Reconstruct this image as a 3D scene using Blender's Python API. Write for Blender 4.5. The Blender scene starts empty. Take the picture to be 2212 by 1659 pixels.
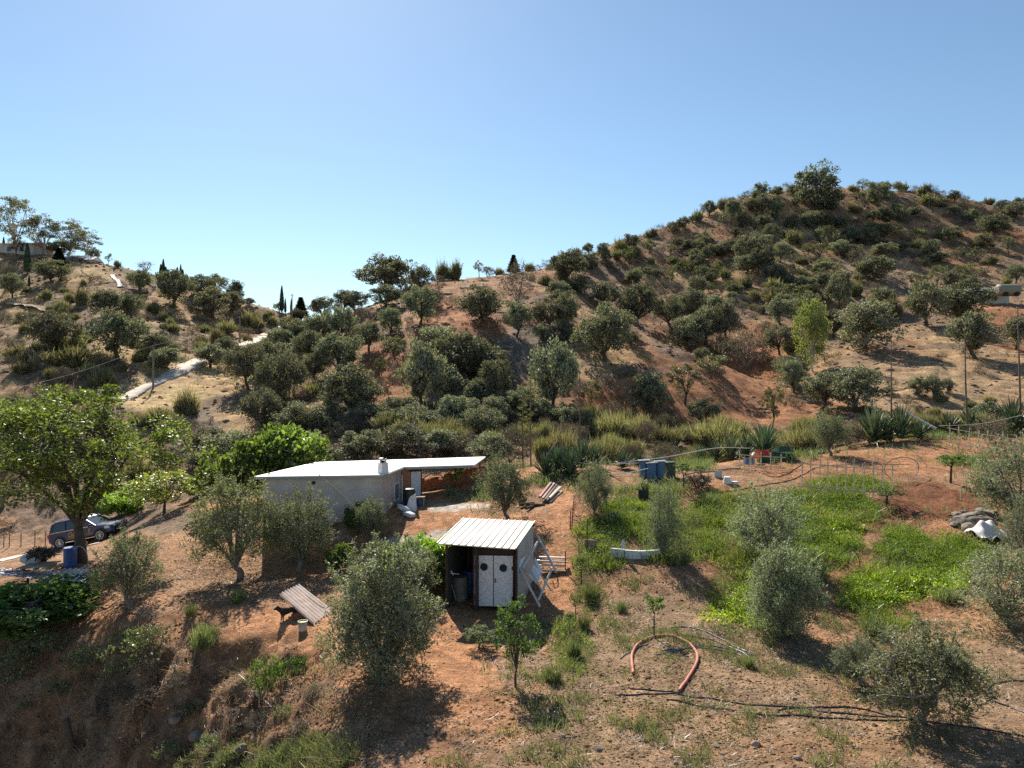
import bpy, math, random
import numpy as np
from mathutils import Vector
R = math.radians
# ---------------------------------------------------------------- camera, world, sun, exposure
scn = bpy.context.scene
CAMZ = 8.7
FPX = 1562.0            # focal length in photo units (photo measured 2212 wide, 1659 high)
CX, CY = 1106.0, 829.5
cam_d = bpy.data.cameras.new("camera"); cam = bpy.data.objects.new("camera", cam_d)
scn.collection.objects.link(cam); scn.camera = cam
cam.location = (0, 0, CAMZ); cam.rotation_euler = (R(90), 0, 0)
cam_d.sensor_width = 36; cam_d.lens = 36 * FPX / 2212.0
cam_d.clip_start = 0.1; cam_d.clip_end = 6000
SUN_EL, SUN_AZ = 41.0, -18.0          # degrees; azimuth from +Y towards +X
world = bpy.data.worlds.new("World"); scn.world = world; world.use_nodes = True
nt = world.node_tree; nt.nodes.clear()
sky = nt.nodes.new("ShaderNodeTexSky"); sky.sky_type = 'NISHITA'; sky.sun_disc = False
sky.sun_elevation = R(SUN_EL); sky.sun_rotation = R(SUN_AZ)
sky.altitude = 300; sky.air_density = 1.0; sky.dust_density = 0.25; sky.ozone_density = 1.6
bg = nt.nodes.new("ShaderNodeBackground"); bg.inputs[1].default_value = 0.071
wo = nt.nodes.new("ShaderNodeOutputWorld")
tint = nt.nodes.new("ShaderNodeMix"); tint.data_type = 'RGBA'; tint.blend_type = 'MULTIPLY'; tint.inputs[0].default_value = 1; tint.inputs[7].default_value = (.87, .955, .95, 1)
nt.links.new(sky.outputs[0], tint.inputs[6]); nt.links.new(tint.outputs[2], bg.inputs[0]); nt.links.new(bg.outputs[0], wo.inputs[0])
sun_d = bpy.data.lights.new("sun", 'SUN'); sun_d.energy = 4.8; sun_d.angle = R(0.53); sun_d.color = (1.0, .92, .80)
sun = bpy.data.objects.new("sun", sun_d); scn.collection.objects.link(sun)
sv = Vector((math.sin(R(SUN_AZ)) * math.cos(R(SUN_EL)), math.cos(R(SUN_AZ)) * math.cos(R(SUN_EL)), math.sin(R(SUN_EL))))
sun.rotation_euler = sv.to_track_quat('Z', 'Y').to_euler(); sun.location = sv * 50
scn.view_settings.view_transform = 'Standard'; scn.view_settings.look = 'None'
scn.view_settings.exposure = 1.0; scn.view_settings.gamma = 1
scn.render.engine = 'CYCLES'; cy = scn.cycles
cy.use_denoising = False; cy.max_bounces = 5; cy.diffuse_bounces = 2; cy.glossy_bounces = 2
cy.transmission_bounces = 3; cy.transparent_max_bounces = 8; cy.caustics_reflective = False; cy.caustics_refractive = False
cy.use_adaptive_sampling = True; cy.adaptive_threshold = 0.012
try: cy.denoiser = 'OPENIMAGEDENOISE'
except Exception: pass
COL = scn.collection

# ---------------------------------------------------------------- helpers
def P(px, py, D):
    return np.array([(px - CX) / FPX * D, D, CAMZ - (py - CY) / FPX * D])
def h2(ix, iy, s):
    n = (ix.astype(np.int64) * 374761393 + iy.astype(np.int64) * 668265263 + s * 1442695041) & 0x7fffffff
    n = ((n ^ (n >> 13)) * 1274126177) & 0x7fffffff
    return ((n ^ (n >> 16)) & 0xffff) / 65535.0
def vnoise(x, y, s=0):
    x = np.asarray(x, float); y = np.asarray(y, float)
    ix = np.floor(x); iy = np.floor(y); fx = x - ix; fy = y - iy
    fx = fx * fx * (3 - 2 * fx); fy = fy * fy * (3 - 2 * fy)
    a = h2(ix, iy, s); b = h2(ix + 1, iy, s); c = h2(ix, iy + 1, s); d = h2(ix + 1, iy + 1, s)
    return (a * (1 - fx) + b * fx) * (1 - fy) + (c * (1 - fx) + d * fx) * fy
def fbm(x, y, s=0, o=4):
    t = 0; a = .5; n = 0
    for k in range(o):
        t = t + a * vnoise(x * 2 ** k + 17.3 * k, y * 2 ** k - 9.1 * k, s + k); n += a; a *= .5
    return t / n
def sstep(a, b, x):
    t = np.clip((x - a) / (b - a), 0, 1); return t * t * (3 - 2 * t)

# ---------------------------------------------------------------- terrain height
CTRL = [  # photo x, photo y, distance (m)
 (1110,1310,28.6),(965,1300,28.6),(1200,1300,28.6),(1400,1400,23.8),(1400,1659,16.2),(1100,1659,16.4),(1800,1659,16.0),(2212,1659,15.8),
 (2200,1450,21.5),(1800,1450,21.8),(2000,1300,27.3),(1500,1300,27.6),(1100,1480,21.0),(1600,1200,31.5),(1350,1180,32.2),(1240,1080,38),(1090,1125,37),
 (868,1118,38.7),(1020,1078,41.5),(620,1110,40),(800,1200,35),(513,1245,33.9),(640,1228,34.2),(700,1300,29.6),(600,1380,26),(820,1450,22.7),(282,1310,30),
 (178,1213,36),(145,1185,47),(218,1172,46.6),(0,1210,43),(60,1150,51),(250,1130,49),(430,1090,46),(330,1110,48),(0,1100,56),(200,1060,58),(100,1040,60),
 (440,1150,40),(400,1200,36.5),(600,1152,37.2),(700,1142,37.6),(800,1132,38.0),(500,1185,36.4),(430,1020,60),(300,990,65),(430,950,68),(50,950,68),(400,890,76),(330,860,80),(270,850,84),(420,790,100),(520,745,125),(600,718,150),
 (0,830,85),(100,760,100),(250,770,95),(0,700,125),(250,700,118),(100,640,140),(300,640,140),(0,600,155),(300,597,165),(0,549,170),(150,556,172),(230,574,170),(200,620,148),
 (400,614,162),(500,655,158),(560,666,160),(640,690,162),(150,800,90),
 (700,960,62),(900,965,60),(1200,1003,46),(1240,1050,41),(1405,1032,42),(1650,985,50),(1575,1047,40),(1750,1063,40),(1950,950,55),(2150,935,58),(2000,1080,38),
 (2200,1000,48),(2100,1160,32.5),(1900,1150,34),(1700,1110,36.5),(1450,1080,38),(1300,965,60),(1500,950,66),(1700,935,70),(2000,900,72),(2200,880,76),
 (700,930,66),(1050,930,68),(1100,880,74),(1300,930,71),(1500,920,74),(1250,850,80),(1300,780,86),(1450,850,80),(1600,880,79),(1700,905,76),(1550,780,90),(1700,865,83),
 (1300,730,94),(1180,700,100),(1130,650,115),(1190,628,121),(1050,618,125),(1000,624,126),(960,680,105),(900,760,90),(850,850,80),(800,900,72),(700,850,80),(620,900,72),
 (600,800,95),(750,720,105),(700,690,120),(800,660,128),(860,640,131),(900,618,135),(1250,662,112),(1360,700,104),(1450,745,96),(1560,803,88),
 (1450,680,135),(1450,620,150),(1450,540,172),(1300,600,150),(1310,560,162),(1200,592,145),(1120,596,140),(1380,522,175),(1450,497,185),(1530,462,195),(1600,427,210),
 (1700,412,220),(1800,405,225),(1900,415,225),(2000,412,228),(2060,436,230),(2110,452,235),(2212,462,240),
 (1600,540,165),(1600,640,135),(1650,700,120),(1750,500,190),(1750,600,150),(1750,680,128),(1750,760,108),(1900,500,190),(1900,600,152),(1900,700,122),(1900,760,102),
 (2050,500,195),(2050,600,155),(2050,650,135),(2050,760,100),(2200,550,175),(2200,650,135),(2200,720,112),(2200,800,90),(2000,840,80),(1850,830,88),(1800,790,98),
 (0,1320,30.5),(100,1400,28.5),(250,1400,27.2),(100,1500,27),(100,1659,25.5),(350,1659,23.5),(350,1500,25),(350,1420,26.5),(550,1659,20.5),(550,1500,23.2),
 (650,1425,24.2),(720,1500,21.7),(720,1659,18.2),(850,1659,17),(950,1500,20.9),(150,1300,32)]
def PZ(px, D, z): return ((px - CX) / FPX * D, D, z)
CW = [PZ(1350,119,16.6),PZ(1450,111,12.2),PZ(1560,104,9.3),PZ(1680,98,8.2),PZ(1500,55,1.9),PZ(1650,60,2.4),PZ(900,50,1.7),PZ(600,50,1.2),PZ(1250,52,2.6),
 PZ(300,215,28),PZ(0,230,34),PZ(600,210,14),PZ(850,180,20),PZ(1100,190,28),PZ(1400,240,40),PZ(1700,290,50),PZ(2000,300,50),PZ(2300,310,48),PZ(1700,380,30),PZ(800,320,8),PZ(200,330,15),
 (0,6,.2),(8,6,.3),(-20,12,-8),(-12,8,-5),(-30,20,-7.5),(20,8,.6),(-6,10,-1.5),
 PZ(-500,40,-2),PZ(-500,80,7),PZ(-500,130,26),PZ(-500,180,44),PZ(-500,25,-4),PZ(2800,25,1),PZ(2800,45,3.5),PZ(2800,60,5.3),PZ(2800,90,12),PZ(2800,140,29),PZ(2800,230,62),PZ(2800,330,45)]
cp = np.array([P(*c) for c in CTRL] + [np.array(c, float) for c in CW])
def _k(r2): return 0.5 * r2 * np.log(r2 + 1e-9)
S0 = 100.0
cx_, cy_ = cp[:, 0] / S0, cp[:, 1] / S0; n_ = len(cp)
K_ = _k((cx_[:, None] - cx_) ** 2 + (cy_[:, None] - cy_) ** 2) + np.eye(n_) * 2e-4 * (cp[:, 1] / 100)
Pm = np.c_[np.ones(n_), cx_, cy_]
A_ = np.block([[K_, Pm], [Pm.T, np.zeros((3, 3))]])
W_ = np.linalg.solve(A_, np.r_[cp[:, 2], 0, 0, 0])
def Hbase(x, y):
    x = np.atleast_1d(np.asarray(x, float)); y = np.atleast_1d(np.asarray(y, float)); out = np.empty(x.shape).ravel()
    xf, yf = x.ravel() / S0, y.ravel() / S0
    for i in range(0, len(xf), 20000):
        a, b = xf[i:i + 20000], yf[i:i + 20000]
        out[i:i + 20000] = _k((a[:, None] - cx_) ** 2 + (b[:, None] - cy_) ** 2) @ W_[:n_] + W_[n_] + W_[n_ + 1] * a + W_[n_ + 2] * b
    return out.reshape(x.shape)
def H(x, y):
    x = np.atleast_1d(np.asarray(x, float)); y = np.atleast_1d(np.asarray(y, float))
    z = Hbase(x, y)
    px = CX + FPX * x / np.maximum(y, 1); d = y
    far = sstep(58, 85, d)
    z = z + far * ((fbm(x / 9, y / 9, 3) - .5) * 1.7 + (fbm(x / 2.2, y / 2.2, 9, 3) - .5) * .65)
    # small ledges of the grazed slopes
    q = (z + (fbm(x / 5, y / 5, 21, 2) - .5) * 1.2) / .55
    z = z + far * .16 * (sstep(.2, .8, q - np.floor(q)) - (q - np.floor(q)))
    near = 1 - far
    py = CY + (CAMZ - z) / np.maximum(d, 1) * FPX
    bank = sstep(760, 560, px) * sstep(31, 26, d) * sstep(1330, 1440, py + (px - 300) * .02)
    z = z + bank * ((fbm(x / 1.6 + y * .2, y / 1.6, 31, 4) - .5) * 1.7 + (fbm(x / .45 + y * .4, y / .5, 35, 3) - .5) * .65 - .35 * sstep(.62, .75, fbm(x / .7, y / .9, 37, 3)))
    gul = sstep(46, 56, d) * near * sstep(560, 350, px)
    z = z + gul * ((fbm(x / 1.2, y / 1.2, 55, 4) - .5) * 1.3 + (fbm(x / .4, y / .4, 57, 3) - .5) * .5)
    z = z + near * ((fbm(x / 2.5, y / 2.5, 41, 3) - .5) * .16 + (fbm(x / .5, y / .5, 44, 3) - .5) * .10)
    til = np.exp(-(((px - 2000) / 120) ** 2 + ((py - 1085) / 50) ** 2) ** 2)
    z = z + til * (fbm(x / .3, y / .3, 61, 2) - .5) * .22
    rr = np.hypot(x, y); fall = sstep(330, 520, rr)
    return z * (1 - fall) + 5 * fall
TS = np.r_[np.arange(9, 70, .25), np.arange(70, 340, .7)]
def hit(px, py, tmax=330):
    """distance where the sight line through a photo point meets the ground"""
    t = TS[TS < tmax]; x = (px - CX) / FPX * t; zr = CAMZ - (py - CY) / FPX * t
    g = H(x, t) - zr
    k = np.argmax(g >= 0)
    if g[k] >= 0 and k > 0:
        a, b = g[k - 1], g[k]; return t[k - 1] + (t[k] - t[k - 1]) * (-a) / (b - a + 1e-9)
    m = t > 60
    return t[m][np.argmax((g / t)[m])]
def G(px, py, tmax=330):
    D = hit(px, py, tmax); x = (px - CX) / FPX * D
    return np.array([x, D, float(H(x, D)[0])])
def gz(x, y): return float(H(x, y)[0])

# ---------------------------------------------------------------- object helpers
def tag(o, label=None, cat=None, group=None, kind=None):
    if label: o['label'] = label
    if cat: o['category'] = cat
    if group: o['group'] = group
    if kind: o['kind'] = kind
    return o
def thing(name, label, cat, loc=(0, 0, 0), group=None, rz=0):
    o = bpy.data.objects.new(name, None); COL.objects.link(o); o.empty_display_size = .2
    o.location = [float(v) for v in loc]; o.rotation_euler.z = rz
    return tag(o, label, cat, group)
def origin(o):
    v = Vector((0, 0, 0))
    while o is not None: v += o.location; o = o.parent
    return v
def mesh_np(name, v, f, mats, smooth=False, tone=None, fm=None):
    """v (n,3), f (m,k) all the same k"""
    me = bpy.data.meshes.new(name); v = np.asarray(v, np.float32); f = np.asarray(f, np.int32); m, k = f.shape
    me.vertices.add(len(v)); me.vertices.foreach_set("co", v.ravel())
    me.loops.add(m * k); me.loops.foreach_set("vertex_index", f.ravel())
    me.polygons.add(m); me.polygons.foreach_set("loop_start", np.arange(0, m * k, k, dtype=np.int32))
    me.update(calc_edges=True)
    if smooth: me.polygons.foreach_set("use_smooth", np.ones(m, bool))
    if tone is not None:
        a = me.attributes.new("tone", 'FLOAT', 'FACE'); a.data.foreach_set("value", np.asarray(tone, np.float32))
    if fm is not None: me.polygons.foreach_set("material_index", np.asarray(fm, np.int32))
    for mt in (mats if isinstance(mats, (list, tuple)) else [mats]): me.materials.append(mt)
    return me
def obj(name, me, parent=None):
    o = bpy.data.objects.new(name, me); COL.objects.link(o)
    if parent is not None: o.parent = parent
    return o
class MB:
    def __init__(s): s.v = []; s.f = []
    def quad(s, *p):
        n = len(s.v); s.v += [tuple(map(float, q)) for q in p]; s.f.append(tuple(range(n, n + len(p)))); return s
    def hexa(s, b, t):
        n = len(s.v); s.v += [tuple(map(float, q)) for q in list(b) + list(t)]
        k = len(b); s.f.append(tuple(n + i for i in reversed(range(k)))); s.f.append(tuple(n + k + i for i in range(k)))
        for i in range(k): j = (i + 1) % k; s.f.append((n + i, n + j, n + k + j, n + k + i))
        return s
    def box(s, c, d, rz=0, ax=None, ay=None, az=None):
        c = np.array(c, float); ca, sa = math.cos(rz), math.sin(rz)
        ax = np.array((ca, sa, 0)) if ax is None else np.array(ax, float)
        ay = np.array((-sa, ca, 0)) if ay is None else np.array(ay, float)
        az = np.array((0, 0, 1.)) if az is None else np.array(az, float)
        X, Y, Z = ax * d[0] / 2, ay * d[1] / 2, az * d[2] / 2
        return s.hexa([c - X - Y - Z, c + X - Y - Z, c + X + Y - Z, c - X + Y - Z], [c - X - Y + Z, c + X - Y + Z, c + X + Y + Z, c - X + Y + Z])
    def beam(s, a, b, w, h=None):
        a = np.array(a, float); b = np.array(b, float); h = h or w; d = b - a; L = np.linalg.norm(d); d /= L
        up = np.array((0, 0, 1.)) if abs(d[2]) < .95 else np.array((0, 1., 0)); sx = np.cross(d, up); sx /= np.linalg.norm(sx); u = np.cross(sx, d)
        return s.box((a + b) / 2, (w, L, h), ax=sx, ay=d, az=u)
    def tube(s, pts, r, n=8, cap=True):
        pts = [np.array(p, float) for p in pts]; m = len(pts)
        r = [r] * m if np.isscalar(r) else list(r); base = len(s.v)
        d0 = pts[1] - pts[0]; d0 /= np.linalg.norm(d0) + 1e-12
        u = np.cross(d0, (0, 0, 1.)) if abs(d0[2]) < .9 else np.cross(d0, (1., 0, 0)); u /= np.linalg.norm(u)
        for i, p in enumerate(pts):
            d = pts[min(i + 1, m - 1)] - pts[max(i - 1, 0)]; d /= np.linalg.norm(d) + 1e-12
            u = u - d * u.dot(d); u /= np.linalg.norm(u) + 1e-12; w = np.cross(d, u)
            for k in range(n):
                a = 2 * math.pi * k / n; s.v.append(tuple(p + r[i] * (math.cos(a) * u + math.sin(a) * w)))
        for i in range(m - 1):
            for k in range(n):
                a = base + i * n + k; b = base + i * n + (k + 1) % n; s.f.append((a, b, b + n, a + n))
        if cap:
            s.f.append(tuple(base + k for k in reversed(range(n)))); s.f.append(tuple(base + (m - 1) * n + k for k in range(n)))
        return s
    def lathe(s, c, prof, n=20, cap=True):
        c = np.array(c, float); base = len(s.v); m = len(prof)
        for (r, z) in prof:
            for k in range(n): a = 2 * math.pi * k / n; s.v.append((c[0] + r * math.cos(a), c[1] + r * math.sin(a), c[2] + z))
        for i in range(m - 1):
            for k in range(n):
                a = base + i * n + k; b = base + i * n + (k + 1) % n; s.f.append((a, b, b + n, a + n))
        if cap:
            s.f.append(tuple(base + k for k in reversed(range(n)))); s.f.append(tuple(base + (m - 1) * n + k for k in range(n)))
        return s
    def build(s, name, mat, parent=None, smooth=False, bevel=0):
        off = origin(parent) if parent is not None else Vector((0, 0, 0))
        me = bpy.data.meshes.new(name); me.from_pydata([(a - off[0], b - off[1], c - off[2]) for a, b, c in s.v], [], s.f); me.materials.append(mat)
        if smooth: me.polygons.foreach_set("use_smooth", [True] * len(me.polygons))
        o = obj(name, me, parent)
        if bevel:
            m = o.modifiers.new("bevel", 'BEVEL'); m.width = bevel; m.segments = 2; m.limit_method = 'ANGLE'
        return o
def curve_pts(pts, n=24):
    pts = [np.array(p, float) for p in pts]; out = []
    q = [2 * pts[0] - pts[1]] + pts + [2 * pts[-1] - pts[-2]]
    for i in range(1, len(q) - 2):
        for t in np.linspace(0, 1, max(2, n // (len(pts) - 1)), endpoint=False):
            a, b, c, d = q[i - 1], q[i], q[i + 1], q[i + 2]
            out.append(.5 * ((2 * b) + (-a + c) * t + (2 * a - 5 * b + 4 * c - d) * t * t + (-a + 3 * b - 3 * c + d) * t ** 3))
    out.append(pts[-1]); return out

# ---------------------------------------------------------------- materials
MATS = {}
def N(t, ty, **kw):
    n = t.nodes.new(ty)
    for k, v in kw.items(): setattr(n, k, v)
    return n
def solid(name, col, rough=.8, metal=0, var=.12, scale=3, dirt=None, dirt_amt=.4, bump=0, spec=.4, emis=None):
    """plain surface with blotchy wear"""
    if name in MATS: return MATS[name]
    m = bpy.data.materials.new(name); m.use_nodes = True; t = m.node_tree; b = t.nodes['Principled BSDF']
    b.inputs['Roughness'].default_value = rough; b.inputs['Metallic'].default_value = metal; b.inputs['Specular IOR Level'].default_value = spec
    tc = N(t, 'ShaderNodeTexCoord'); nz = N(t, 'ShaderNodeTexNoise'); nz.inputs['Scale'].default_value = scale; nz.inputs['Detail'].default_value = 6
    t.links.new(tc.outputs['Object'], nz.inputs['Vector'])
    rp = N(t, 'ShaderNodeValToRGB'); rp.color_ramp.elements[0].position = .3; rp.color_ramp.elements[1].position = .75
    c = np.array(col, float); d = np.array(dirt if dirt is not None else col, float)
    c0 = c * (1 - var) * (1 - dirt_amt) + d * dirt_amt * (1 - var) if dirt is not None else c * (1 - var)
    rp.color_ramp.elements[0].color = (*c0, 1); rp.color_ramp.elements[1].color = (*np.minimum(c * (1 + var * .6), .95), 1)
    t.links.new(nz.outputs['Fac'], rp.inputs[0]); t.links.new(rp.outputs[0], b.inputs['Base Color'])
    if bump:
        n2 = N(t, 'ShaderNodeTexNoise'); n2.inputs['Scale'].default_value = scale * 8; t.links.new(tc.outputs['Object'], n2.inputs['Vector'])
        bp = N(t, 'ShaderNodeBump'); bp.inputs['Strength'].default_value = bump; bp.inputs['Distance'].default_value = .02
        t.links.new(n2.outputs['Fac'], bp.inputs['Height']); t.links.new(bp.outputs[0], b.inputs['Normal'])
    MATS[name] = m; return m
def foliage(name, dark, light, trans=.35, gloss=.12, rough=.45, rnd=.25, tcol=None):
    if name in MATS: return MATS[name]
    m = bpy.data.materials.new(name); m.use_nodes = True; t = m.node_tree; t.nodes.clear()
    at = N(t, 'ShaderNodeAttribute', attribute_name="tone"); oi = N(t, 'ShaderNodeObjectInfo')
    rp = N(t, 'ShaderNodeValToRGB'); rp.color_ramp.elements[0].color = (*dark, 1); rp.color_ramp.elements[1].color = (*light, 1)
    t.links.new(at.outputs['Fac'], rp.inputs[0])
    mr = N(t, 'ShaderNodeMapRange'); mr.inputs[3].default_value = 1 - rnd; mr.inputs[4].default_value = 1 + rnd
    t.links.new(oi.outputs['Random'], mr.inputs[0])
    hs = N(t, 'ShaderNodeHueSaturation'); t.links.new(rp.outputs[0], hs.inputs['Color']); t.links.new(mr.outputs[0], hs.inputs['Value'])
    mr2 = N(t, 'ShaderNodeMapRange'); mr2.inputs[3].default_value = .5 - .025; mr2.inputs[4].default_value = .5 + .02
    ml = N(t, 'ShaderNodeMath', operation='FRACT'); mm = N(t, 'ShaderNodeMath', operation='MULTIPLY'); mm.inputs[1].default_value = 7.31
    t.links.new(oi.outputs['Random'], mm.inputs[0]); t.links.new(mm.outputs[0], ml.inputs[0]); t.links.new(ml.outputs[0], mr2.inputs[0]); t.links.new(mr2.outputs[0], hs.inputs['Hue'])
    df = N(t, 'ShaderNodeBsdfDiffuse'); tr = N(t, 'ShaderNodeBsdfTranslucent'); gl = N(t, 'ShaderNodeBsdfGlossy'); gl.inputs['Roughness'].default_value = rough
    t.links.new(hs.outputs[0], df.inputs[0])
    mx = N(t, 'ShaderNodeMix', data_type='RGBA', blend_type='MULTIPLY'); mx.inputs[0].default_value = 1
    t.links.new(hs.outputs[0], mx.inputs[6]); mx.inputs[7].default_value = (*(tcol or (1.25, 1.35, .7)), 1); t.links.new(mx.outputs[2], tr.inputs[0])
    gl.inputs[0].default_value = (.8, .85, .85, 1)
    a = N(t, 'ShaderNodeMixShader'); a.inputs[0].default_value = trans; t.links.new(df.outputs[0], a.inputs[1]); t.links.new(tr.outputs[0], a.inputs[2])
    c = N(t, 'ShaderNodeMixShader'); c.inputs[0].default_value = gloss; t.links.new(a.outputs[0], c.inputs[1]); t.links.new(gl.outputs[0], c.inputs[2])
    o = N(t, 'ShaderNodeOutputMaterial'); t.links.new(c.outputs[0], o.inputs[0]); MATS[name] = m; return m
M_bark = solid('bark', (.10, .075, .055), .95, var=.35, scale=8, bump=.5)
M_barkgrey = solid('bark_grey', (.22, .19, .16), .95, var=.3, scale=8, bump=.4)
M_barkpale = solid('bark_pale', (.55, .5, .42), .9, var=.3, scale=4)
# ---------------------------------------------------------------- ground sheet
def ell(px, py, lst, D=None, nz=0):
    """soft union of ellipses (cx, cy, rx, ry[, weight]) given in photo units"""
    out = np.zeros_like(px)
    for e in lst:
        d = np.sqrt(((px - e[0]) / e[2]) ** 2 + ((py - e[1]) / e[3]) ** 2) + nz
        out = np.maximum(out, sstep(1.2, .8, d) * (e[4] if len(e) > 4 else 1))
    return out
GRASS = [(1310,1160,60,45),(1400,1105,90,45),(1480,1160,130,55),(1560,1130,120,55),(1700,1200,120,60),(1780,1160,90,60),(1760,1090,130,30),(1830,1050,90,18),(1870,1110,30,25,.6),
         (2000,1215,150,55),(2100,1215,70,40),(1900,1270,90,45),(1960,1170,60,25),(1590,1270,60,70,.8),(1640,1310,60,40,.8),(1300,1215,60,25,.7),(1900,1330,70,30,.5),(1270,1280,25,60,.6),(1240,1400,40,60,.55)]
def ground_colour(x, y, z):
    d = np.maximum(y, 1); px = CX + FPX * x / d; py = CY + (CAMZ - z) / d * FPX
    n1 = fbm(x / 6, y / 6, 101); n2 = fbm(x / 1.3, y / 1.3, 111); n3 = fbm(x / 25, y / 25, 121); n4 = fbm(x / .35, y / .35, 131, 3)
    w = (n2 - .5) * .55 + (n4 - .5) * .35
    C = lambda a: np.array(a, float)
    def mix(c, col, m): return c * (1 - m[:, None]) + C(col) * m[:, None]
    c = np.ones((len(x), 3)) * C((.37, .215, .125))
    # far slopes: straw, red earth and grey scree
    far = sstep(56, 68, d)
    hc = np.ones_like(c) * C((.36, .205, .108))
    hc = mix(hc, (.34, .165, .08), sstep(.45, .6, n1))
    hc = mix(hc, (.47, .32, .165), sstep(.5, .62, fbm(x / 11, y / 11, 141)) * .8)
    left = sstep(760, 560, px)
    hc = mix(hc, (.50, .345, .165), left * sstep(.35, .6, n1) * .85)
    hc = mix(hc, (.20, .145, .105), sstep(.50, .62, fbm(x / 7, y / 4, 151)) * .75); hc = hc * (.78 + .44 * fbm(x / .9, y / .9, 155, 3))[:, None]
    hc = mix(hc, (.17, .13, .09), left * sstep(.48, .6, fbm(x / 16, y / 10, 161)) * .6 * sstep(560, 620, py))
    hc = mix(hc, (.36, .27, .18), sstep(1750, 1850, px) * sstep(90, 140, d) * (1 - sstep(150, 175, d)) * .5)
    hc = mix(hc, (.40, .275, .155), ell(px, py, [(2000, 830, 240, 60)], nz=w))
    hc = mix(hc, (.42, .185, .085), ell(px, py, [(1480, 880, 260, 70), (1620, 800, 120, 60), (960, 700, 60, 60), (820, 820, 80, 70), (1290, 900, 60, 60), (2150, 690, 80, 35)], nz=w) * .8)
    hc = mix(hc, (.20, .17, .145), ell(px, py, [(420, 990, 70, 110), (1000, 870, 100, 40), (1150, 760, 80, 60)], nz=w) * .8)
    hc = mix(hc, (.56, .41, .20), ell(px, py, [(340, 855, 100, 38), (480, 800, 50, 25), (90, 700, 60, 30, .7), (190, 590, 50, 20, .6), (40, 640, 60, 15, .7)], nz=w))
    # streaks that follow the contour
    q = (z + (fbm(x / 4, y / 4, 171, 2) - .5) * 1.0) / .42
    st = np.abs((q - np.floor(q)) - .5) * 2
    hc = hc * (1 - .30 * (sstep(.55, .95, st) * sstep(.3, .55, fbm(x / 3, y / 3, 175, 2))))[:, None]
    c = c * (1 - far[:, None]) + hc * far[:, None]
    near = 1 - far
    c = mix(c, (.46, .235, .12), near * sstep(.42, .58, n1))
    # yard, gravelly beige
    c = mix(c, (.40, .28, .19), ell(px, py, [(380, 1200, 240, 70), (560, 1270, 130, 40), (100, 1190, 160, 35), (330, 1290, 100, 40), (1180, 1105, 60, 30)], nz=w) * .42)
    c = mix(c, (.52, .265, .135), ell(px, py, [(600, 1370, 130, 60), (700, 1390, 110, 50), (1000, 1440, 110, 60), (1215, 1180, 30, 170), (1090, 1150, 180, 40), (920, 1130, 120, 35), (1130, 1600, 60, 40), (940, 1380, 60, 60), (720, 1180, 120, 25), (1190, 1380, 30, 60)], nz=w * .7))
    c = mix(c, (.33, .235, .15), ell(px, py, [(1500, 1480, 380, 190), (1900, 1560, 420, 160), (2100, 1420, 180, 90), (1250, 1560, 130, 110), (1400, 1330, 110, 50), (1500, 1640, 500, 80)], nz=w) * .85)
    c = mix(c, (.46, .265, .145), ell(px, py, [(2080, 1350, 90, 40), (1750, 1620, 300, 30), (1850, 1500, 60, 40), (1600, 1560, 60, 25), (1400, 1540, 50, 20)], nz=w * 1.4) * .6)
    c = mix(c, (.225, .095, .045), ell(px, py, [(1990, 1085, 110, 45), (2080, 1100, 60, 40), (1930, 1130, 50, 20)], nz=w * .8))
    c = mix(c, (.40, .20, .10), ell(px, py, [(1550, 1060, 100, 22), (1750, 1000, 150, 40), (1950, 1000, 150, 30)], nz=w * .6) * near)
    bank = sstep(31, 27, d) * ell(px, py, [(250, 1640, 430, 260), (560, 1560, 180, 160), (700, 1600, 120, 150), (900, 1640, 120, 120, .6), (100, 1450, 160, 110)], nz=w)
    c = mix(c, (.34, .19, .11), bank * .9)
    c = mix(c, (.36, .27, .19), bank * sstep(.52, .62, n2) * .6); c = mix(c, (.17, .10, .06), bank * sstep(.54, .68, fbm(x / .8, y / .8, 181, 3)) * .6)
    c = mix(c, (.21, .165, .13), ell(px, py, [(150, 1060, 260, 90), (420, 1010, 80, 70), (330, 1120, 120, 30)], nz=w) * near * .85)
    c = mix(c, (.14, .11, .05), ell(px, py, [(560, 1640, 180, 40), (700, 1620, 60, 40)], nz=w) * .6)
    g = ell(px, py, GRASS, nz=w * 1.1) * near
    c = mix(c, (.085, .10, .03), g * .85)
    wet = sstep(50, 60, d) * (1 - sstep(70, 78, d)) * sstep(640, 700, px)
    c = mix(c, (.19, .15, .08), wet * .7)
    c = mix(c, (.62, .57, .5), ell(px, py, [(905, 1170, 80, 15), (965, 1155, 40, 10), (1000, 1093, 60, 6), (960, 1100, 40, 6), (690, 1160, 60, 8, .5)], nz=w * 1.2) * .9)
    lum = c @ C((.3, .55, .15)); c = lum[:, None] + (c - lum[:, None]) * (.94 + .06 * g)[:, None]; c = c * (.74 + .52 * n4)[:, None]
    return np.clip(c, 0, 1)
ncol, rows = 860, []
r = 4.5
while r < 330: rows.append(r); r *= 1.0058 if r > 14 else 1.02
while r < 540: rows.append(r); r *= 1.05
rows = np.array(rows); ang = np.linspace(R(-62), R(62), ncol)
XX = rows[:, None] * np.sin(ang)[None]; YY = rows[:, None] * np.cos(ang)[None]
xs, ys = XX.ravel(), YY.ravel(); zs = H(xs, ys)
nr = len(rows); idx = np.arange(nr * ncol).reshape(nr, ncol)
F = np.stack([idx[:-1, :-1], idx[:-1, 1:], idx[1:, 1:], idx[1:, :-1]], -1).reshape(-1, 4)[:, ::-1]
m = bpy.data.materials.new('earth'); m.use_nodes = True; t = m.node_tree; b = t.nodes['Principled BSDF']
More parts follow.
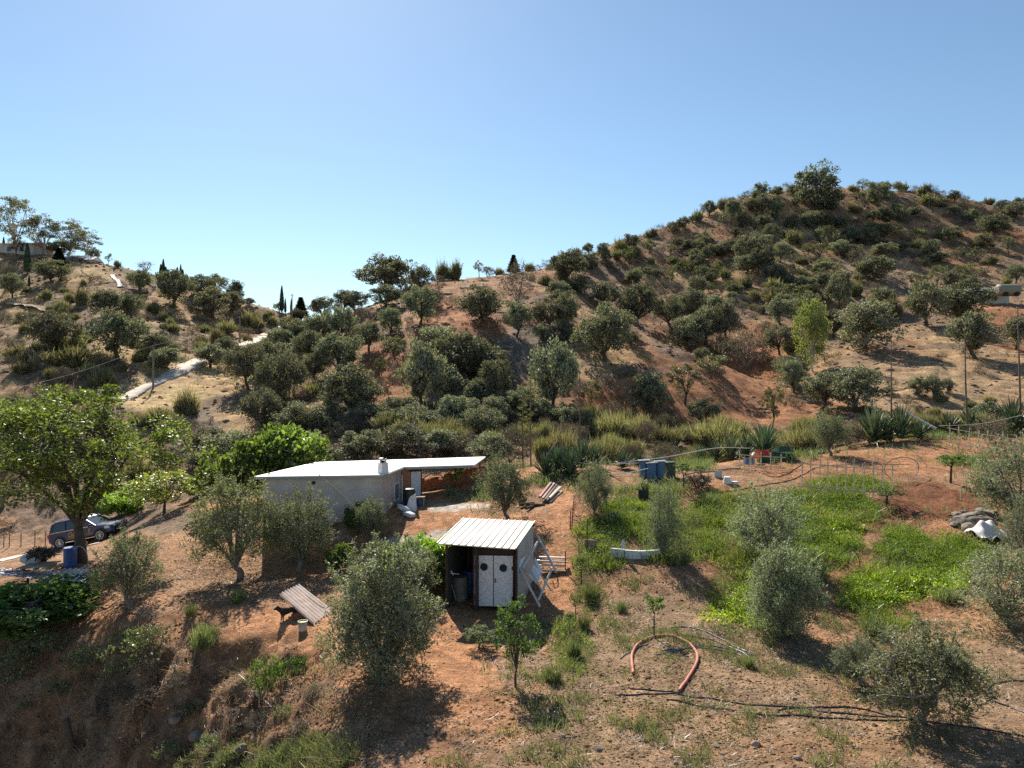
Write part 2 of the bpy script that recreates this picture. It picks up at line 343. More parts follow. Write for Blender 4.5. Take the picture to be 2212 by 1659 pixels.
b.inputs['Roughness'].default_value = .95; b.inputs['Specular IOR Level'].default_value = .15
at = N(t, 'ShaderNodeAttribute', attribute_name="soil"); tc = N(t, 'ShaderNodeTexCoord')
def noise(sc, det=5, rg=.6):
    n = N(t, 'ShaderNodeTexNoise'); n.inputs['Scale'].default_value = sc; n.inputs['Detail'].default_value = det; n.inputs['Roughness'].default_value = rg
    t.links.new(tc.outputs['Object'], n.inputs['Vector']); return n
def mixc(a, bcol, fac, mode='MIX'):
    n = N(t, 'ShaderNodeMix', data_type='RGBA', blend_type=mode)
    t.links.new(a, n.inputs[6])
    if isinstance(bcol, tuple): n.inputs[7].default_value = (*bcol, 1)
    else: t.links.new(bcol, n.inputs[7])
    if isinstance(fac, float): n.inputs[0].default_value = fac
    else: t.links.new(fac, n.inputs[0])
    return n.outputs[2]
def ramp(src, a, bb, ca=(0, 0, 0), cb=(1, 1, 1)):
    n = N(t, 'ShaderNodeValToRGB'); n.color_ramp.elements[0].position = a; n.color_ramp.elements[1].position = bb
    n.color_ramp.elements[0].color = (*ca, 1); n.color_ramp.elements[1].color = (*cb, 1); t.links.new(src, n.inputs[0]); return n.outputs[0]
nA = noise(3.2, 8, .7); nB = noise(14, 6, .75); nC = noise(.7, 6, .65)
c1 = mixc(at.outputs['Color'], ramp(nA.outputs['Fac'], .32, .68, (.62, .58, .55), (1.3, 1.28, 1.25)), 1.0, 'MULTIPLY')
c1 = mixc(c1, ramp(nC.outputs['Fac'], .36, .64, (.72, .70, .68), (1.22, 1.2, 1.16)), 1.0, 'MULTIPLY')
c2 = mixc(c1, ramp(nB.outputs['Fac'], .35, .65, (.66, .64, .62), (1.28, 1.28, 1.28)), 1.0, 'MULTIPLY')
vo = N(t, 'ShaderNodeTexVoronoi'); vo.inputs['Scale'].default_value = 9; t.links.new(tc.outputs['Object'], vo.inputs['Vector'])
st = ramp(vo.outputs['Distance'], .10, .16, (1, 1, 1), (0, 0, 0))
gate = ramp(noise(1.6, 4).outputs['Fac'], .5, .6)
sm = N(t, 'ShaderNodeMath', operation='MULTIPLY'); t.links.new(st, sm.inputs[0]); t.links.new(gate, sm.inputs[1])
c3 = mixc(c2, (.50, .42, .33), sm.outputs[0])
t.links.new(c3, b.inputs['Base Color'])
bp = N(t, 'ShaderNodeBump'); bp.inputs['Strength'].default_value = 1.0; bp.inputs['Distance'].default_value = .2
ad = N(t, 'ShaderNodeMath', operation='ADD'); t.links.new(nA.outputs['Fac'], ad.inputs[0])
m5 = N(t, 'ShaderNodeMath', operation='MULTIPLY'); m5.inputs[1].default_value = .45; t.links.new(nB.outputs['Fac'], m5.inputs[0]); t.links.new(m5.outputs[0], ad.inputs[1])
t.links.new(ad.outputs[0], bp.inputs['Height']); t.links.new(bp.outputs[0], b.inputs['Normal'])
me = mesh_np('ground', np.c_[xs, ys, zs], F, m, smooth=True)
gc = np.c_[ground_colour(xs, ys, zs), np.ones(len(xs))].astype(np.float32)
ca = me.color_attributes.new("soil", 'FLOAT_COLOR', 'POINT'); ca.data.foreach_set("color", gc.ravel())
tag(obj('ground', me), kind='structure')

# ---------------------------------------------------------------- tracks laid on the ground
M_conc = solid('pale_concrete', (.56, .50, .43), .9, var=.18, scale=1.2, dirt=(.42, .3, .2), dirt_amt=.5, bump=.2)
M_dirt = solid('dusty_track', (.52, .38, .25), .95, var=.2, scale=1.0, bump=.4)
def strip(name, pix, width, mat, lift=.06, across=5, n=60, tmax=330, solidw=False):
    c = [np.array(q, float) if len(q) == 3 else G(q[0], q[1], tmax) for q in pix]
    pts = np.array(curve_pts([(p[0], p[1], 0) for p in c], n)); T = np.gradient(pts[:, :2], axis=0); T /= np.linalg.norm(T, axis=1)[:, None] + 1e-9
    Nn = np.c_[-T[:, 1], T[:, 0]]; V = []
    wv = np.broadcast_to(width, (len(c),)); wv = np.interp(np.linspace(0, 1, len(pts)), np.linspace(0, 1, len(c)), wv)
    zl = H(pts[:, 0], pts[:, 1])
    if solidw:
        zl = np.convolve(np.pad(np.maximum(zl, np.maximum(H(pts[:, 0] + Nn[:, 0] * 1.3, pts[:, 1] + Nn[:, 1] * 1.3), H(pts[:, 0] - Nn[:, 0] * 1.3, pts[:, 1] - Nn[:, 1] * 1.3))), 4, 'edge'), np.ones(9) / 9, 'valid') + .1
    for i in range(len(pts)):
        zc = zl[i]
        if solidw:
            for k, (s, dz) in enumerate(((-.5, -1.2), (-.5, 0), (0, .02), (.5, 0), (.5, -1.2))):
                s *= wv[i] * (1 + .03 * math.sin(i * 1.7)); V.append((pts[i, 0] + Nn[i, 0] * s, pts[i, 1] + Nn[i, 1] * s, zc + dz))
            continue
        for k in range(across):
            s = (k / (across - 1) - .5) * wv[i] * (1 + .12 * math.sin(i * 1.7 + k)); x, y = pts[i, 0] + Nn[i, 0] * s, pts[i, 1] + Nn[i, 1] * s
            V.append((x, y, max(gz(x, y), zc - .05) + lift))
    ii = np.arange(len(pts) * across).reshape(len(pts), across)
    Fq = np.stack([ii[:-1, :-1], ii[:-1, 1:], ii[1:, 1:], ii[1:, :-1]], -1).reshape(-1, 4)
    return tag(obj(name, mesh_np(name, V, Fq, mat, smooth=True)), kind='structure')
road = strip('road', [(255, 868), (300, 846), (340, 828), (380, 808), (420, 790), (455, 772), (515, 748), (560, 735), (600, 716), (640, 708)], [1.6, 1.8, 2.1, 2.6, 2.8, 2.6, 2.6, 3.2, 3.4, 2.6], M_conc, .22, n=90, solidw=True)
strip('lane', [(-60, 1228), (20, 1207), (80, 1196), (140, 1187), (200, 1177)], .85, M_conc, .04, n=50)
strip('path', [(55, 752), (120, 738), (170, 726), (205, 715)], 1.4, M_dirt, .12)
strip('path', [(215, 694), (245, 690), (280, 690)], 1.6, M_dirt, .12)
strip('path', [(10, 656), (60, 662), (120, 672)], 1.2, M_dirt, .12)
# ---------------------------------------------------------------- plant builders
F_oak = foliage('oak_leaf', (.066, .066, .044), (.275, .265, .19), .30, .035, .55)
F_oakl = foliage('oak_leaf_pale', (.09, .094, .062), (.35, .35, .25), .30, .045, .55)
F_alm = foliage('almond_leaf', (.06, .065, .022), (.22, .215, .085), .35, .06)
F_brn = foliage('dry_twig_leaf', (.06, .045, .035), (.22, .175, .135), .2, .03)
F_far = foliage('far_broom', (.11, .10, .055), (.31, .28, .155), .3, .02)
F_broom = foliage('broom_stem', (.13, .12, .06), (.38, .35, .20), .35, .03)
F_cyp = foliage('cypress_leaf', (.025, .036, .02), (.085, .11, .06), .15, .03)
F_olive = foliage('olive_leaf', (.055, .070, .028), (.28, .305, .16), .36, .05, .55)
F_olives = foliage('olive_leaf_silver', (.085, .10, .05), (.40, .42, .27), .36, .06, .55)
F_green = foliage('broad_leaf', (.035, .06, .012), (.15, .21, .05), .45, .04, .55)
F_lime = foliage('bright_leaf', (.10, .19, .015), (.34, .50, .05), .50, .10)
F_euc = foliage('eucalyptus_leaf', (.07, .08, .035), (.26, .25, .14), .35, .10)
F_ginkgo = foliage('poplar_leaf', (.10, .125, .03), (.28, .31, .09), .4, .05)
F_agave = foliage('agave_blade', (.035, .06, .03), (.12, .165, .095), .12, .08, .5)
F_yel = foliage('citrus_leaf', (.10, .14, .012), (.36, .40, .05), .5, .10)
def unit(v): return v / (np.linalg.norm(v, axis=-1, keepdims=True) + 1e-9)
def leaf_quads(c, d, n, L, Wd):
    """diamond leaves: centre c, direction d, normal n"""
    d = unit(d); s = unit(np.cross(d, n)); L = np.broadcast_to(L, (len(c),))[:, None]; Wd = np.broadcast_to(Wd, (len(c),))[:, None]
    up = unit(np.cross(s, d))
    v = np.stack([c - d * L / 2, c + s * Wd / 2 + up * Wd * .12, c + d * L / 2, c - s * Wd / 2 + up * Wd * .12], 1).reshape(-1, 3)
    return v, np.arange(len(c) * 4).reshape(-1, 4)
def gen_tree(seed, Hh=5.5, Rr=3.0, zc=.62, rz=.40, nmaj=8, nmin=7, leaves=5000, cr=.75, L=.26, Wd=.16, tr=.22, fork=.28, lean=.3, hang=0, flat=.75, gap=0, upb=.35, sprig=0, open_=0.0, nside=7, zlow=1.55, shoots=0, lobe=.22):
    g = np.random.default_rng(seed); tb = MB(); Rv = np.array((Rr, Rr, rz * Hh)); Cc = np.array((0, 0, zc * Hh))
    fk = np.array((g.normal(0, lean), g.normal(0, lean), fork * Hh)); Cc[:2] += fk[:2] * .6
    mid = fk * .5 + np.array((g.normal(0, lean * .5), g.normal(0, lean * .5), 0))
    tb.tube(curve_pts([(0, 0, -.45), mid, fk], 6), list(np.linspace(tr * 1.35, tr * .85, 7)), nside)
    mins = []
    ga = 2.39996
    ph = g.uniform(0, 6.28, 3)
    for i in range(nmaj):
        u = (i + .5) / nmaj; zz = 1 - u * zlow; a = i * ga + g.normal(0, .35); rr = math.sqrt(max(0, 1 - min(1, zz * zz)))
        mj = Cc + Rv * np.array((rr * math.cos(a), rr * math.sin(a), zz)) * g.uniform(.36, .70) * (1 + lobe * math.sin(2 * a + ph[0]) + lobe * .7 * math.sin(3 * a + ph[1]))
        md = (fk + mj) / 2 + np.array((0, 0, .12 * Hh * rr))* g.uniform(-.3, 1) + g.normal(0, .12 * Rr / 3, 3)
        tb.tube(curve_pts([fk, md, mj], 6), list(np.linspace(tr * .55, tr * .2, 7)), 5, cap=False)
        for j in range(nmin):
            for _ in range(20):
                q = mj + g.normal(0, 1, 3) * Rv * .34; e = (q - Cc) / Rv; n = np.linalg.norm(e)
                if .45 + open_ < n < 1.0: break
            if n > 1.05: q = Cc + (q - Cc) / n
            if q[2] < fork * Hh * .55: q[2] = fork * Hh * .6 + .1
            tb.tube([mj, (mj + q) / 2 + g.normal(0, .06 * Rr, 3), q], [tr * .18, tr * .11, tr * .04], 4, cap=False); mins.append(q)
    nm0 = len(mins)
    for j in range(shoots):
        a = g.uniform(0, 6.28); e = g.uniform(.1, .95); b0 = Cc + Rv * .86 * np.array((math.cos(a) * e, math.sin(a) * e, math.sqrt(1 - e * e))); dv = np.array((math.cos(a) * e * .6, math.sin(a) * e * .6, 1)) * g.uniform(.10, .24) * Hh
        tb.tube([b0 - dv * .6, b0 + dv], [.012, .004], 3, cap=False)
        for s_ in (.1, .4, .7, 1): mins.append(b0 + dv * s_)
    mins = np.array(mins); w = g.uniform(.35, 1.4, len(mins)); w[nm0:] *= .22; w /= w.sum(); k = g.choice(len(mins), leaves, p=w)
    sz = g.uniform(.6, 1.25, len(mins)) * cr; sz[nm0:] *= .3
    o = unit(g.normal(0, 1, (leaves, 3))); rad = sz[k] * g.uniform(.15, 1, leaves) ** .5
    off = o * rad[:, None]; off[:, 2] *= flat
    if gap: off *= (1 - gap * .5 * g.random((leaves, 1)))
    c = mins[k] + off
    d = o * .9 + g.normal(0, .6, (leaves, 3)); d[:, 2] += upb - hang
    if hang: d = g.normal(0, .4, (leaves, 3)); d[:, 2] -= 1; c[:, 2] -= g.random(leaves) * cr * hang
    if sprig:
        ns = leaves // sprig; k0 = k[:ns]; c0 = c[:ns]; d0 = unit(d[:ns]); tt = np.linspace(-.5, .5, sprig); sl = L * sprig * .28
        c = (c0[:, None] + d0[:, None] * tt[None, :, None] * sl + g.normal(0, L * .12, (ns, sprig, 3))).reshape(-1, 3)
        side = unit(g.normal(0, 1, (ns, sprig, 3))); d = (d0[:, None] * .75 + side * .65).reshape(-1, 3); o = np.repeat(o[:ns], sprig, 0)
    n = unit(g.normal(0, .7, (len(c), 3)) + np.array((0, 0, .8)) + o * .5)
    v, f = leaf_quads(c, d, n, L * g.uniform(.7, 1.3, len(c)), Wd * g.uniform(.7, 1.3, len(c)))
    return tb, v, f, g.random(len(c))
def finish(name, tb, v, f, tone, leafmat, barkmat, crown='crown', trunk='trunk'):
    lo, hi = np.percentile(v, 1, 0), np.percentile(v, 99, 0)
    W = (hi[0] - lo[0] + hi[1] - lo[1]) / 2; Ht = hi[2]
    me = mesh_np(name + '_' + crown, v, f, leafmat, tone=tone)
    tm = None
    if tb is not None:
        tm = bpy.data.meshes.new(name + '_' + trunk); tm.from_pydata(tb.v, [], tb.f); tm.materials.append(barkmat); tm.polygons.foreach_set('use_smooth', [True] * len(tm.polygons))
    return dict(crown=me, trunk=tm, W=W, H=Ht, cn=crown, tn=trunk)
def shrub(seed, n=900, hgt=1.0, rad=.5, L=(.3, .8), wd=.018, mat=None, spread=.5, name='shrub', curl=.25, base=.25):
    """many thin stems rising from one foot"""
    g = np.random.default_rng(seed); a = g.uniform(0, 2 * np.pi, n); rr = rad * base * np.sqrt(g.random(n))
    nf = 7; fa = g.uniform(0, 6.28, nf); fr = g.uniform(.1, 1, nf) * rad * .75
    k = g.integers(0, nf, n); p0 = np.c_[np.cos(a) * rr + np.cos(fa[k]) * fr[k], np.sin(a) * rr + np.sin(fa[k]) * fr[k], np.zeros(n)]
    d = g.normal(0, spread, (n, 3)); d[:, 2] = 1; d[:, :2] += p0[:, :2] / rad * .45; d = unit(d)
    top = hgt * g.uniform(.45, 1, n) * (1 - .45 * (fr[k] / rad) ** 2)
    V = []; T = []; sgs = 2
    p = p0.copy(); p += d * (top * g.uniform(0, .35, n))[:, None]
    s = unit(np.cross(d, g.normal(0, 1, (n, 3))))
    ln = (top * g.uniform(L[0], L[1], n))[:, None]
    q = p + d * ln * .55; d2 = unit(d + g.normal(0, curl, (n, 3))); r_ = q + d2 * ln * .45
    w = wd * g.uniform(.6, 1.4, n)[:, None]
    V = np.stack([p - s * w * .5, p + s * w * .5, q + s * w * .6, q - s * w * .6, r_ + s * w * .12, r_ - s * w * .12], 1).reshape(-1, 3)
    i = np.arange(n) * 6; Fq = np.r_[np.c_[i, i + 1, i + 2, i + 3], np.c_[i + 3, i + 2, i + 4, i + 5]]
    t = g.random(n); tone = np.r_[t, t]
    return finish(name, None, V, Fq, tone, mat, None, 'stems')
def leafy(seed, n=1500, hgt=1, rad=.6, L=.12, Wd=.08, mat=None, name='bush', nc=14, twig=None):
    """low rounded bush of leaf clumps on short twigs"""
    g = np.random.default_rng(seed); a = g.uniform(0, 6.28, nc); r0 = rad * .62 * np.sqrt(g.random(nc))
    c0 = np.c_[np.cos(a) * r0, np.sin(a) * r0, hgt * (.28 + .5 * g.random(nc) * (1 - (r0 / rad) ** 2))]
    k = g.integers(0, nc, n); o = unit(g.normal(0, 1, (n, 3))); c = c0[k] + o * (g.uniform(.2, 1, n) ** .5)[:, None] * np.array((rad * .42, rad * .42, hgt * .3)); c[:, 2] = np.maximum(c[:, 2], .02)
    v, f = leaf_quads(c, o + g.normal(0, .5, (n, 3)), unit(g.normal(0, .7, (n, 3)) + (0, 0, .8)), L * g.uniform(.7, 1.3, n), Wd * g.uniform(.7, 1.3, n))
    tb = MB()
    for q in c0: tb.tube([(0, 0, -.2), q * .5 + g.normal(0, .05, 3), q], [.04 * hgt, .025 * hgt, .008], 4, cap=False)
    return finish(name, tb, v, f, g.random(n), mat, M_bark, 'foliage', 'stems')
def cypress(seed, name='cypress', cone=0):
    g = np.random.default_rng(seed); n = 3000; z = g.uniform(.07, 1, n) ** .9
    prof = (np.sin(np.clip((z - .05) / .95, 0, 1) ** .55 * np.pi) ** .7 if not cone else (1 - z) * (1 + .35 * np.abs(np.sin(z * 22))))
    rad = (.5 if cone else .45) * prof * g.uniform(.55, 1.08, n); a = g.uniform(0, 6.28, n)
    c = np.c_[np.cos(a) * rad, np.sin(a) * rad, z * 6]; d = np.c_[np.cos(a) * .4, np.sin(a) * .4, np.ones(n) * (1.2 if not cone else -.1)] + g.normal(0, .3, (n, 3))
    v, f = leaf_quads(c, d, np.c_[np.cos(a), np.sin(a), a * 0 + .3], .34, .12)
    tb = MB().tube([(0, 0, -.4), (0, 0, .8), (0, 0, 4.5)], [.1, .09, .02], 6)
    return finish(name, tb, v, f, g.random(n), F_cyp, M_bark)
def agave(seed):
    g = np.random.default_rng(seed); mb = MB(); n = 46; V = []; Fq = []; tone = []
    for i in range(n):
        a = i * 2.39996 + g.normal(0, .1); el = R(12 + 72 * (i / n) ** .8); ln = g.uniform(.85, 1.1) * (1.15 - .25 * (i / n)); w = .085; b0 = len(V)
        dh = np.array((math.cos(a), math.sin(a), 0)); sd = np.array((-math.sin(a), math.cos(a), 0)); p = dh * .06 + np.array((0, 0, .05 + .12 * i / n)); e = el
        for k in range(6):
            t_ = k / 5; ww = w * (1 - t_ ** 2.2) * (.75 + .5 * t_ * (1 - t_) * 2) + .004; dirr = dh * math.cos(e) + np.array((0, 0, math.sin(e))); up = -dh * math.sin(e) + np.array((0, 0, math.cos(e)))
            V += [p - sd * ww + up * ww * .35, p - up * ww * .15, p + sd * ww + up * ww * .35]; p = p + dirr * ln / 5; e -= .05 + .05 * g.random() * (1 - i / n) * 2
        for k in range(5):
            q = b0 + k * 3; Fq += [(q, q + 1, q + 4, q + 3), (q + 1, q + 2, q + 5, q + 4)]; tone += [g.random()] * 2
    return finish('agave', None, np.array(V), np.array(Fq), tone, F_agave, None, 'leaves')
def bare(seed):
    tb, v, f, tn = gen_tree(seed, leaves=500, nmaj=9, nmin=12, L=.2, Wd=.04, tr=.2, fork=.2, cr=.6)
    return finish('bare_tree', tb, v, f, tn, F_brn, M_barkgrey)
PROTO = {
 'o': [finish('oak', *gen_tree(100 + i, leaves=6400, Rr=2.9 + .2 * (i % 3), nmaj=9 + i % 3, lean=.25 + .1 * (i % 2), zc=.56 + .02 * (i % 3), rz=.44, cr=.82, fork=.22), F_oak, M_bark) for i in range(7)],
 'l': [finish('oak_pale', *gen_tree(140 + i, leaves=6400, Rr=2.8, nmaj=10, cr=.8, lean=.3, fork=.18, zc=.55, rz=.45), F_oakl, M_bark) for i in range(5)],
 'a': [finish('almond', *gen_tree(180 + i, leaves=2300, Rr=2.7, nmaj=7, nmin=5, cr=.6, fork=.25, L=.24, Wd=.12, tr=.17, lean=.4, open_=.15), F_alm, M_bark) for i in range(5)],
 'b': [finish('scrub', *gen_tree(220 + i, leaves=2300, Rr=3, Hh=4.2, zc=.5, rz=.48, nmaj=8, nmin=8, cr=.7, fork=.08, L=.26, Wd=.07, tr=.1), F_brn, M_barkgrey, 'twigs', 'stems') for i in range(4)],
 'g': [shrub(260 + i, n=1800, hgt=3.0, rad=1.8, wd=.07, mat=F_far, spread=.6, L=(.12, .35), curl=.7) for i in range(4)],
 'w': [bare(300), bare(301)],
 'c': [cypress(310), cypress(311)], 'p': [cypress(312, 'conifer', 1)],
 'e': [finish('eucalyptus', *gen_tree(320 + i, Hh=14, Rr=5, zc=.6, rz=.42, nmaj=9, nmin=7, leaves=3600, cr=1.3, L=.5, Wd=.22, tr=.3, fork=.16, lean=.5, flat=.6, open_=.1), F_euc, M_barkpale) for i in range(4)],
 'E': [finish('poplar', *gen_tree(330, Hh=14, Rr=4, zc=.55, rz=.46, nmaj=14, nmin=6, leaves=7000, cr=1.2, L=.36, Wd=.22, tr=.2, fork=.14, lean=.25, hang=1.2), F_ginkgo, M_barkpale)],
}
KIND = {'o': ('holm_oak', 'tree', 'dark holm oak'), 'l': ('holm_oak', 'tree', 'pale holm oak'), 'a': ('almond_tree', 'tree', 'open-crowned almond tree'),
        'b': ('dry_shrub', 'shrub', 'brown twiggy shrub'), 'g': ('broom_shrub', 'shrub', 'yellow-green broom bush'), 'w': ('bare_tree', 'tree', 'leafless grey tree'),
        'c': ('cypress', 'tree', 'narrow dark cypress'), 'p': ('conifer', 'tree', 'dark conical conifer'), 'e': ('eucalyptus', 'tree', 'tall airy eucalyptus'), 'E': ('poplar', 'tree', 'tall bright tree')}
def place(pr, name, loc, w, h, rz, label, cat, group=None, tilt=(0, 0)):
    o = thing(name, label, cat, loc, group, rz); o.rotation_euler[0], o.rotation_euler[1] = tilt
    o.scale = (w / pr['W'], w / pr['W'], h / pr['H'])
    obj(pr['cn'], pr['crown'], o)
    if pr['trunk'] is not None: obj(pr['tn'], pr['trunk'], o)
    return o
# ---------------------------------------------------------------- trees and shrubs of the slopes, one by one
# zoom-window lists: centre x, foot y, width, height, kind ; converted to photo units by origin and factor
def conv(lst, ox, oy, k): return [(ox + a[0] / k, oy + a[1] / k, a[2] / k, a[3] / k, a[4]) for a in lst]
T = []
T += conv([(110,665,330,470,'e'),(340,655,260,340,'e'),(560,665,300,310,'e'),(720,672,230,245,'e'),(520,680,260,115,'o'),(130,690,130,165,'a'),
 (232,842,54,258,'c'),(30,652,24,130,'c'),(250,957,20,100,'c'),(675,1122,30,150,'c'),(500,785,125,165,'p'),(445,935,290,178,'o'),(50,882,135,135,'b'),(100,1065,215,190,'o'),
 (800,728,112,98,'o'),(928,768,55,92,'a'),(1010,778,65,55,'g'),(770,920,150,80,'b'),(715,942,60,50,'g'),(1245,862,178,148,'w'),
 (1388,858,27,92,'c'),(1409,858,30,126,'c'),(1432,863,24,82,'c'),(1450,865,22,72,'c'),(1494,874,40,77,'c'),(1530,884,30,92,'c'),(1560,890,24,112,'c'),(1578,895,26,87,'c'),(1607,918,16,60,'c'),(1620,921,17,56,'c'),(1648,928,26,52,'c'),
 (1190,995,205,155,'o'),(1480,1135,340,265,'o'),(1740,1055,260,170,'o'),(1870,1010,180,140,'o'),(1830,1235,330,225,'o'),(2040,1110,150,170,'o'),(2000,1185,180,160,'o'),(2150,1122,100,60,'o'),
 (885,1245,340,220,'o'),(1130,1235,200,180,'o'),(545,1232,72,90,'o'),(385,1555,360,310,'o'),(990,1595,380,345,'l'),(1310,1562,240,180,'l'),(1960,1565,170,145,'o'),(1800,1655,220,170,'l'),
 (245,1002,72,42,'g'),(260,1092,95,72,'b'),(390,1065,130,80,'g'),(600,1100,125,90,'g'),(700,1122,140,150,'g'),(440,1195,95,65,'o'),(210,1275,150,100,'b'),(200,1365,125,85,'g'),(30,1305,120,150,'b'),(640,1245,85,62,'g'),
 (1280,1255,115,72,'b'),(1410,1255,90,80,'g'),(1410,1345,62,62,'o'),(1470,1295,85,72,'g'),(1580,1275,80,52,'b'),(1710,1255,150,70,'b'),(1650,1365,150,90,'b'),(1440,1445,170,100,'b'),(1770,1345,120,62,'g'),(1870,1435,130,120,'g'),
 (1740,1455,120,72,'g'),(1960,1355,200,100,'g'),(2150,1305,180,120,'g'),(2100,1245,110,82,'g'),(650,1505,200,120,'g'),(600,1645,300,160,'g'),(400,1645,300,125,'g'),(850,1655,200,100,'g'),(1590,1505,170,82,'b'),(1230,1355,105,72,'g'),
 (100,1655,150,120,'b'),(70,1480,120,90,'b'),(40,1160,90,170,'b'),(300,1245,140,80,'b'),(540,1330,160,90,'b'),(700,1400,150,80,'b'),(330,1120,110,70,'b'),(480,1130,100,60,'b'),(620,1180,100,70,'b'),(560,1010,90,50,'g'),(320,720,90,50,'b'),(180,720,110,45,'b'),(120,790,120,70,'b'),(300,800,90,60,'b'),(640,740,120,60,'b'),(1180,1110,60,80,'a'),(1250,1100,60,70,'a'),(1350,1500,90,60,'b'),(520,1600,120,90,'g'),(250,1620,150,110,'g'),(1000,1240,90,60,'b'),(1150,1440,90,50,'b')], 0, 380.2, 4.0)
T += conv([(360,622,36,226,'c'),(391,617,20,128,'c'),(441,617,18,138,'c'),(335,620,80,70,'o'),(520,655,130,190,'p'),(495,692,120,82,'o'),
 (1290,500,430,290,'o'),(1560,470,185,200,'o'),(1250,595,260,170,'o'),(700,695,180,165,'o'),(890,645,170,172,'o'),(1000,622,200,150,'o'),(1070,695,200,130,'b'),(1690,605,155,205,'b'),(1540,745,235,275,'l'),(1400,565,140,130,'b'),(2060,765,310,295,'o'),
 (1300,835,180,200,'l'),(1110,965,210,205,'l'),(1320,1012,190,165,'a'),(1210,1172,112,160,'a'),(1340,1155,170,90,'b'),(1245,1272,130,72,'b'),
 (850,885,240,245,'l'),(650,905,260,205,'l'),(430,905,240,185,'o'),(330,1005,260,195,'l'),(600,1065,300,225,'o'),(850,1185,340,305,'l'),(640,1225,200,205,'o'),(220,1205,380,265,'o'),(60,1305,300,330,'o'),(330,1445,360,380,'o'),(470,1335,180,225,'o'),(110,1115,240,155,'o'),(180,1665,300,300,'o'),
 (920,1565,430,395,'o'),(1570,1475,330,475,'l'),(1760,1435,260,285,'l'),(1920,1235,480,345,'o'),(1680,1085,370,275,'l'),(1960,1125,300,225,'o'),(2050,1485,260,235,'o'),(2180,1355,160,205,'o'),
 (1090,1605,260,165,'l'),(1300,1655,220,165,'l'),(1500,1645,240,185,'l'),(1690,1655,220,155,'l'),(1850,1645,260,245,'l'),(2050,1665,260,175,'l'),(2150,1605,200,155,'o'),(440,1655,260,145,'o'),(760,1645,240,205,'b'),
 (1700,385,150,92,'b'),(1750,335,130,150,'g'),(1860,335,140,155,'g'),(2060,302,90,130,'a'),(2150,252,125,82,'b'),(1440,475,160,92,'b'),(1000,895,100,165,'b'),(1100,1055,180,92,'b'),(1350,855,90,52,'b'),(2090,492,130,112,'w'),(560,1405,200,105,'b'),(2080,935,300,135,'b'),
 (60,880,100,60,'g'),(160,760,130,60,'g'),(270,720,110,60,'g'),(400,740,100,70,'g'),(120,700,120,80,'g'),(250,660,100,50,'g'),(40,700,80,80,'b'),(60,820,120,70,'b'),(200,810,100,50,'b'),(1650,880,100,50,'b'),(1470,800,90,60,'b')], 518.4, 518.4, 4.0)
T += conv([(330,595,340,405,'b'),(290,245,105,155,'p'),(760,375,330,235,'o'),(860,465,230,122,'o'),(1060,605,260,205,'o'),(560,395,145,92,'g'),(740,785,200,285,'o'),(600,785,330,235,'o'),(310,845,260,265,'l'),(540,875,160,125,'l'),
 (1070,1085,520,435,'o'),(640,1505,430,515,'l'),(1370,750,375,305,'o'),(1640,765,240,235,'o'),(1800,955,310,245,'l'),(1960,905,280,275,'o'),(2150,875,200,300,'o'),
 (1285,217,102,112,'a'),(1350,385,150,122,'l'),(1185,292,72,92,'a'),(1430,312,72,72,'a'),(1440,472,112,92,'g'),(1650,402,105,172,'a'),(1760,302,95,125,'a'),(1910,345,132,115,'a'),(2040,352,105,132,'a'),(1890,495,182,155,'o'),(2090,482,90,122,'b'),(2175,462,85,92,'a'),
 (1980,182,112,125,'o'),(1860,205,112,112,'o'),(1670,212,82,62,'o'),(1560,232,82,82,'b'),(990,265,130,155,'b'),(1060,172,112,122,'o'),(940,112,112,82,'o'),(840,152,112,82,'g'),(1180,162,102,72,'g'),(1270,172,112,112,'a'),(1350,152,102,92,'g'),(1470,112,102,102,'a'),(1090,32,90,42,'b'),(580,205,150,82,'b'),(730,205,130,92,'g'),
 (1700,465,140,112,'b'),(1830,655,240,195,'o'),(2050,645,180,145,'l'),(1990,1200,280,190,'a'),(1780,1435,330,325,'a'),(1960,1605,290,195,'o'),(1440,1505,330,295,'l'),(1310,1612,160,125,'b'),(960,1432,140,195,'a'),(2080,1055,260,235,'b'),(2150,985,180,165,'b'),
 (140,1425,250,315,'o'),(40,1185,180,245,'o'),(110,1645,220,235,'l'),(690,1008,112,92,'g'),(1270,1205,230,125,'b'),(220,1065,62,92,'w'),(1050,1565,165,92,'b'),(820,1510,150,105,'b'),(330,1565,220,145,'b'),(50,505,125,125,'b'),
 (900,330,100,60,'b'),(60,250,90,80,'a'),(160,220,100,60,'g'),(430,220,110,60,'g'),(500,190,80,50,'b'),(1120,230,70,60,'b'),(1560,120,90,70,'b'),(1700,120,90,70,'b'),(1800,100,110,90,'o'),(1620,330,70,50,'b'),(1480,210,80,60,'g'),(1160,400,90,60,'w'),(1050,420,90,50,'b'),(1300,470,110,70,'b'),(2060,240,90,70,'g'),(1950,60,120,80,'o'),(2100,150,140,110,'o'),(1330,60,90,60,'b'),(1220,90,90,60,'b'),(1700,600,110,80,'b')], 1036.8, 518.4, 4.0)
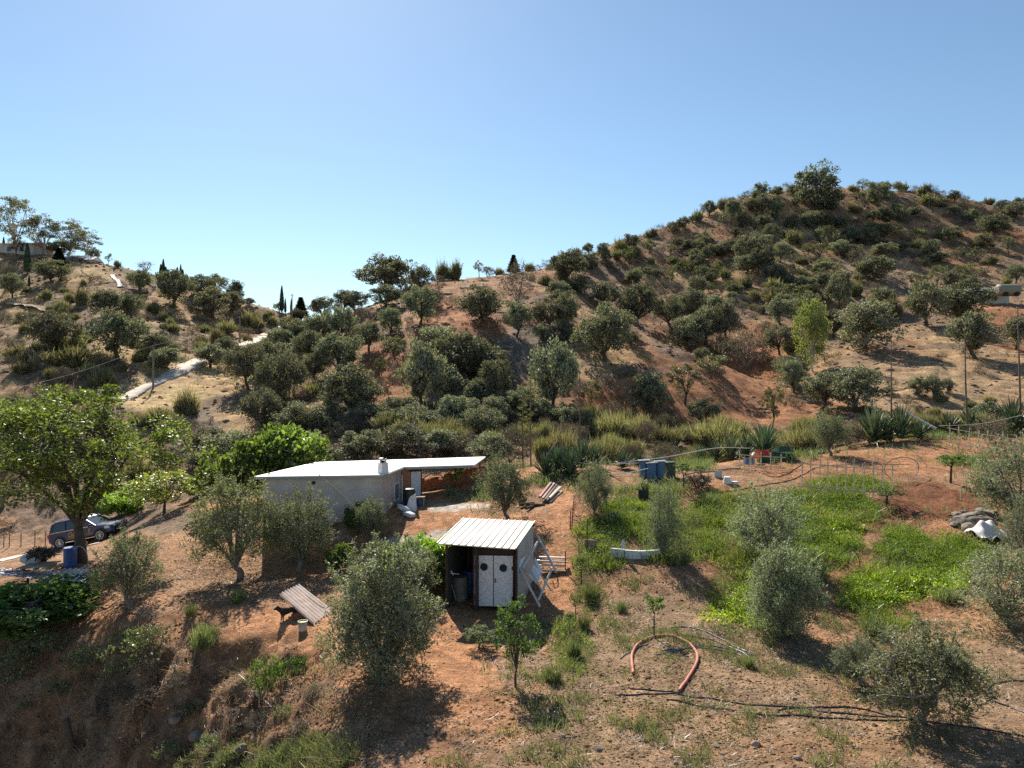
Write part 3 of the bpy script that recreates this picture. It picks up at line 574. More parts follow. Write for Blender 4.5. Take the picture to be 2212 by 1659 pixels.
T += conv([(740,395,335,305,'o'),(830,390,200,160,'o'),(310,285,130,102,'o'),(500,208,90,52,'b'),(970,228,90,46,'g'),(1090,222,90,66,'b'),(1150,345,162,152,'o'),(1220,292,92,62,'o'),(1340,218,100,52,'g'),(1530,255,130,82,'b'),(1520,335,142,82,'g'),(1610,275,82,62,'b'),(1780,315,92,62,'b'),(1960,325,112,46,'g'),(2060,385,112,77,'o'),(2160,445,150,122,'o'),
 (80,325,82,57,'b'),(220,375,102,82,'o'),(320,405,122,132,'o'),(415,445,102,152,'o'),(90,455,142,142,'o'),(60,525,162,122,'b'),(180,495,122,122,'b'),(540,525,132,112,'o'),(660,505,132,112,'l'),(755,505,132,112,'o'),(860,505,112,82,'l'),(930,515,92,92,'a'),(380,605,122,122,'o'),(250,485,102,82,'b'),
 (980,385,112,72,'g'),(1200,445,112,92,'o'),(1290,440,110,90,'g'),(1360,475,142,92,'b'),(1480,450,120,70,'b'),(1660,425,82,62,'b'),(1840,455,102,82,'o'),(1990,565,235,142,'o'),(1940,645,152,92,'o'),(2100,695,82,132,'a'),(1650,605,92,102,'a'),(1540,725,122,122,'o'),(1080,625,152,112,'o'),(1190,565,152,92,'o'),
 (820,645,132,152,'a'),(740,600,100,90,'l'),(540,615,132,102,'g'),(460,755,122,132,'l'),(260,765,262,192,'o'),(330,835,202,172,'o'),(190,835,182,122,'l'),(70,675,132,92,'o'),(640,700,90,90,'a'),(740,725,132,102,'a'),(690,640,80,60,'b'),(880,705,142,102,'l'),(970,725,172,92,'o'),(1020,795,182,162,'b'),(1200,725,192,102,'o'),
 (1120,885,265,155,'l'),(860,855,92,92,'a'),(630,885,112,102,'a'),(720,895,92,102,'a'),(540,855,102,92,'a'),(1350,825,112,132,'w'),(1590,925,125,142,'a'),(1740,885,122,112,'a'),(1830,855,112,92,'a'),(1460,952,92,72,'w'),(1360,957,42,62,'w'),(1880,755,122,112,'a'),(1720,725,92,72,'b'),(880,1085,172,232,'o'),(1000,995,122,112,'g'),
 (1130,1005,162,112,'b'),(1180,1095,192,142,'l'),(1250,1145,142,132,'g'),(370,985,152,112,'g'),(680,995,112,82,'g'),(90,975,112,92,'a'),(190,935,132,92,'g'),(250,1015,102,72,'g'),(380,1055,182,92,'g'),(590,1045,122,82,'g'),(450,1205,162,182,'l'),(640,1225,202,222,'o'),(830,1295,162,172,'o'),(1530,1215,285,275,'o'),(1820,1195,345,265,'o'),
 (1820,952,152,92,'o'),(1120,1405,415,315,'l'),(1890,1455,330,285,'l'),(2170,1385,200,205,'o'),(690,1545,235,505,'E'),(190,1555,400,315,'b'),(530,1645,220,185,'l'),(440,1425,200,185,'o'),(2160,905,130,125,'o'),(1350,600,120,70,'b'),(1450,640,120,70,'g'),(1380,720,120,70,'b'),(1600,520,130,70,'b'),(1750,560,130,70,'b'),(1450,560,110,60,'g'),(1730,640,110,70,'b'),(1560,460,100,60,'b'),
 (2150,560,130,80,'b'),(2180,330,100,60,'o'),(1880,350,100,50,'b'),(600,400,110,60,'b'),(700,440,110,60,'o'),(480,350,110,60,'b'),(1020,470,110,60,'b'),(1100,520,110,70,'g'),(900,600,110,60,'b'),(960,600,80,60,'g'),(420,540,110,60,'b'),(490,660,110,60,'b'),(600,760,110,60,'g'),(170,640,90,60,'b'),(60,760,90,60,'b'),(40,860,90,70,'g'),(820,760,90,50,'b'),(1240,810,90,50,'b'),(1440,780,100,70,'b'),(1980,760,110,60,'g'),(2040,830,80,50,'w'),(300,1120,130,80,'b'),(430,1120,110,70,'b')], 1555.2, 345.6, 3.369)
T += conv([(780,445,430,315,'l'),(500,425,335,265,'l'),(220,295,205,245,'l'),(60,625,190,365,'a'),(1440,345,165,185,'l'),(1290,305,155,135,'l'),(1560,285,125,112,'l'),(270,435,125,105,'b'),(1190,380,180,90,'b'),(1050,300,120,60,'l')], 1658.9, 777.6, 4.0)
LM = [(1300,720,'spreading central spur oak'),(1775,440,'dark summit thicket'),(1765,740,'bright white-trunked tree'),(1890,730,'oak with the wide shadow'),(1120,640,'brown twiggy ridge tree'),
      (840,600,'big skyline oak'),(1070,605,'cut red bank on the ridge'),(560,735,'white concrete road'),(370,590,'row of skyline cypresses'),(110,610,'big round left bush'),(58,560,'tall lone cypress'),
      (160,500,'eucalyptus group'),(330,770,'lower road pole'),(608,650,'tall skyline cypress pair'),(100,740,'round lower left oak'),(1200,830,'tall pale oak above the stalks'),(2130,660,'hillside shed on the right'),
      (980,770,'dark double oak on the spur'),(1480,820,'almond on the orange slope'),(720,830,'oak above the white roof'),(2000,640,'forked right-slope oak'),(1610,570,'dark oak in the gully'),(2150,560,'upper slope edge'),(1400,660,'dark spur-crest oak'),
      (1900,420,'bare hilltop crest'),(1560,420,'left shoulder of the summit'),(540,860,'oak wood by the yellow field'),(1650,890,'broom belt'),(1450,560,'scattered almond terraces')]
rng = random.Random(5)
REC = []
def add_slope(px, py, w, h, k, kmax=330, cnt=[0]):
    D = hit(px, py, kmax); x = (px - CX) / FPX * D; z = CAMZ - (py - CY) / FPX * D; zg = gz(x, D)
    if k in 'gb' and h / FPX * D > 5: h = 5 * FPX / D if k == 'g' else h
    if k == 'c' and 330 < px < 430: h *= 1.35; w *= 1.1
    if k in 'ol' and px < 1110 and not (px < 560 and py < 700): w *= 1.2; h *= 1.03
    w *= {'o': .95, 'l': .95, 'b': .9, 'g': .8}.get(k, 1.0); h *= {'o': 1.17, 'l': 1.17, 'a': 1.1}.get(k, 1.0)
    REC.append([k, px, py, w, h, D, x, min(zg, z) if abs(zg - z) < 3 else z, w / FPX * D, h / FPX * D])
for a in T:
    px, py, w, h, k = a
    add_slope(px, py, w, h * 1.03, k, 178 if (px < 700 and py < 720) else (160 if px < 1200 else 330))
rs_ = random.Random(41)
for px in range(1200, 2200, 21):
    sy = np.interp(px, [1050, 1120, 1200, 1250, 1310, 1380, 1450, 1530, 1600, 1700, 1800, 2000, 2060, 2110, 2212], [618, 596, 592, 578, 560, 522, 497, 462, 427, 412, 405, 412, 436, 452, 462]); k = rs_.choice('oobbagl'); w = rs_.uniform(14, 34) * (1.3 if px < 1450 else 1)
    if 1720 < px < 1860: continue
    add_slope(px + rs_.uniform(-8, 8), sy + rs_.uniform(2, 14), w, w * rs_.uniform(.6, .95), k)
# smaller scrub that fills the slopes, thicker where the photograph shows it thicker
def dens(px, py):
    d = ell(np.array([px]), np.array([py]), [(1700, 540, 260, 130), (1950, 520, 200, 90), (1650, 640, 150, 70, .8), (1350, 560, 120, 60, .5), (300, 780, 260, 70, .9), (450, 690, 200, 50, .8), (80, 740, 110, 70, .9), (700, 900, 160, 60, .8), (1000, 930, 200, 40, .9), (2000, 600, 150, 60, .5), (900, 690, 80, 50, .4), (1200, 700, 60, 60, .5), (150, 900, 160, 70, .9), (1850, 450, 250, 40, .9), (620, 760, 60, 50, .5), (1500, 700, 80, 60, .6), (1250, 930, 80, 30, .8)])[0]
    return max(d, .12)
nn = 0
while nn < 440:
    px, py = rng.uniform(-30, 2240), rng.uniform(400, 960)
    if rng.random() > dens(px, py): continue
    sky_y = np.interp(px, [0, 300, 500, 660, 800, 1050, 1250, 1450, 1700, 2000, 2212], [552, 600, 660, 692, 668, 622, 590, 500, 412, 412, 460])
    if py < sky_y + 10 or (250 < px < 610 and abs(py - (868 - (px - 255) * .44)) < 16) or (250 < px < 450 and 815 < py < 890): continue
    far = (py < 700); r_ = rng.random()
    if far and px > 1200: k = 'b' if r_ < .38 else 'g' if r_ < .46 else 'o' if r_ < .82 else 'a'
    elif px < 700 and py > 700: k = 'g' if r_ < .5 else 'b' if r_ < .9 else 'o'
    elif px < 700: k = 'b' if r_ < .5 else 'g'
    else: k = 'b' if r_ < .6 else 'o' if r_ < .8 else 'g'
    sz = rng.uniform(.8, 1.8) * (1.35 if k in 'oa' else 1); D0 = hit(px, py); w = sz * 1.7 / D0 * FPX
    ln = 868 - (px - 255) * .44
    if 250 < px < 620 and py - w < ln < py + 4: continue
    k = k; k = 'l' if k == 'o' and rng.random() < .45 else k
    add_slope(px, py, w, w * rng.uniform(.55, .8), k); nn += 1
DIRS = lambda dx, dy: ('left of' if dx < 0 else 'right of') if abs(dx) > abs(dy) else ('above' if dy < 0 else 'below')
SEEN = {}
def size_word(k, w, h):
    if k in 'cpeEw': return ''
    s = max(w, h); lim = (2.6, 5.6) if k in 'oal' else (1.6, 3.4)
    return 'small ' if s < lim[0] else 'big ' if s > lim[1] else 'mid-sized '
ORD = ['nearest', 'second nearest', 'third nearest', 'fourth nearest', 'fifth nearest', 'sixth nearest', 'seventh nearest', 'eighth nearest', 'ninth nearest', 'tenth nearest', 'eleventh nearest', 'twelfth nearest'] + ['%dth nearest' % i for i in range(13, 60)]
def lm_of(px, py): return min(LM, key=lambda l: math.hypot(px - l[0], py - l[1]))
keyed = {}
for i, r_ in enumerate(REC):
    k, px, py, w, h = r_[:5]; cyp = py - h / 2; l = lm_of(px, cyp); key = (size_word(k, r_[8], r_[9]) + KIND[k][2], DIRS(px - l[0], cyp - l[1]), l[2]); keyed.setdefault(key, []).append((math.hypot(px - l[0], cyp - l[1]), i))
LAB = {}
for key, lst in keyed.items():
    for n, (dd, i) in enumerate(sorted(lst)):
        LAB[i] = '%s, %s %s the %s' % (key[0], 'just' if (n == 0 and len(lst) == 1 and dd < 60) else (ORD[n] if len(lst) > 1 else 'only one'), key[1], key[2])
GRP = {'o': 'holm oaks scattered over the slopes', 'l': 'holm oaks scattered over the slopes', 'a': 'almond trees on the dry terraces', 'b': 'brown shrubs on the slopes', 'g': 'broom bushes on the slopes', 'w': 'leafless trees on the slopes', 'c': 'cypresses along the left hilltop', 'e': 'eucalyptus trees on the left hilltop', 'p': 'conifers on the skyline'}
for i, (k, px, py, w, h, D, x, z, W_m, H_m) in enumerate(REC):
    pr = PROTO[k][(i * 7 + i // 5) % len(PROTO[k])]
    place(pr, KIND[k][0], (x, D + W_m * .12, z - .08), W_m, H_m, rng.uniform(0, 6.28), LAB[i], KIND[k][1], GRP.get(k))
# ---------------------------------------------------------------- planted trees of the farm
OLV = [finish('olive', *gen_tree(400 + i, Hh=4.0, Rr=1.75, zc=.54, rz=.46, nmaj=15 + i % 3, nmin=10, leaves=[26000, 34000, 26000, 26000][i], cr=.38, L=.085, Wd=.03, tr=.12, fork=.13, lean=.14, flat=1.05, upb=.6, shoots=16, lobe=.3, sprig=6), F_olive, M_barkgrey) for i in range(4)]
OLS = [finish('olive_silver', *gen_tree(420 + i, Hh=4.0, Rr=1.7, zlow=1.95, zc=.50, rz=.50, nmaj=18, nmin=11, leaves=[56000, 26000, 26000][i], cr=.36, L=.085, Wd=.03, tr=.09, fork=.05, lean=.12, flat=1.3, upb=1.0, shoots=26, lobe=.16, sprig=6, open_=-.1), F_olives, M_barkgrey) for i in range(3)]
def plant(pr, name, cxp, by, w, h, label, cat='tree', group=None, rz=0, D=None, dx=0):
    if D is None: g = G(cxp, by)
    else: x = (cxp - CX) / FPX * D; g = np.array([x, D, gz(x, D)])
    D = g[1]
    if name == 'olive_tree': w *= .80; h *= .95
    return place(pr, name, (g[0], g[1], g[2] - .03), w / FPX * D, h / FPX * D, rz, label, cat, group)
GO = 'olive trees of the farmyard'
for a in [
 (OLS[0],820,1458,275,298,'big silvery olive in the foreground left of the white-doored shed',1.0),
 (OLV[0],517,1247,225,232,'tall dark olive with thick trunk left of the house wall',0.3),
 (OLV[2],645,1230,168,182,'slender-trunked olive in front of the house wall',2.0),
 (OLV[3],802,1165,92,95,'small round olive at the corner of the house',4.0),
 (OLV[0],285,1310,168,168,'small olive with leaning trunk below the parked car',5.1),
 (OLV[2],1092,1128,150,158,'round dark olive beside the carport post',3.3),
 (OLS[1],1284,1110,88,122,'small olive by the wire fence at the head of the path',0.6),
 (OLS[2],1436,1202,100,158,'slim silvery olive behind the white block edging',2.2),
 (OLS[1],1662,1213,185,172,'wide silvery olive in the middle of the green plot',3.8),
 (OLS[0],1700,1372,172,205,'silvery olive with bare low trunk below the green plot',5.0),
 (OLV[1],1990,1562,290,228,'large low-branching dark olive in the lower right corner',2.6),
 (OLV[3],1860,1480,130,110,'low bushy olive shoot beside the lower right olive',1.2),
 (OLS[2],2185,1352,220,175,'olive at the right edge below the white tarp',1.9),
 (OLS[1],2185,1120,190,180,'olive at the right edge above the rock pile',4.4),
 (OLS[2],2215,1215,130,150,'olive at the right edge beside the white tarp',0.2),
 (OLV[2],1792,985,105,105,'two-stemmed olive behind the bean canes',2.9),
 (OLS[0],890,1300,120,130,'small olive between the foreground olive and the shed',3.1)]:
    plant(a[0], 'olive_tree', a[1], a[2], a[3], a[4], a[5], group=GO, rz=a[6])
F_tall = foliage('mulberry_leaf', (.045, .075, .014), (.20, .27, .055), .4, .05)
TALL = finish('mulberry', *gen_tree(500, Hh=8.4, Rr=4.2, zc=.64, rz=.37, nmaj=17, nmin=8, leaves=19000, cr=.62, L=.15, Wd=.10, tr=.19, fork=.2, lean=.12, flat=.8, upb=.3, open_=0), F_tall, M_bark)
plant(TALL, 'leafy_tree', 176, 1214, 405, 372, 'tall broad green tree shading the dark blue car', rz=3.9)
F_fig = foliage('fig_leaf', (.05, .088, .018), (.20, .28, .06), .5, .04)
FIG = [finish('fig', *gen_tree(510 + i, Hh=3.6, Rr=2.6, zc=.52, rz=.46, nmaj=10, nmin=8, leaves=5500, cr=.6, L=.26, Wd=.20, tr=.14, fork=.12, lean=.3), F_fig, M_barkgrey) for i in range(2)]
plant(FIG[0], 'fig_tree', 520, 1075, 165, 135, 'bright green fig tree behind the left end of the white roof', D=45)
plant(FIG[1], 'fig_tree', 620, 1070, 170, 150, 'taller bright green fig tree behind the white roof', D=46.5)
plant(FIG[1], 'fig_tree', 75, 1358, 225, 100, 'bushy fig tree on the bank below the scrap sheets', D=29.6, rz=2)
CIT = [finish('citrus', *gen_tree(520 + i, Hh=3.0, Rr=1.6, zc=.6, rz=.42, nmaj=8, nmin=6, leaves=3600, cr=.42, L=.15, Wd=.08, tr=.06, fork=.25, lean=.15), F_yel, M_bark) for i in range(2)]
VIN = [finish('vine', *gen_tree(530 + i, Hh=1.8, Rr=1.5, zc=.5, rz=.5, nmaj=9, nmin=7, leaves=5200, cr=.42, L=.17, Wd=.13, tr=.05, fork=.15, lean=.2), F_lime, M_bark) for i in range(2)]
plant(CIT[0], 'citrus_tree', 355, 1118, 125, 92, 'yellowing citrus tree on the bank behind the car', D=47)
plant(CIT[1], 'citrus_tree', 300, 1110, 80, 70, 'small yellow-green citrus left of the yellowing citrus tree', D=50)
plant(VIN[0], 'leafy_bush', 255, 1120, 90, 52, 'bright lime bush just above the car bonnet', 'bush', D=51)
plant(VIN[1], 'leafy_bush', 430, 1078, 60, 40, 'little lime bush between citrus tree and fig tree', 'bush', D=50)
plant(VIN[1], 'leafy_bush', 210, 1105, 60, 40, 'lime bush seen through the tall leafy tree', 'bush', D=54)
plant(VIN[0], 'grape_vine', 1010, 1152, 105, 68, 'bright green vine behind the left of the shed roof', 'vine', D=33.2)
plant(VIN[1], 'grape_vine', 905, 1262, 125, 108, 'bright green vine left of the open shed bay', 'vine', D=30.2)
plant(VIN[1], 'grape_vine', 975, 1230, 60, 100, 'vine hanging against the left shed post', 'vine', D=30.4)
plant(FIG[0], 'leafy_bush', 730, 1232, 56, 56, 'little dark leafy bush above the foreground olive', 'bush')
plant(FIG[0], 'leafy_bush', 770, 1112, 50, 62, 'dark ivy-like bush against the shaded house wall', 'bush', D=37.3)
plant(CIT[1], 'leafy_bush', 985, 1058, 40, 55, 'young green tree beyond the carport', 'bush', D=45.5)
WIL = finish('willow', *gen_tree(540, Hh=6, Rr=3, zc=.6, rz=.4, nmaj=10, nmin=7, leaves=7000, cr=.8, L=.22, Wd=.05, tr=.14, hang=.8), F_broom, M_barkgrey)
plant(WIL, 'willow', 5, 1010, 130, 185, 'pale feathery green tree at the left edge', D=56)
PCH = finish('peach', *gen_tree(550, Hh=2.6, Rr=.85, zc=.60, rz=.40, nmaj=10, nmin=6, leaves=2300, cr=.2, L=.12, Wd=.045, tr=.04, fork=.2, lean=.1, open_=.1), F_green, M_bark)
PCH2 = finish('sapling', *gen_tree(551, Hh=1.8, Rr=.5, zc=.75, rz=.25, nmaj=4, nmin=4, leaves=500, cr=.16, L=.09, Wd=.06, tr=.03, fork=.5, lean=.04), F_green, M_bark)
plant(PCH, 'peach_tree', 1118, 1482, 100, 192, 'young peach tree with thin leaning trunk before the shed', rz=.6)
plant(PCH, 'peach_tree', 1040, 1400, 70, 50, 'low leafy shoot in front of the white shed doors')
for q in [(1413, 1378, 40, 92, 'little leaf-topped sapling above the pink pipe'), (1255, 1262, 28, 60, 'dark sapling at the fence end of the plot'), (1244, 1345, 26, 62, 'thin sapling beside the red path'), (1230, 1372, 22, 50, 'lower sapling beside the red path'),
          (1478, 1062, 36, 60, 'green sapling in front of the blue barrels'), (1512, 1045, 26, 40, 'round little sapling right of the barrels'), (2053, 1044, 60, 62, 'young tree by the ploughed patch'), (1915, 1095, 60, 40, 'leafy clump at the end of the bean canes')]:
    plant(PCH2, 'sapling', q[0], q[1], q[2], q[3], q[4], 'sapling', rz=q[0])
AGV = [agave(600 + i) for i in range(3)]
AG = [(1178,1032,62,50,'left end of the agave row, beside the planks'),(1205,1020,62,52,'second in the row beyond the planks'),(1232,1030,60,55,'front of the left agave row'),(1258,1015,62,60,'tall one at the middle of the left row'),(1285,1012,55,48,'below the dead agave stalk'),
      (1345,1012,50,34,'left of the blue barrels'),(1380,1003,44,28,'behind the first blue barrel'),(1420,1000,44,26,'behind the blue barrels'),(1512,995,50,40,'left end of the middle agave bank'),(1545,992,56,44,'second of the middle agave bank'),(1580,992,56,48,'middle of the agave bank behind the white bucket'),
      (1612,990,52,44,'dense one left of the spiky tall agave'),(1650,985,84,62,'tall spiky one above the orange jug'),(1885,965,88,70,'broad spiky one at the foot of the white stump stalk'),(1945,965,70,66,'dense one right of the leaning stalk'),(1915,960,60,44,'between the two big right agaves'),
      (2050,950,55,40,'half-dry one behind the right canes'),(2095,948,62,46,'at the foot of the tall middle stalk'),(2188,925,80,64,'at the right edge under the tallest stalk'),(1985,955,50,34,'small one beside the red earth gap')]
for i, q in enumerate(AG):
    plant(AGV[i % 3], 'agave', q[0], q[1], q[2] * 1.1, q[3] * 1.25, 'agave, ' + q[4], 'agave', 'agaves along the terrace edge', rz=i * 1.3, D=None if q[1] > 1005 else [0, 46, 50, 55, 58][1 if q[0] < 1300 else 1 if q[0] < 1450 else 2 if q[0] < 1700 else 3 if q[0] < 2000 else 4])
M_stalk = solid('dead_stalk', (.16, .12, .09), .9, var=.3, scale=6)
M_white = solid('bleached_wood', (.62, .58, .52), .85, var=.2, scale=5)
M_plate = solid('flower_plate', (.30, .32, .10), .9, var=.4, scale=5)
def stalk(px, base, top, D, label, mat=M_stalk, plates=0, lean=0, r=.05):
    b0 = P(px, base, D); b0[2] = gz(b0[0], b0[1]); tp = P(px + lean, top, D)
    o = thing('agave_stalk', label, 'stalk', b0, 'dead agave flower stalks'); mb = MB(); g = np.random.default_rng(int(px))
    mb.tube([b0, (b0 + tp) / 2 + (g.normal(0, .04), 0, 0), tp], [r * 1.2, r * .9, r * .35], 7)
    pm = MB()
    for i in range(14 + plates):
        t_ = g.uniform(.35, 1); q = b0 + (tp - b0) * t_; a = g.uniform(0, 6.28); ln = g.uniform(.15, .5) * (1.4 - t_)
        e = q + np.array((math.cos(a) * ln, math.sin(a) * ln, ln * .25)); mb.tube([q, e], [.014, .006], 4)
        if plates:
            for _ in range(9): pm.tube([e, e + g.normal(0, .11, 3) * (1, 1, .5) + (0, 0, .08)], [.035, .02], 4)
    mb.build('stem', mat, o)
    if plates: pm.tube([b0 + (tp - b0) * .35, tp], [.02, .01], 4); pm.build('flower_cluster', M_plate, o)
stalk(1252, 1000, 805, 47, 'dark dead agave stalk rising left of centre above the agave row', r=.055)
stalk(1130, 975, 830, 53, 'agave stalk with yellow flower plates, the left of the pair', plates=9)
stalk(1147, 975, 806, 52, 'agave stalk with green flower plates, the right of the pair', plates=12)
stalk(1925, 935, 733, 55, 'grey dead agave stalk above the broad right agaves', r=.06)
stalk(2090, 932, 712, 57, 'tall dark agave stalk behind the right canes', lean=-6, r=.075)
stalk(2206, 925, 660, 58, 'tallest dead agave stalk at the right edge', lean=-8, r=.08)
stalk(1893, 940, 860, 55.2, 'short bleached white agave stalk', mat=M_white, lean=-5, r=.07)
f0, f1 = P(1906, 858, 58), P(2022, 926, 55.5)
o = thing('fallen_stalk', 'bleached white stalk fallen slantwise between the right agaves', 'stalk', f1); MB().tube([f0, (f0 + f1) / 2 + (0, 0, -.1), f1], [.04, .08, .11], 8).build('stem', M_white, o)
f0, f1 = P(1160, 1022, 47), P(1205, 950, 50)
o = thing('fallen_stalk', 'grey stalk leaning over the left agaves', 'stalk', f0); MB().tube([f0, (f0 + f1) / 2 + (0, 0, .1), f1], [.07, .06, .03], 8).build('stem', M_barkgrey, o)
# broom belt in the dip behind the garden and behind the house
BR = [shrub(700 + i, n=4200, hgt=2.6, rad=1.5, wd=.028, mat=F_broom, spread=.42, L=(.15, .5), curl=.45) for i in range(4)]
DB = [finish('thicket', *gen_tree(710 + i, leaves=5200, Rr=1.9, Hh=2.6, zc=.5, rz=.5, nmaj=9, nmin=8, cr=.5, fork=.08, L=.16, Wd=.04, tr=.05), F_brn, M_barkgrey, 'twigs', 'stems') for i in range(3)]
rb = random.Random(77); k_ = 0
LMB = ['behind the left of the white roof', 'behind the carport', 'behind the round olive', 'above the left agaves', 'behind the blue barrels', 'behind the agave bank', 'behind the two-stemmed olive', 'behind the broad right agaves', 'at the right edge of the dip']
for row_, (py, D0, n_r) in enumerate([(925, 69, 26), (945, 64, 26), (965, 59, 24), (985, 54.5, 22)]):
    for i in range(n_r):
        px = 690 + (2240 - 690) * (i + rb.uniform(.1, .9)) / n_r
        D = D0 + rb.uniform(-2, 2) + (5 if px > 1850 else 0)
        if 850 < px < 1160 and row_ > 2: continue
        x = (px - CX) / FPX * D; seg = min(8, int((px - 690) / 172)); br = rb.random() < (.72 if 1300 < px < 1720 or px > 1980 else .42)
        pr = rb.choice(BR if br else DB); hh = rb.uniform(1.2, 2.5) * (1.0 if br else .85); k_ += 1
        zt = CAMZ - (893 - CY) / FPX * D - gz(x, D); hh = min(hh, max(zt, .8) * (1 if px > 1200 else 1.2))
        place(pr, 'broom_shrub' if br else 'dry_shrub', (x, D, gz(x, D) - .05), hh * rb.uniform(1.0, 1.4), hh, rb.uniform(0, 6), '%s %s in the dip, %s row, %s' % (('yellow-green broom' if br else 'grey-brown bush'), ['tuft', 'clump', 'bush'][k_ % 3], ['rearmost', 'third', 'second', 'front'][row_], LMB[seg]), 'shrub', 'brush filling the dip behind the terrace')

# dark shrubs and rocks in the stream bed behind the car and behind the house
for i, (px, py, D, w, h, k) in enumerate([(30,1040,62,2.6,1.6,'b'),(120,1080,57,2.2,1.3,'b'),(210,1050,59,2.4,1.4,'b'),(300,1040,60,2.0,1.2,'g'),(370,1000,62,2.2,1.5,'b'),(420,960,67,2.6,2.0,'b'),(455,985,62,3.4,2.6,'o'),(500,1000,58,3.6,2.8,'l'),(560,985,57,3.2,2.4,'o'),(610,990,56,3.0,2.2,'b'),(660,985,56,3.2,2.6,'o'),
      (700,992,54,3.0,1.9,'l'),(740,990,55,3.2,2.0,'b'),(785,990,56,3.0,2.4,'l'),(830,990,57,3.2,2.3,'b'),(870,985,58,3.0,2.2,'o'),(915,988,56,3.0,1.8,'b'),(960,985,57,2.8,2.0,'l'),(1010,985,56,2.8,2.2,'b'),(1060,990,54,2.6,2.2,'l'),(1100,985,54,2.8,2.4,'b'),(405,905,76,1.8,2.2,'g'),(400,950,69,2.4,1.8,'b'),(440,1010,59,2.4,1.8,'l'),(470,1040,54,2.2,1.4,'b'),(160,980,66,2.6,1.6,'g'),(60,960,70,3,2.0,'b'),(260,960,68,2.6,1.5,'b')]):
    x = (px - CX) / FPX * D; pr = PROTO[k][i % len(PROTO[k])]
    place(pr, KIND[k][0], (x, D, gz(x, D) - .1), w * 1.15, h * 1.15, i, '%s in the stream bed, %s from the left%s' % (KIND[k][2], ['first','second','third','fourth','fifth','sixth','seventh','eighth','ninth','tenth','eleventh','twelfth','thirteenth','fourteenth','fifteenth','sixteenth','seventeenth','eighteenth','nineteenth','twentieth'][i % 20] if i < 20 else ['just behind the round olive','right of it all','by the yellow field','below the yellow field','above the fig tree','at the fig tree','behind the tall tree crown','far left behind the tall tree','between tall tree and fig'][min(i - 20, 8)], '' if i > 19 else ' behind the house row'), KIND[k][1], 'growth along the stream bed')
# ---------------------------------------------------------------- stuff: grass, weeds, litter, pebbles
F_grass = foliage('grass_blade', (.07, .12, .018), (.27, .36, .055), .45, .02)
F_lgrass = foliage('lime_grass', (.16, .26, .01), (.40, .52, .03), .5, .06)
F_weed = foliage('weed_blade', (.09, .115, .05), (.24, .26, .12), .4, .06)
F_straw = foliage('straw', (.22, .16, .10), (.60, .50, .38), .15, .05)
F_dry = foliage('dry_grass', (.16, .12, .06), (.42, .31, .17), .3, .03)
gr = np.random.default_rng(9)
def field(box, n, maskf):
    x = gr.uniform(box[0], box[1], n); y = gr.uniform(box[2], box[3], n)
    z = H(x, y); px = CX + FPX * x / y; py = CY + (CAMZ - z) / y * FPX
    w = (fbm(x / 1.3, y / 1.3, 111) - .5) * .55 + (fbm(x / .35, y / .35, 131, 3) - .5) * .3
    k = gr.random(n) < maskf(px, py, x, y, w); return x[k], y[k], z[k]
def blades(name, pos, nper, h, wd, mat, spread=.06, lean=.35, label=None):
    x, y, z = pos; n = len(x) * nper; X = np.repeat(x, nper) + gr.normal(0, spread, n); Y = np.repeat(y, nper) + gr.normal(0, spread, n); Z = np.repeat(z, nper) - .02
    hh = np.repeat(gr.uniform(h[0], h[1], len(x)) * (.35 + 1.3 * sstep(.32, .68, fbm(x / 1.0, y / 1.0, 410, 3))), nper) * gr.uniform(.6, 1.15, n); a = gr.uniform(0, 6.28, n); s = np.c_[np.cos(a), np.sin(a), a * 0] * (wd * gr.uniform(.6, 1.4, n))[:, None]
    d = np.c_[gr.normal(0, lean, n), gr.normal(0, lean, n), np.ones(n)]; p = np.c_[X, Y, Z]; q = p + d * (hh * .55)[:, None]; d2 = d + gr.normal(0, lean, (n, 3)) * (1, 1, .3); r_ = q + d2 * (hh * .45)[:, None]
    V = np.stack([p - s * .5, p + s * .5, q + s * .6, q - s * .6, r_ + s * .1, r_ - s * .1], 1).reshape(-1, 3); i = np.arange(n) * 6
    Fq = np.r_[np.c_[i, i + 1, i + 2, i + 3], np.c_[i + 3, i + 2, i + 4, i + 5]]; t_ = np.clip(gr.random(n) * .7 + np.repeat(fbm(x / .8, y / .8, 400, 2), nper) * .5 - .1, 0, 1)
    return tag(obj(name, mesh_np(name, V, Fq, mat, tone=np.r_[t_, t_])), kind='stuff', label=label)
LIME = [(1980, 1262, 130, 26), (1900, 1290, 60, 20), (1620, 1300, 50, 50, .8), (1570, 1330, 60, 25, .7), (1830, 1150, 40, 20, .5)]
bx = (0, 26, 20, 45)
blades('tall_grass', field(bx, 42000, lambda px, py, x, y, w: ell(px, py, GRASS, nz=w * 1.6) * (.35 + .65 * (fbm(x / 1.1, y / 1.1, 300, 3) > .45))), 5, (.08, .26), .024, F_grass, .09, lean=.6)
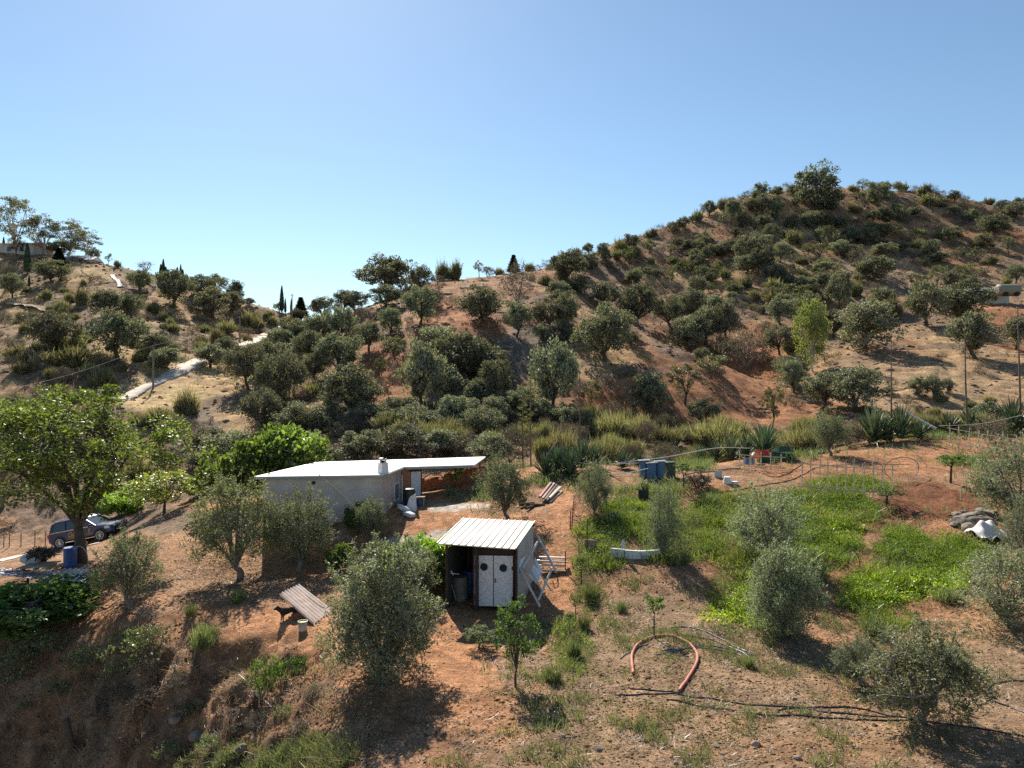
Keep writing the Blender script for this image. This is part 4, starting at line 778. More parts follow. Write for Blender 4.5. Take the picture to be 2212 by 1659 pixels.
def leafmat_(name, pos, nper, hr, L, Wd, mat, sp):
    x, y, z = pos; n = len(x) * nper; hm = np.repeat(gr.uniform(hr[0], hr[1], len(x)) * (.3 + 1.3 * sstep(.35, .68, fbm(x / .9, y / .9, 420, 3))), nper)
    c = np.c_[np.repeat(x, nper) + gr.normal(0, sp, n), np.repeat(y, nper) + gr.normal(0, sp, n), np.repeat(z, nper) + hm * gr.random(n) ** .6]
    d = gr.normal(0, 1, (n, 3)); d[:, 2] = np.abs(d[:, 2]) * .8; v, f = leaf_quads(c, d, unit(gr.normal(0, .6, (n, 3)) + (0, 0, .8)), L * gr.uniform(.5, 1.3, n), Wd * gr.uniform(.6, 1.3, n))
    tn = np.clip(gr.random(n) * .6 + np.repeat(fbm(x / .6, y / .6, 430, 2), nper) * .7 - .15, 0, 1); return tag(obj(name, mesh_np(name, v, f, mat, tone=tn)), kind='stuff')
F_gw = foliage('soft_weed', (.075, .10, .035), (.27, .33, .12), .4, .02)
leafmat_('soft_weeds', field(bx, 46000, lambda px, py, x, y, w: ell(px, py, GRASS, nz=w * 2.0) * sstep(1820, 1560, px) * sstep(.40, .52, fbm(x / 1.0, y / 1.0, 302, 3))), 8, (.12, .45), .065, .026, F_gw, .14)
leafmat_('leafy_weeds', field(bx, 52000, lambda px, py, x, y, w: ell(px, py, GRASS, nz=w * 1.9) * (.30 + .70 * sstep(1560, 1800, px)) * sstep(.42, .54, fbm(x / 1.3, y / 1.3, 301, 3) + .13 * sstep(1650, 1950, px))), 15, (.1, .38), .07, .034, F_grass, .13)
leafmat_('lime_weeds', field(bx, 30000, lambda px, py, x, y, w: ell(px, py, LIME, nz=w * 1.6)), 7, (.08, .3), .10, .05, F_lgrass, .1)
blades('lime_grass', field(bx, 26000, lambda px, py, x, y, w: ell(px, py, LIME, nz=w * 1.5)), 5, (.10, .26), .03, F_lgrass, .07)
blades('grey_weeds', field(bx, 30000, lambda px, py, x, y, w: ell(px, py, [(g_[0], g_[1], g_[2] * 1.25, g_[3] * 1.25) for g_ in GRASS], nz=w * 2) * .45), 4, (.12, .36), .014, F_weed, .1, lean=.5)
WD = [(1500, 1480, 400, 200, .75), (1900, 1480, 240, 120, .5), (1500, 1640, 600, 80, .6), (1270, 1420, 60, 110, 1), (1750, 1300, 120, 70, 1), (1900, 1300, 120, 40, 1), (1350, 1300, 120, 60, .7), (2100, 1500, 150, 150, .3), (1850, 1380, 60, 60, .9)]
blades('low_weeds', field((-6, 22, 14, 30), 90000, lambda px, py, x, y, w: ell(px, py, WD, nz=w) * sstep(.42, .6, fbm(x / .7, y / .7, 310, 3)) * .55), 4, (.05, .2), .014, F_weed, .05)
blades('dry_stubble', field((-20, 22, 12, 44), 190000, lambda px, py, x, y, w: (.12 + .75 * ell(px, py, [(1500, 1500, 420, 220), (400, 1230, 260, 70), (300, 1550, 360, 180), (900, 1560, 150, 120), (2100, 1450, 160, 160), (1200, 1560, 140, 120)], nz=w)) * sstep(.35, .6, fbm(x / .9, y / .9, 320, 3))), 2, (.02, .085), .013, F_straw, .08, lean=1.6)
blades('bank_grass', field((-22, 0, 14, 32), 50000, lambda px, py, x, y, w: sstep(31, 27, y) * ell(px, py, [(300, 1560, 420, 190), (700, 1560, 160, 140)], nz=w) * .4 * sstep(.4, .6, fbm(x / .8, y / .8, 330, 3))), 4, (.06, .28), .016, F_dry, .07, lean=.9)
blades('green_weeds', field((-14, -3, 14, 27), 50000, lambda px, py, x, y, w: np.maximum(ell(px, py, [(560, 1645, 170, 38), (700, 1630, 60, 40)], nz=w), ell(px, py, [(440, 1365, 30, 45), (470, 1320, 60, 20, .5), (130, 1600, 30, 30), (520, 1290, 50, 20, .4)], nz=w))), 4, (.06, .24), .016, F_weed, .07, lean=.6)
blades('terrace_weeds', field((-4, 42, 30, 62), 60000, lambda px, py, x, y, w: np.maximum(ell(px, py, [(1420, 1060, 90, 18), (1230, 1040, 80, 20), (2000, 935, 200, 14), (1500, 1005, 40, 12), (1700, 985, 60, 12), (1000, 1070, 90, 14), (2120, 1000, 80, 16)], nz=w) * .8, .035)), 4, (.1, .45), .022, F_weed, .1)
# low scrub too small to count, spread over the hillsides
def hill_scrub(name, n, mat, hr, L, Wd, thr, seed, nleaf=26):
    x = gr.uniform(-130, 190, n); y = gr.uniform(50, 260, n); px = CX + FPX * x / y; k = (px > -150) & (px < 2400); x, y = x[k], y[k]; z = H(x, y); px = px[k]; py = CY + (CAMZ - z) / y * FPX
    dn = ell(px, py, [(1700, 540, 260, 130), (1950, 520, 240, 100), (300, 780, 300, 90, .9), (450, 690, 220, 60, .9), (700, 900, 180, 60, .9), (1000, 900, 220, 60, .9), (1500, 620, 240, 90, .6), (100, 700, 140, 130, .6), (1250, 800, 260, 150, .45), (900, 740, 140, 80, .55), (150, 960, 260, 90, .8)])
    k = (gr.random(len(x)) < np.maximum(dn, .22) * sstep(thr, thr + .18, fbm(x / 6, y / 6, seed, 3))) & ~((px > 240) & (px < 620) & (np.abs(py - (868 - (px - 255) * .44)) < 14)) & (ell(px, py, [(340, 855, 100, 38), (2000, 830, 200, 55), (480, 800, 50, 25)]) < .5); x, y, z = x[k], y[k], z[k]
    m_ = len(x) * nleaf; hh = np.repeat(gr.uniform(hr[0], hr[1], len(x)), nleaf); o_ = unit(gr.normal(0, 1, (m_, 3))); o_[:, 2] = np.abs(o_[:, 2])
    c = np.c_[np.repeat(x, nleaf), np.repeat(y, nleaf), np.repeat(z, nleaf)] + o_ * (hh * gr.uniform(.2, 1, m_))[:, None] * (.8, .8, .9)
    v, f = leaf_quads(c, o_ + (0, 0, .6) + gr.normal(0, .3, (m_, 3)), unit(gr.normal(0, 1, (m_, 3))), L * gr.uniform(.6, 1.3, m_), Wd)
    tn = np.clip(gr.random(m_) * .6 + np.repeat(gr.random(len(x)), nleaf) * .4, 0, 1)
    return tag(obj(name, mesh_np(name, v, f, mat, tone=tn)), kind='stuff')
hill_scrub('dry_scrub', 21000, F_brn, (.25, .8), .32, .06, .42, 501, 26)
hill_scrub('broom_scrub', 5000, F_far, (.25, .7), .3, .05, .47, 502, 24)
hill_scrub('dry_tussocks', 30000, F_dry, (.12, .35), .3, .05, .35, 503, 12)
hill_scrub('evergreen_scrub', 4500, F_oakl, (.3, .9), .26, .13, .47, 504, 26)
x = gr.uniform(-110, 180, 30000); y = gr.uniform(56, 240, 30000); k = (np.abs(x / y) < .85) & (gr.random(30000) < .12 + .8 * sstep(.52, .62, fbm(x / 7, y / 4, 151))); x, y = x[k], y[k]; z = H(x, y); nR = len(x)
oc = np.array([(1, 0, 0), (0, 1, 0), (-1, 0, 0), (0, -1, 0), (0, 0, 1), (0, 0, -1)], float); V = oc[None] * gr.uniform(.1, .38, nR)[:, None, None] * gr.uniform(.5, 1.4, (nR, 6, 1)) * (1.3, 1, .7) + np.c_[x, y, z][:, None]
fc_ = np.array([(0, 1, 4), (1, 2, 4), (2, 3, 4), (3, 0, 4), (1, 0, 5), (2, 1, 5), (3, 2, 5), (0, 3, 5)]); tag(obj('hill_rocks', mesh_np('hill_rocks', V.reshape(-1, 3), (fc_[None] + (np.arange(nR) * 6)[:, None, None]).reshape(-1, 3), foliage('hill_rock', (.13, .095, .07), (.34, .26, .19), 0, 0), tone=np.repeat(gr.random(nR), 8))), kind='stuff')
# clods of earth and leaf litter
F_clod = foliage('clod_earth', (.10, .06, .035), (.36, .23, .14), 0, 0)
x, y, z = field((-22, 24, 13, 36), 110000, lambda px, py, x, y, w: np.clip(.25 + .6 * ell(px, py, [(1500, 1560, 460, 130), (300, 1560, 380, 180), (700, 1580, 200, 120), (2000, 1090, 120, 50)], nz=w) + .4 * sstep(.5, .6, fbm(x / .8, y / .8, 340, 3)) - .8 * ell(px, py, GRASS) - .6 * ell(px, py, [(600, 1370, 130, 60), (700, 1390, 110, 50), (1000, 1440, 100, 50), (1215, 1180, 28, 160), (920, 1130, 120, 35), (1130, 1600, 50, 35)], nz=w), 0, 1))
nC_ = len(x); o8 = np.array([(1, 0, 0), (0, 1, 0), (-1, 0, 0), (0, -1, 0), (0, 0, 1), (0, 0, -1)], float); f8 = np.array([(0, 1, 4), (1, 2, 4), (2, 3, 4), (3, 0, 4), (1, 0, 5), (2, 1, 5), (3, 2, 5), (0, 3, 5)])
V = o8[None] * (gr.uniform(.010, .045, nC_) * (1 + .8 * (gr.random(nC_) > .95)))[:, None, None] * gr.uniform(.5, 1.3, (nC_, 6, 1)) * (1.2, 1, .7); V += gr.normal(0, .006, V.shape); V += np.c_[x, y, z][:, None]
tn = np.repeat(gr.random(nC_), 8); tag(obj('soil_clods', mesh_np('soil_clods', V.reshape(-1, 3), (f8[None] + (np.arange(nC_) * 6)[:, None, None]).reshape(-1, 3), F_clod, tone=tn)), kind='stuff')
# pebbles and stones
M_stone = solid('field_stone', (.25, .19, .145), .9, var=.35, scale=4, bump=.4)
def rock_v(g, r, n=2):
    import bmesh
    bm = bmesh.new(); bmesh.ops.create_icosphere(bm, subdivisions=n, radius=1); v = np.array([w.co[:] for w in bm.verts]); f = [[q.index for q in fc.verts] for fc in bm.faces]; bm.free()
    s = g.integers(0, 999); v = v * (1 + .5 * (fbm(v[:, 0] * 1.4 + v[:, 2] * 1.1 + s, v[:, 1] * 1.4 - v[:, 2] * .8 + s, s, 3) - .5))[:, None]
    for _ in range(3): nn_ = unit(g.normal(0, 1, 3)); dd = v @ nn_; lim = g.uniform(.5, .75); v = v - np.maximum(dd - lim, 0)[:, None] * nn_
    return v * r * np.array((1, g.uniform(.65, 1), g.uniform(.5, .8))), f
x, y, z = field((-22, 24, 14, 34), 5200, lambda px, py, x, y, w: .35 + .6 * ell(px, py, [(1500, 1600, 400, 90), (300, 1550, 300, 130)]) - .3 * ell(px, py, GRASS))
bv, bf = rock_v(gr, 1, 1); bf = np.array(bf); nP = len(x); rs = gr.uniform(.012, .05, nP) ** 1.0; an = gr.uniform(0, 6.28, nP)
V = bv[None] * rs[:, None, None]; V = np.stack([V[..., 0] * np.cos(an)[:, None] - V[..., 1] * np.sin(an)[:, None], V[..., 0] * np.sin(an)[:, None] + V[..., 1] * np.cos(an)[:, None], V[..., 2]], -1) + np.c_[x, y, z][:, None]
tag(obj('pebbles', mesh_np('pebbles', V.reshape(-1, 3), (bf[None] + (np.arange(nP) * len(bv))[:, None, None]).reshape(-1, 3), solid('pebble', (.42, .34, .27), .9, var=.4, scale=.8))), kind='stuff')
for i, (px, py, r_, lab) in enumerate([(1538, 1765 * .864, .14, 'flat stone beside the end of the black pipes'), (1716, 1512, .13, 'brown round stone near the lower black hoses'), (1633, 1858 * .864 + 5, .2, 'large pale stone in the bottom centre right'), (1720, 1640, .17, 'grey stone near the bottom edge'), (1547, 1612, .14, 'pinkish stone above the bottom edge'),
      (1293, 1618, .2, 'dark grey stone beside the foot trail'), (1215, 1592, .15, 'stone in the shade of the peach tree'), (1380, 1600, .11, 'small grey stone on the weedy slope'), (1560, 1628, .12, 'dark stone right of the pinkish stone'), (1460, 1650, .12, 'pale stone at the lower edge of the frame'),
      (2150, 1395, .09, 'small stone on the bare earth at the right'), (380, 1555, .35, 'brown boulder on the dark bank'), (560, 1500, .4, 'boulder sticking out of the bank under the dog shelter'), (430, 1590, .45, 'mossy boulder low on the bank'), (170, 1430, .35, 'long grey rock on the upper bank'), (265, 1520, .25, 'rock half buried in the dark bank'), (520, 1625, .3, 'rock beside the green weeds')]):
    g_ = G(px, py); rg = np.random.default_rng(i + 40); v, f = rock_v(rg, r_, 2 if r_ < .3 else 3); me = bpy.data.meshes.new('stone'); me.from_pydata(v.tolist(), [], f); me.materials.append(M_stone)
    o = obj('stone', me); o.location = (g_[0], g_[1], g_[2] + r_ * .05); o.rotation_euler.z = i; o.scale = (.7,) * 3; tag(o, lab, 'stone', 'stones lying on the slope')
# ---------------------------------------------------------------- house
A3 = lambda *p: np.array(p, float)
M_wall = solid('lime_wall', (.60, .55, .51), .9, var=.14, scale=.9, dirt=(.38, .25, .18), dirt_amt=.5, bump=.15)
M_wallpink = solid('pink_wall', (.55, .42, .35), .9, var=.2, scale=1.1, dirt=(.36, .33, .32), dirt_amt=.5, bump=.2)
M_roof = solid('white_roof', (.80, .77, .74), .55, var=.08, scale=.7, dirt=(.6, .45, .35), dirt_amt=.15)
M_edge = solid('roof_edge', (.35, .32, .3), .8)
M_brick = solid('bare_brick', (.45, .19, .09), .9, var=.25, scale=5, bump=.4)
M_dark = solid('dark_opening', (.015, .015, .015), .6)
M_glass = solid('window_glass', (.03, .035, .04), .1, spec=.6, var=.05)
M_rust = solid('rusty_steel', (.14, .055, .035), .7, var=.3, scale=6)
M_pvc = solid('white_pipe', (.7, .7, .68), .5)
M_whiteP = solid('white_paint', (.78, .79, .81), .6, var=.07, scale=11, dirt=(.40, .27, .2), dirt_amt=.4)
M_wood = solid('weathered_wood', (.34, .27, .2), .9, var=.3, scale=5)
M_blackpl = solid('black_plastic', (.02, .021, .022), .45, var=.2)
M_blue = solid('blue_plastic', (.02, .09, .32), .42, var=.25, scale=3, dirt=(.10, .16, .28), dirt_amt=.5)
M_bluef = solid('faded_blue_plastic', (.05, .14, .30), .55, var=.3, scale=3, dirt=(.18, .24, .32), dirt_amt=.6)
M_hose = solid('black_hose', (.035, .035, .04), .4, var=.3)
hA, hB = A3(-6.85, 38.5, 3.80), A3(-13.3, 37.3, 3.86)            # near eave, right and left
hC, hE = A3(-12.0, 44.2, 3.86), A3(-6.30, 42.1, 3.82)            # far left corner, inner corner on the right verge
hF, hG2, hI = A3(-2.25, 43.3, 3.80), A3(-1.75, 48.0, 3.82), A3(-6.9, 46.0, 3.84)
house = thing('house', 'long low white-roofed farmhouse with chimney and carport on its right', 'house', (hA[0], hA[1], 1.3))
def prism(pts, z0, z1): return [A3(p[0], p[1], z0) for p in pts], [A3(p[0], p[1], z1) for p in pts]
mb = MB(); lowp = [hB, hA, hE, hI, hC]; ztop = lambda p, d: A3(p[0], p[1], p[2] + d)
mb.hexa([ztop(p, -.02) for p in lowp], [ztop(p, .07) for p in lowp])
mb.hexa([ztop(p, -.03) for p in (hE + A3(.02, 0, 0), hF, hG2, hI + A3(.02, 0, 0))], [ztop(p, .062) for p in (hE + A3(.02, 0, 0), hF, hG2, hI + A3(.02, 0, 0))])
mb.build('roof', M_roof, house)
mb = MB(); mb.beam(hB + A3(0, -.03, -.03), hA + A3(0, -.03, -.03), .05, .12); mb.beam(hA + A3(.03, 0, -.03), hE + A3(.03, 0, -.03), .05, .12); mb.beam(hE + A3(.1, -.03, -.04), hF + A3(0, -.03, -.04), .05, .12); mb.build('fascia', M_edge, house)
def wallq(p, q, zt0, zt1, zb, th, name, mat, par=house):
    d = unit((q - p) * (1, 1, 0)); nrm = A3(-d[1], d[0], 0) * th
    b_ = [A3(p[0], p[1], zb), A3(q[0], q[1], zb), A3(q[0], q[1], zb) + nrm, A3(p[0], p[1], zb) + nrm]
    t_ = [A3(p[0], p[1], zt0), A3(q[0], q[1], zt1), A3(q[0], q[1], zt1) + nrm, A3(p[0], p[1], zt0) + nrm]
    return MB().hexa(b_, t_).build(name, mat, par)
wB, wA, wE, wC = hB + A3(.35, .3, 0), hA + A3(-.12, .2, 0), hE + A3(-.12, -.15, 0), hC + A3(.2, -.3, 0)
wallq(wB, wA, 3.83, 3.77, .2, .25, 'wall', M_wall)
wallq(wA + A3(0, .003, 0), wE, 3.768, 3.79, .6, .25, 'wall', M_wallpink)
wallq(wC, wB + A3(0, .25, 0), 3.82, 3.82, 0, .25, 'wall', M_wall)
wallq(wE + A3(0, 2.5, 0), wC, 3.8, 3.82, .6, .25, 'wall', M_wall)
b0, b1 = wE + A3(-.02, .35, 0), A3(-5.35, 43.0, 3.7)
wallq(b0, b1, 3.77, 3.74, 1.2, .2, 'brick_wall', M_brick)
d_ = unit((b1 - b0) * (1, 1, 0)); nb = A3(d_[1], -d_[0], 0)
dr = MB().box((b0 + b1) / 2 * (1, 1, 0) + A3(0, 0, 2.55) + d_ * .22 + nb * .04, (.62, .06, 1.95), rz=math.atan2(d_[1], d_[0])).build('door', M_whiteP, house)
MB().box((b0 + b1) / 2 * (1, 1, 0) + A3(0, 0, 2.55) + d_ * .56 + nb * .035, (.06, .07, 2.1), rz=math.atan2(d_[1], d_[0])).box((b0 + b1) / 2 * (1, 1, 0) + A3(0, 0, 3.58) + d_ * .2 + nb * .035, (.78, .07, .07), rz=math.atan2(d_[1], d_[0])).build('door_frame', M_dark, house)
ws = unit((wE - wA) * (1, 1, 0)); wn = A3(ws[1], -ws[0], 0); wr = math.atan2(ws[1], ws[0]); wc = wA + ws * 2.35 + wn * .02; wc[2] = 2.62
wf = MB().box(wc, (.72, .07, .95), rz=wr).build('window', M_whiteP, house)
gl_ = MB()
for s_ in (-.16, .16): gl_.box(wc + ws * s_ + wn * .02, (.25, .05, .82), rz=wr)
gl_.build('pane', M_glass, wf)
bb = MB().box(wc + A3(0, 0, -.52) + wn * .04, (.85, .14, .06), rz=wr).build('sill', M_wall, wf)
fs = unit((wA - wB) * (1, 1, 0)); fn = A3(fs[1], -fs[0], 0); fr_ = math.atan2(fs[1], fs[0])
vc = wB + fs * 2.55 + fn * .012; vc[2] = 3.50; MB().box(vc, (.16, .04, .17), rz=fr_).build('vent_opening', M_dark, house)
ch = A3(-6.98, 39.15, 0); cm = MB().lathe(ch, [(.33, 3.86), (.30, 4.05), (.27, 4.4), (.30, 4.41), (.30, 4.45)], 4)
cmo = cm.build('chimney', M_whiteP, house)
cc = MB()
for a in range(4): an_ = math.pi / 4 + a * math.pi / 2; cc.box(ch + A3(.2 * math.cos(an_), .17 * math.sin(an_), 4.56), (.06, .06, .22))
cc.box(ch + A3(-.11, 0, 4.68), (.2, .38, .03)); cc.build('chimney_cap', M_whiteP, cmo)
MB().lathe(A3(ch[0], ch[1], 4.45), [(.12, 0), (.12, .12)], 10).build('flue', M_dark, cmo)
MB().tube([wE + wn * .06 + A3(0, -.12, -.4), A3(wE[0], wE[1] - .12, 1.55) + wn * .06], .035, 8).build('drainpipe', M_pvc, house)
MB().tube([hF + A3(-.45, .15, -.05), A3(hF[0] - .45, hF[1] + .15, 1.9)], .045, 8).build('carport_post', M_rust, house)
MB().tube([hG2 + A3(-.4, -.25, -.05), A3(hG2[0] - .4, hG2[1] - .25, 1.6)], .045, 8).build('carport_post', M_rust, house)
mb = MB(); mb.beam(hE + A3(.2, .25, -.1), hF + A3(-.2, .2, -.1), .06, .1); mb.beam(hI + A3(.2, -.25, -.1), hG2 + A3(-.2, -.25, -.1), .06, .1); mb.build('carport_beam', M_rust, house)
# loose things round the house
def lean(p, q, r, name, lab, cat, mat, group=None):
    o = MB().tube([p, (p + q) / 2 + A3(.03, 0, .02), q], [r, r * .9, r * .7], 6); ob = o.build(name, mat); return tag(ob, lab, cat, group)
lean(P(783, 1110, 36.2), P(682, 1020, 37.0), .022, 'cane', 'long cane leaning on the front eave of the house, the longer one', 'cane', M_wood, 'canes leaning on the house')
lean(P(776, 1110, 36.3), P(689, 1025, 36.9), .018, 'cane', 'shorter cane crossing the longer cane on the house front', 'cane', M_wood, 'canes leaning on the house')
g_ = P(882, 1091, 40.3); z0 = gz(g_[0], g_[1])
tk = MB().lathe(A3(g_[0], g_[1] + .3, z0), [(.3, 0), (.34, .05), (.34, .85), (.30, 1.0), (.12, 1.02)], 20).build('water_tank', M_blackpl, smooth=False); tag(tk, 'black plastic tank standing against the house corner under the roof', 'tank')
def sack(c, s, rz, lab, mat, tilt=0):
    import bmesh
    bm = bmesh.new(); bmesh.ops.create_cube(bm, size=1); bmesh.ops.subdivide_edges(bm, edges=bm.edges[:], cuts=4, use_grid_fill=True); rg = np.random.default_rng(int(abs(c[0] * 100)))
    for v in bm.verts:
        p = np.array(v.co[:]) * 2; p = p / max(1e-6, (abs(p) ** 4).sum() ** .25) * 1.0; p[2] *= 1 - .25 * (p[0] ** 2) ; p += (rg.random(3) - .5) * .14; v.co = p * np.array(s) / 2
    me = bpy.data.meshes.new('sack'); bm.to_mesh(me); bm.free(); me.materials.append(mat); me.polygons.foreach_set('use_smooth', [True] * len(me.polygons)); o = obj('sack', me); o.location = c; o.rotation_euler = (0, tilt, rz); return tag(o, lab, 'sack', 'white sacks by the house corner')
M_sack = solid('woven_sack', (.55, .56, .60), .8, var=.25, scale=5, bump=.3)
q = P(872, 1108, 39.2); sack((q[0], q[1], gz(q[0], q[1]) + .28), (.75, .5, .3), .3, 'white sack slumped over another beside the black tank', M_sack, .5)
q = P(884, 1115, 38.8); sack((q[0], q[1], gz(q[0], q[1]) + .12), (.7, .45, .26), -.5, 'white sack flat on the soil in front of the black tank', M_sack, .2)
q = P(888, 1100, 39.6); z0 = gz(q[0], q[1]); o = MB().hexa([A3(q[0] - .35, q[1], z0), A3(q[0] + .25, q[1], z0), A3(q[0] + .3, q[1] + .25, z0), A3(q[0] - .3, q[1] + .25, z0)], [A3(q[0] - .1, q[1] + .1, z0 + .75), A3(q[0] + .2, q[1] + .1, z0 + .95), A3(q[0] + .22, q[1] + .3, z0 + .95), A3(q[0] - .08, q[1] + .3, z0 + .75)]).build('board', M_whiteP, bevel=.02); tag(o, 'dirty white slab propped up in front of the black tank', 'board')
q = P(906, 1106, 40.6); z0 = gz(q[0], q[1]); t_ = thing('side_table', 'small low table on the patio right of the white slab', 'table', (q[0], q[1], z0))
MB().box((q[0], q[1], z0 + .5), (.62, .45, .05)).build('table_top', M_wood, t_)
for sx in (-.26, .26):
    for sy in (-.17, .17): MB().box((q[0] + sx, q[1] + sy, z0 + .235), (.05, .05, .48)).build('leg', M_wood, t_)
o = MB().lathe((q[0] + .02, q[1], z0), [(.13, 0), (.17, .3), (.18, .31)], 14).build('bucket', M_blue); tag(o, 'blue bucket under the small patio table', 'bucket')
# earth bank with cut face beyond the patio
M_clay = solid('clay_bank', (.36, .145, .075), .95, var=.35, scale=3, bump=.7)
pp = [P(902, 1072, 46), P(950, 1074, 46), P(1000, 1074, 46.3), P(1046, 1072, 46.6)]; mb = MB(); g = np.random.default_rng(3)
for a, b_ in zip(pp[:-1], pp[1:]):
    for s_ in np.linspace(0, 1, 6)[:-1]:
        c_ = a + (b_ - a) * s_; c_[2] = gz(c_[0], c_[1]); v, f = rock_v(g, .75, 2); n0 = len(mb.v); mb.v += [tuple(w + c_ + A3(0, 0, .25)) for w in v * (1, .7, 1.25)]; mb.f += [tuple(i + n0 for i in ff) for ff in f]
tag(mb.build('clay_bank', M_clay, smooth=True), kind='structure')
for i, (a, b_, c_) in enumerate([((905, 1040), (940, 1022), (975, 1048)), ((905, 1062), (955, 1052), (1044, 1056)), ((925, 1052), (945, 1062), (985, 1056))]):
    p_ = [P(a[0], a[1], 45.2), P(b_[0], b_[1], 45.2), P(c_[0], c_[1], 45.4)]; tag(MB().tube(curve_pts(p_, 14), .03, 5).build('bent_pole', M_barkgrey), ['arched bare pole in front of the brush beyond the carport', 'long pole lying along the clay bank', 'short sagging pole below the arched pole'][i], 'pole', 'poles along the clay bank')
# terracotta post and vine support
q = P(966, 1152, 33.4); z0 = gz(q[0], q[1]); tag(MB().lathe((q[0], q[1], z0 - .05), [(.13, 0), (.14, .9), (.16, .91), (.16, 1.0)], 14).build('clay_pipe', solid('terracotta', (.50, .22, .11), .85, var=.2)), 'upright terracotta pipe left of the vine and shed', 'pipe')

# ---------------------------------------------------------------- shed
sFL, sFR, sBL, sBR = A3(-2.87, 27.6, 2.62), A3(.13, 27.35, 2.46), A3(-2.07, 31.0, 2.95), A3(.98, 30.8, 2.86)
shed = thing('shed', 'cream ribbed-roof shed with white double doors and an open left bay', 'shed', (-1.3, 28.2, .1))
M_sroof = solid('cream_sheet_roof', (.66, .60, .51), .5, var=.07, scale=.8, dirt=(.45, .36, .26), dirt_amt=.3)
M_sheet = solid('grey_sheet', (.40, .42, .42), .5, var=.15, scale=2)
M_frame = solid('dark_frame', (.06, .04, .032), .85, var=.3)
mb = MB(); mb.hexa([p + A3(0, 0, -.03) for p in (sFL, sFR, sBR, sBL)], [p for p in (sFL, sFR, sBR, sBL)]); mb.build('roof', M_sroof, shed)
mb = MB(); groove = MB()
for i in range(0, 12):
    s_ = (i + .02) / 11.02; a = sFL + (sFR - sFL) * s_; b_ = sBL + (sBR - sBL) * s_
    mb.beam(a + A3(0, -.015, .016), b_ + A3(0, .01, .016), .045, .032)
mb.build('roof_rib', M_sroof, shed)
sb = lambda s, t: (sFL + (sFR - sFL) * s) * (1 - t) + (sBL + (sBR - sBL) * s) * t
def ground_pt(p, dz=-.06): return A3(p[0], p[1], gz(p[0], p[1]) + dz)
def spost(s, t, w=.09, name='post', mat=M_frame):
    p = sb(s, t); MB().beam(ground_pt(p), p + A3(0, 0, -.04), w).build(name, mat, shed)
for s_, t_ in ((.09, .1), (.985, .1), (.09, .93), (.97, .93), (.47, .1)): spost(s_, t_)
mb = MB(); mb.beam(sb(.06, .1) + A3(0, 0, -.1), sb(1.0, .1) + A3(0, 0, -.1), .08, .12); mb.beam(sb(.06, .93) + A3(0, 0, -.1), sb(1.0, .93) + A3(0, 0, -.1), .08, .12); mb.build('beam', M_frame, shed)
fd = unit((sb(1, .1) - sb(0, .1)) * (1, 1, 0)); frz = math.atan2(fd[1], fd[0]); fnn = A3(fd[1], -fd[0], 0)
zg = .12; dl, dR = P(1025, 1309, 28.0), P(1108.5, 1309, 27.93); zt = 2.07
mb = MB(); lc = (dl + dR) / 2; lc[2] = 2.2; mb.box(lc + A3(-.02, .1, .04), (1.62, .04, .38), rz=frz); mb.build('lintel_board', M_frame, shed)
wdt = (np.linalg.norm(dR - dl) - .02) / 2
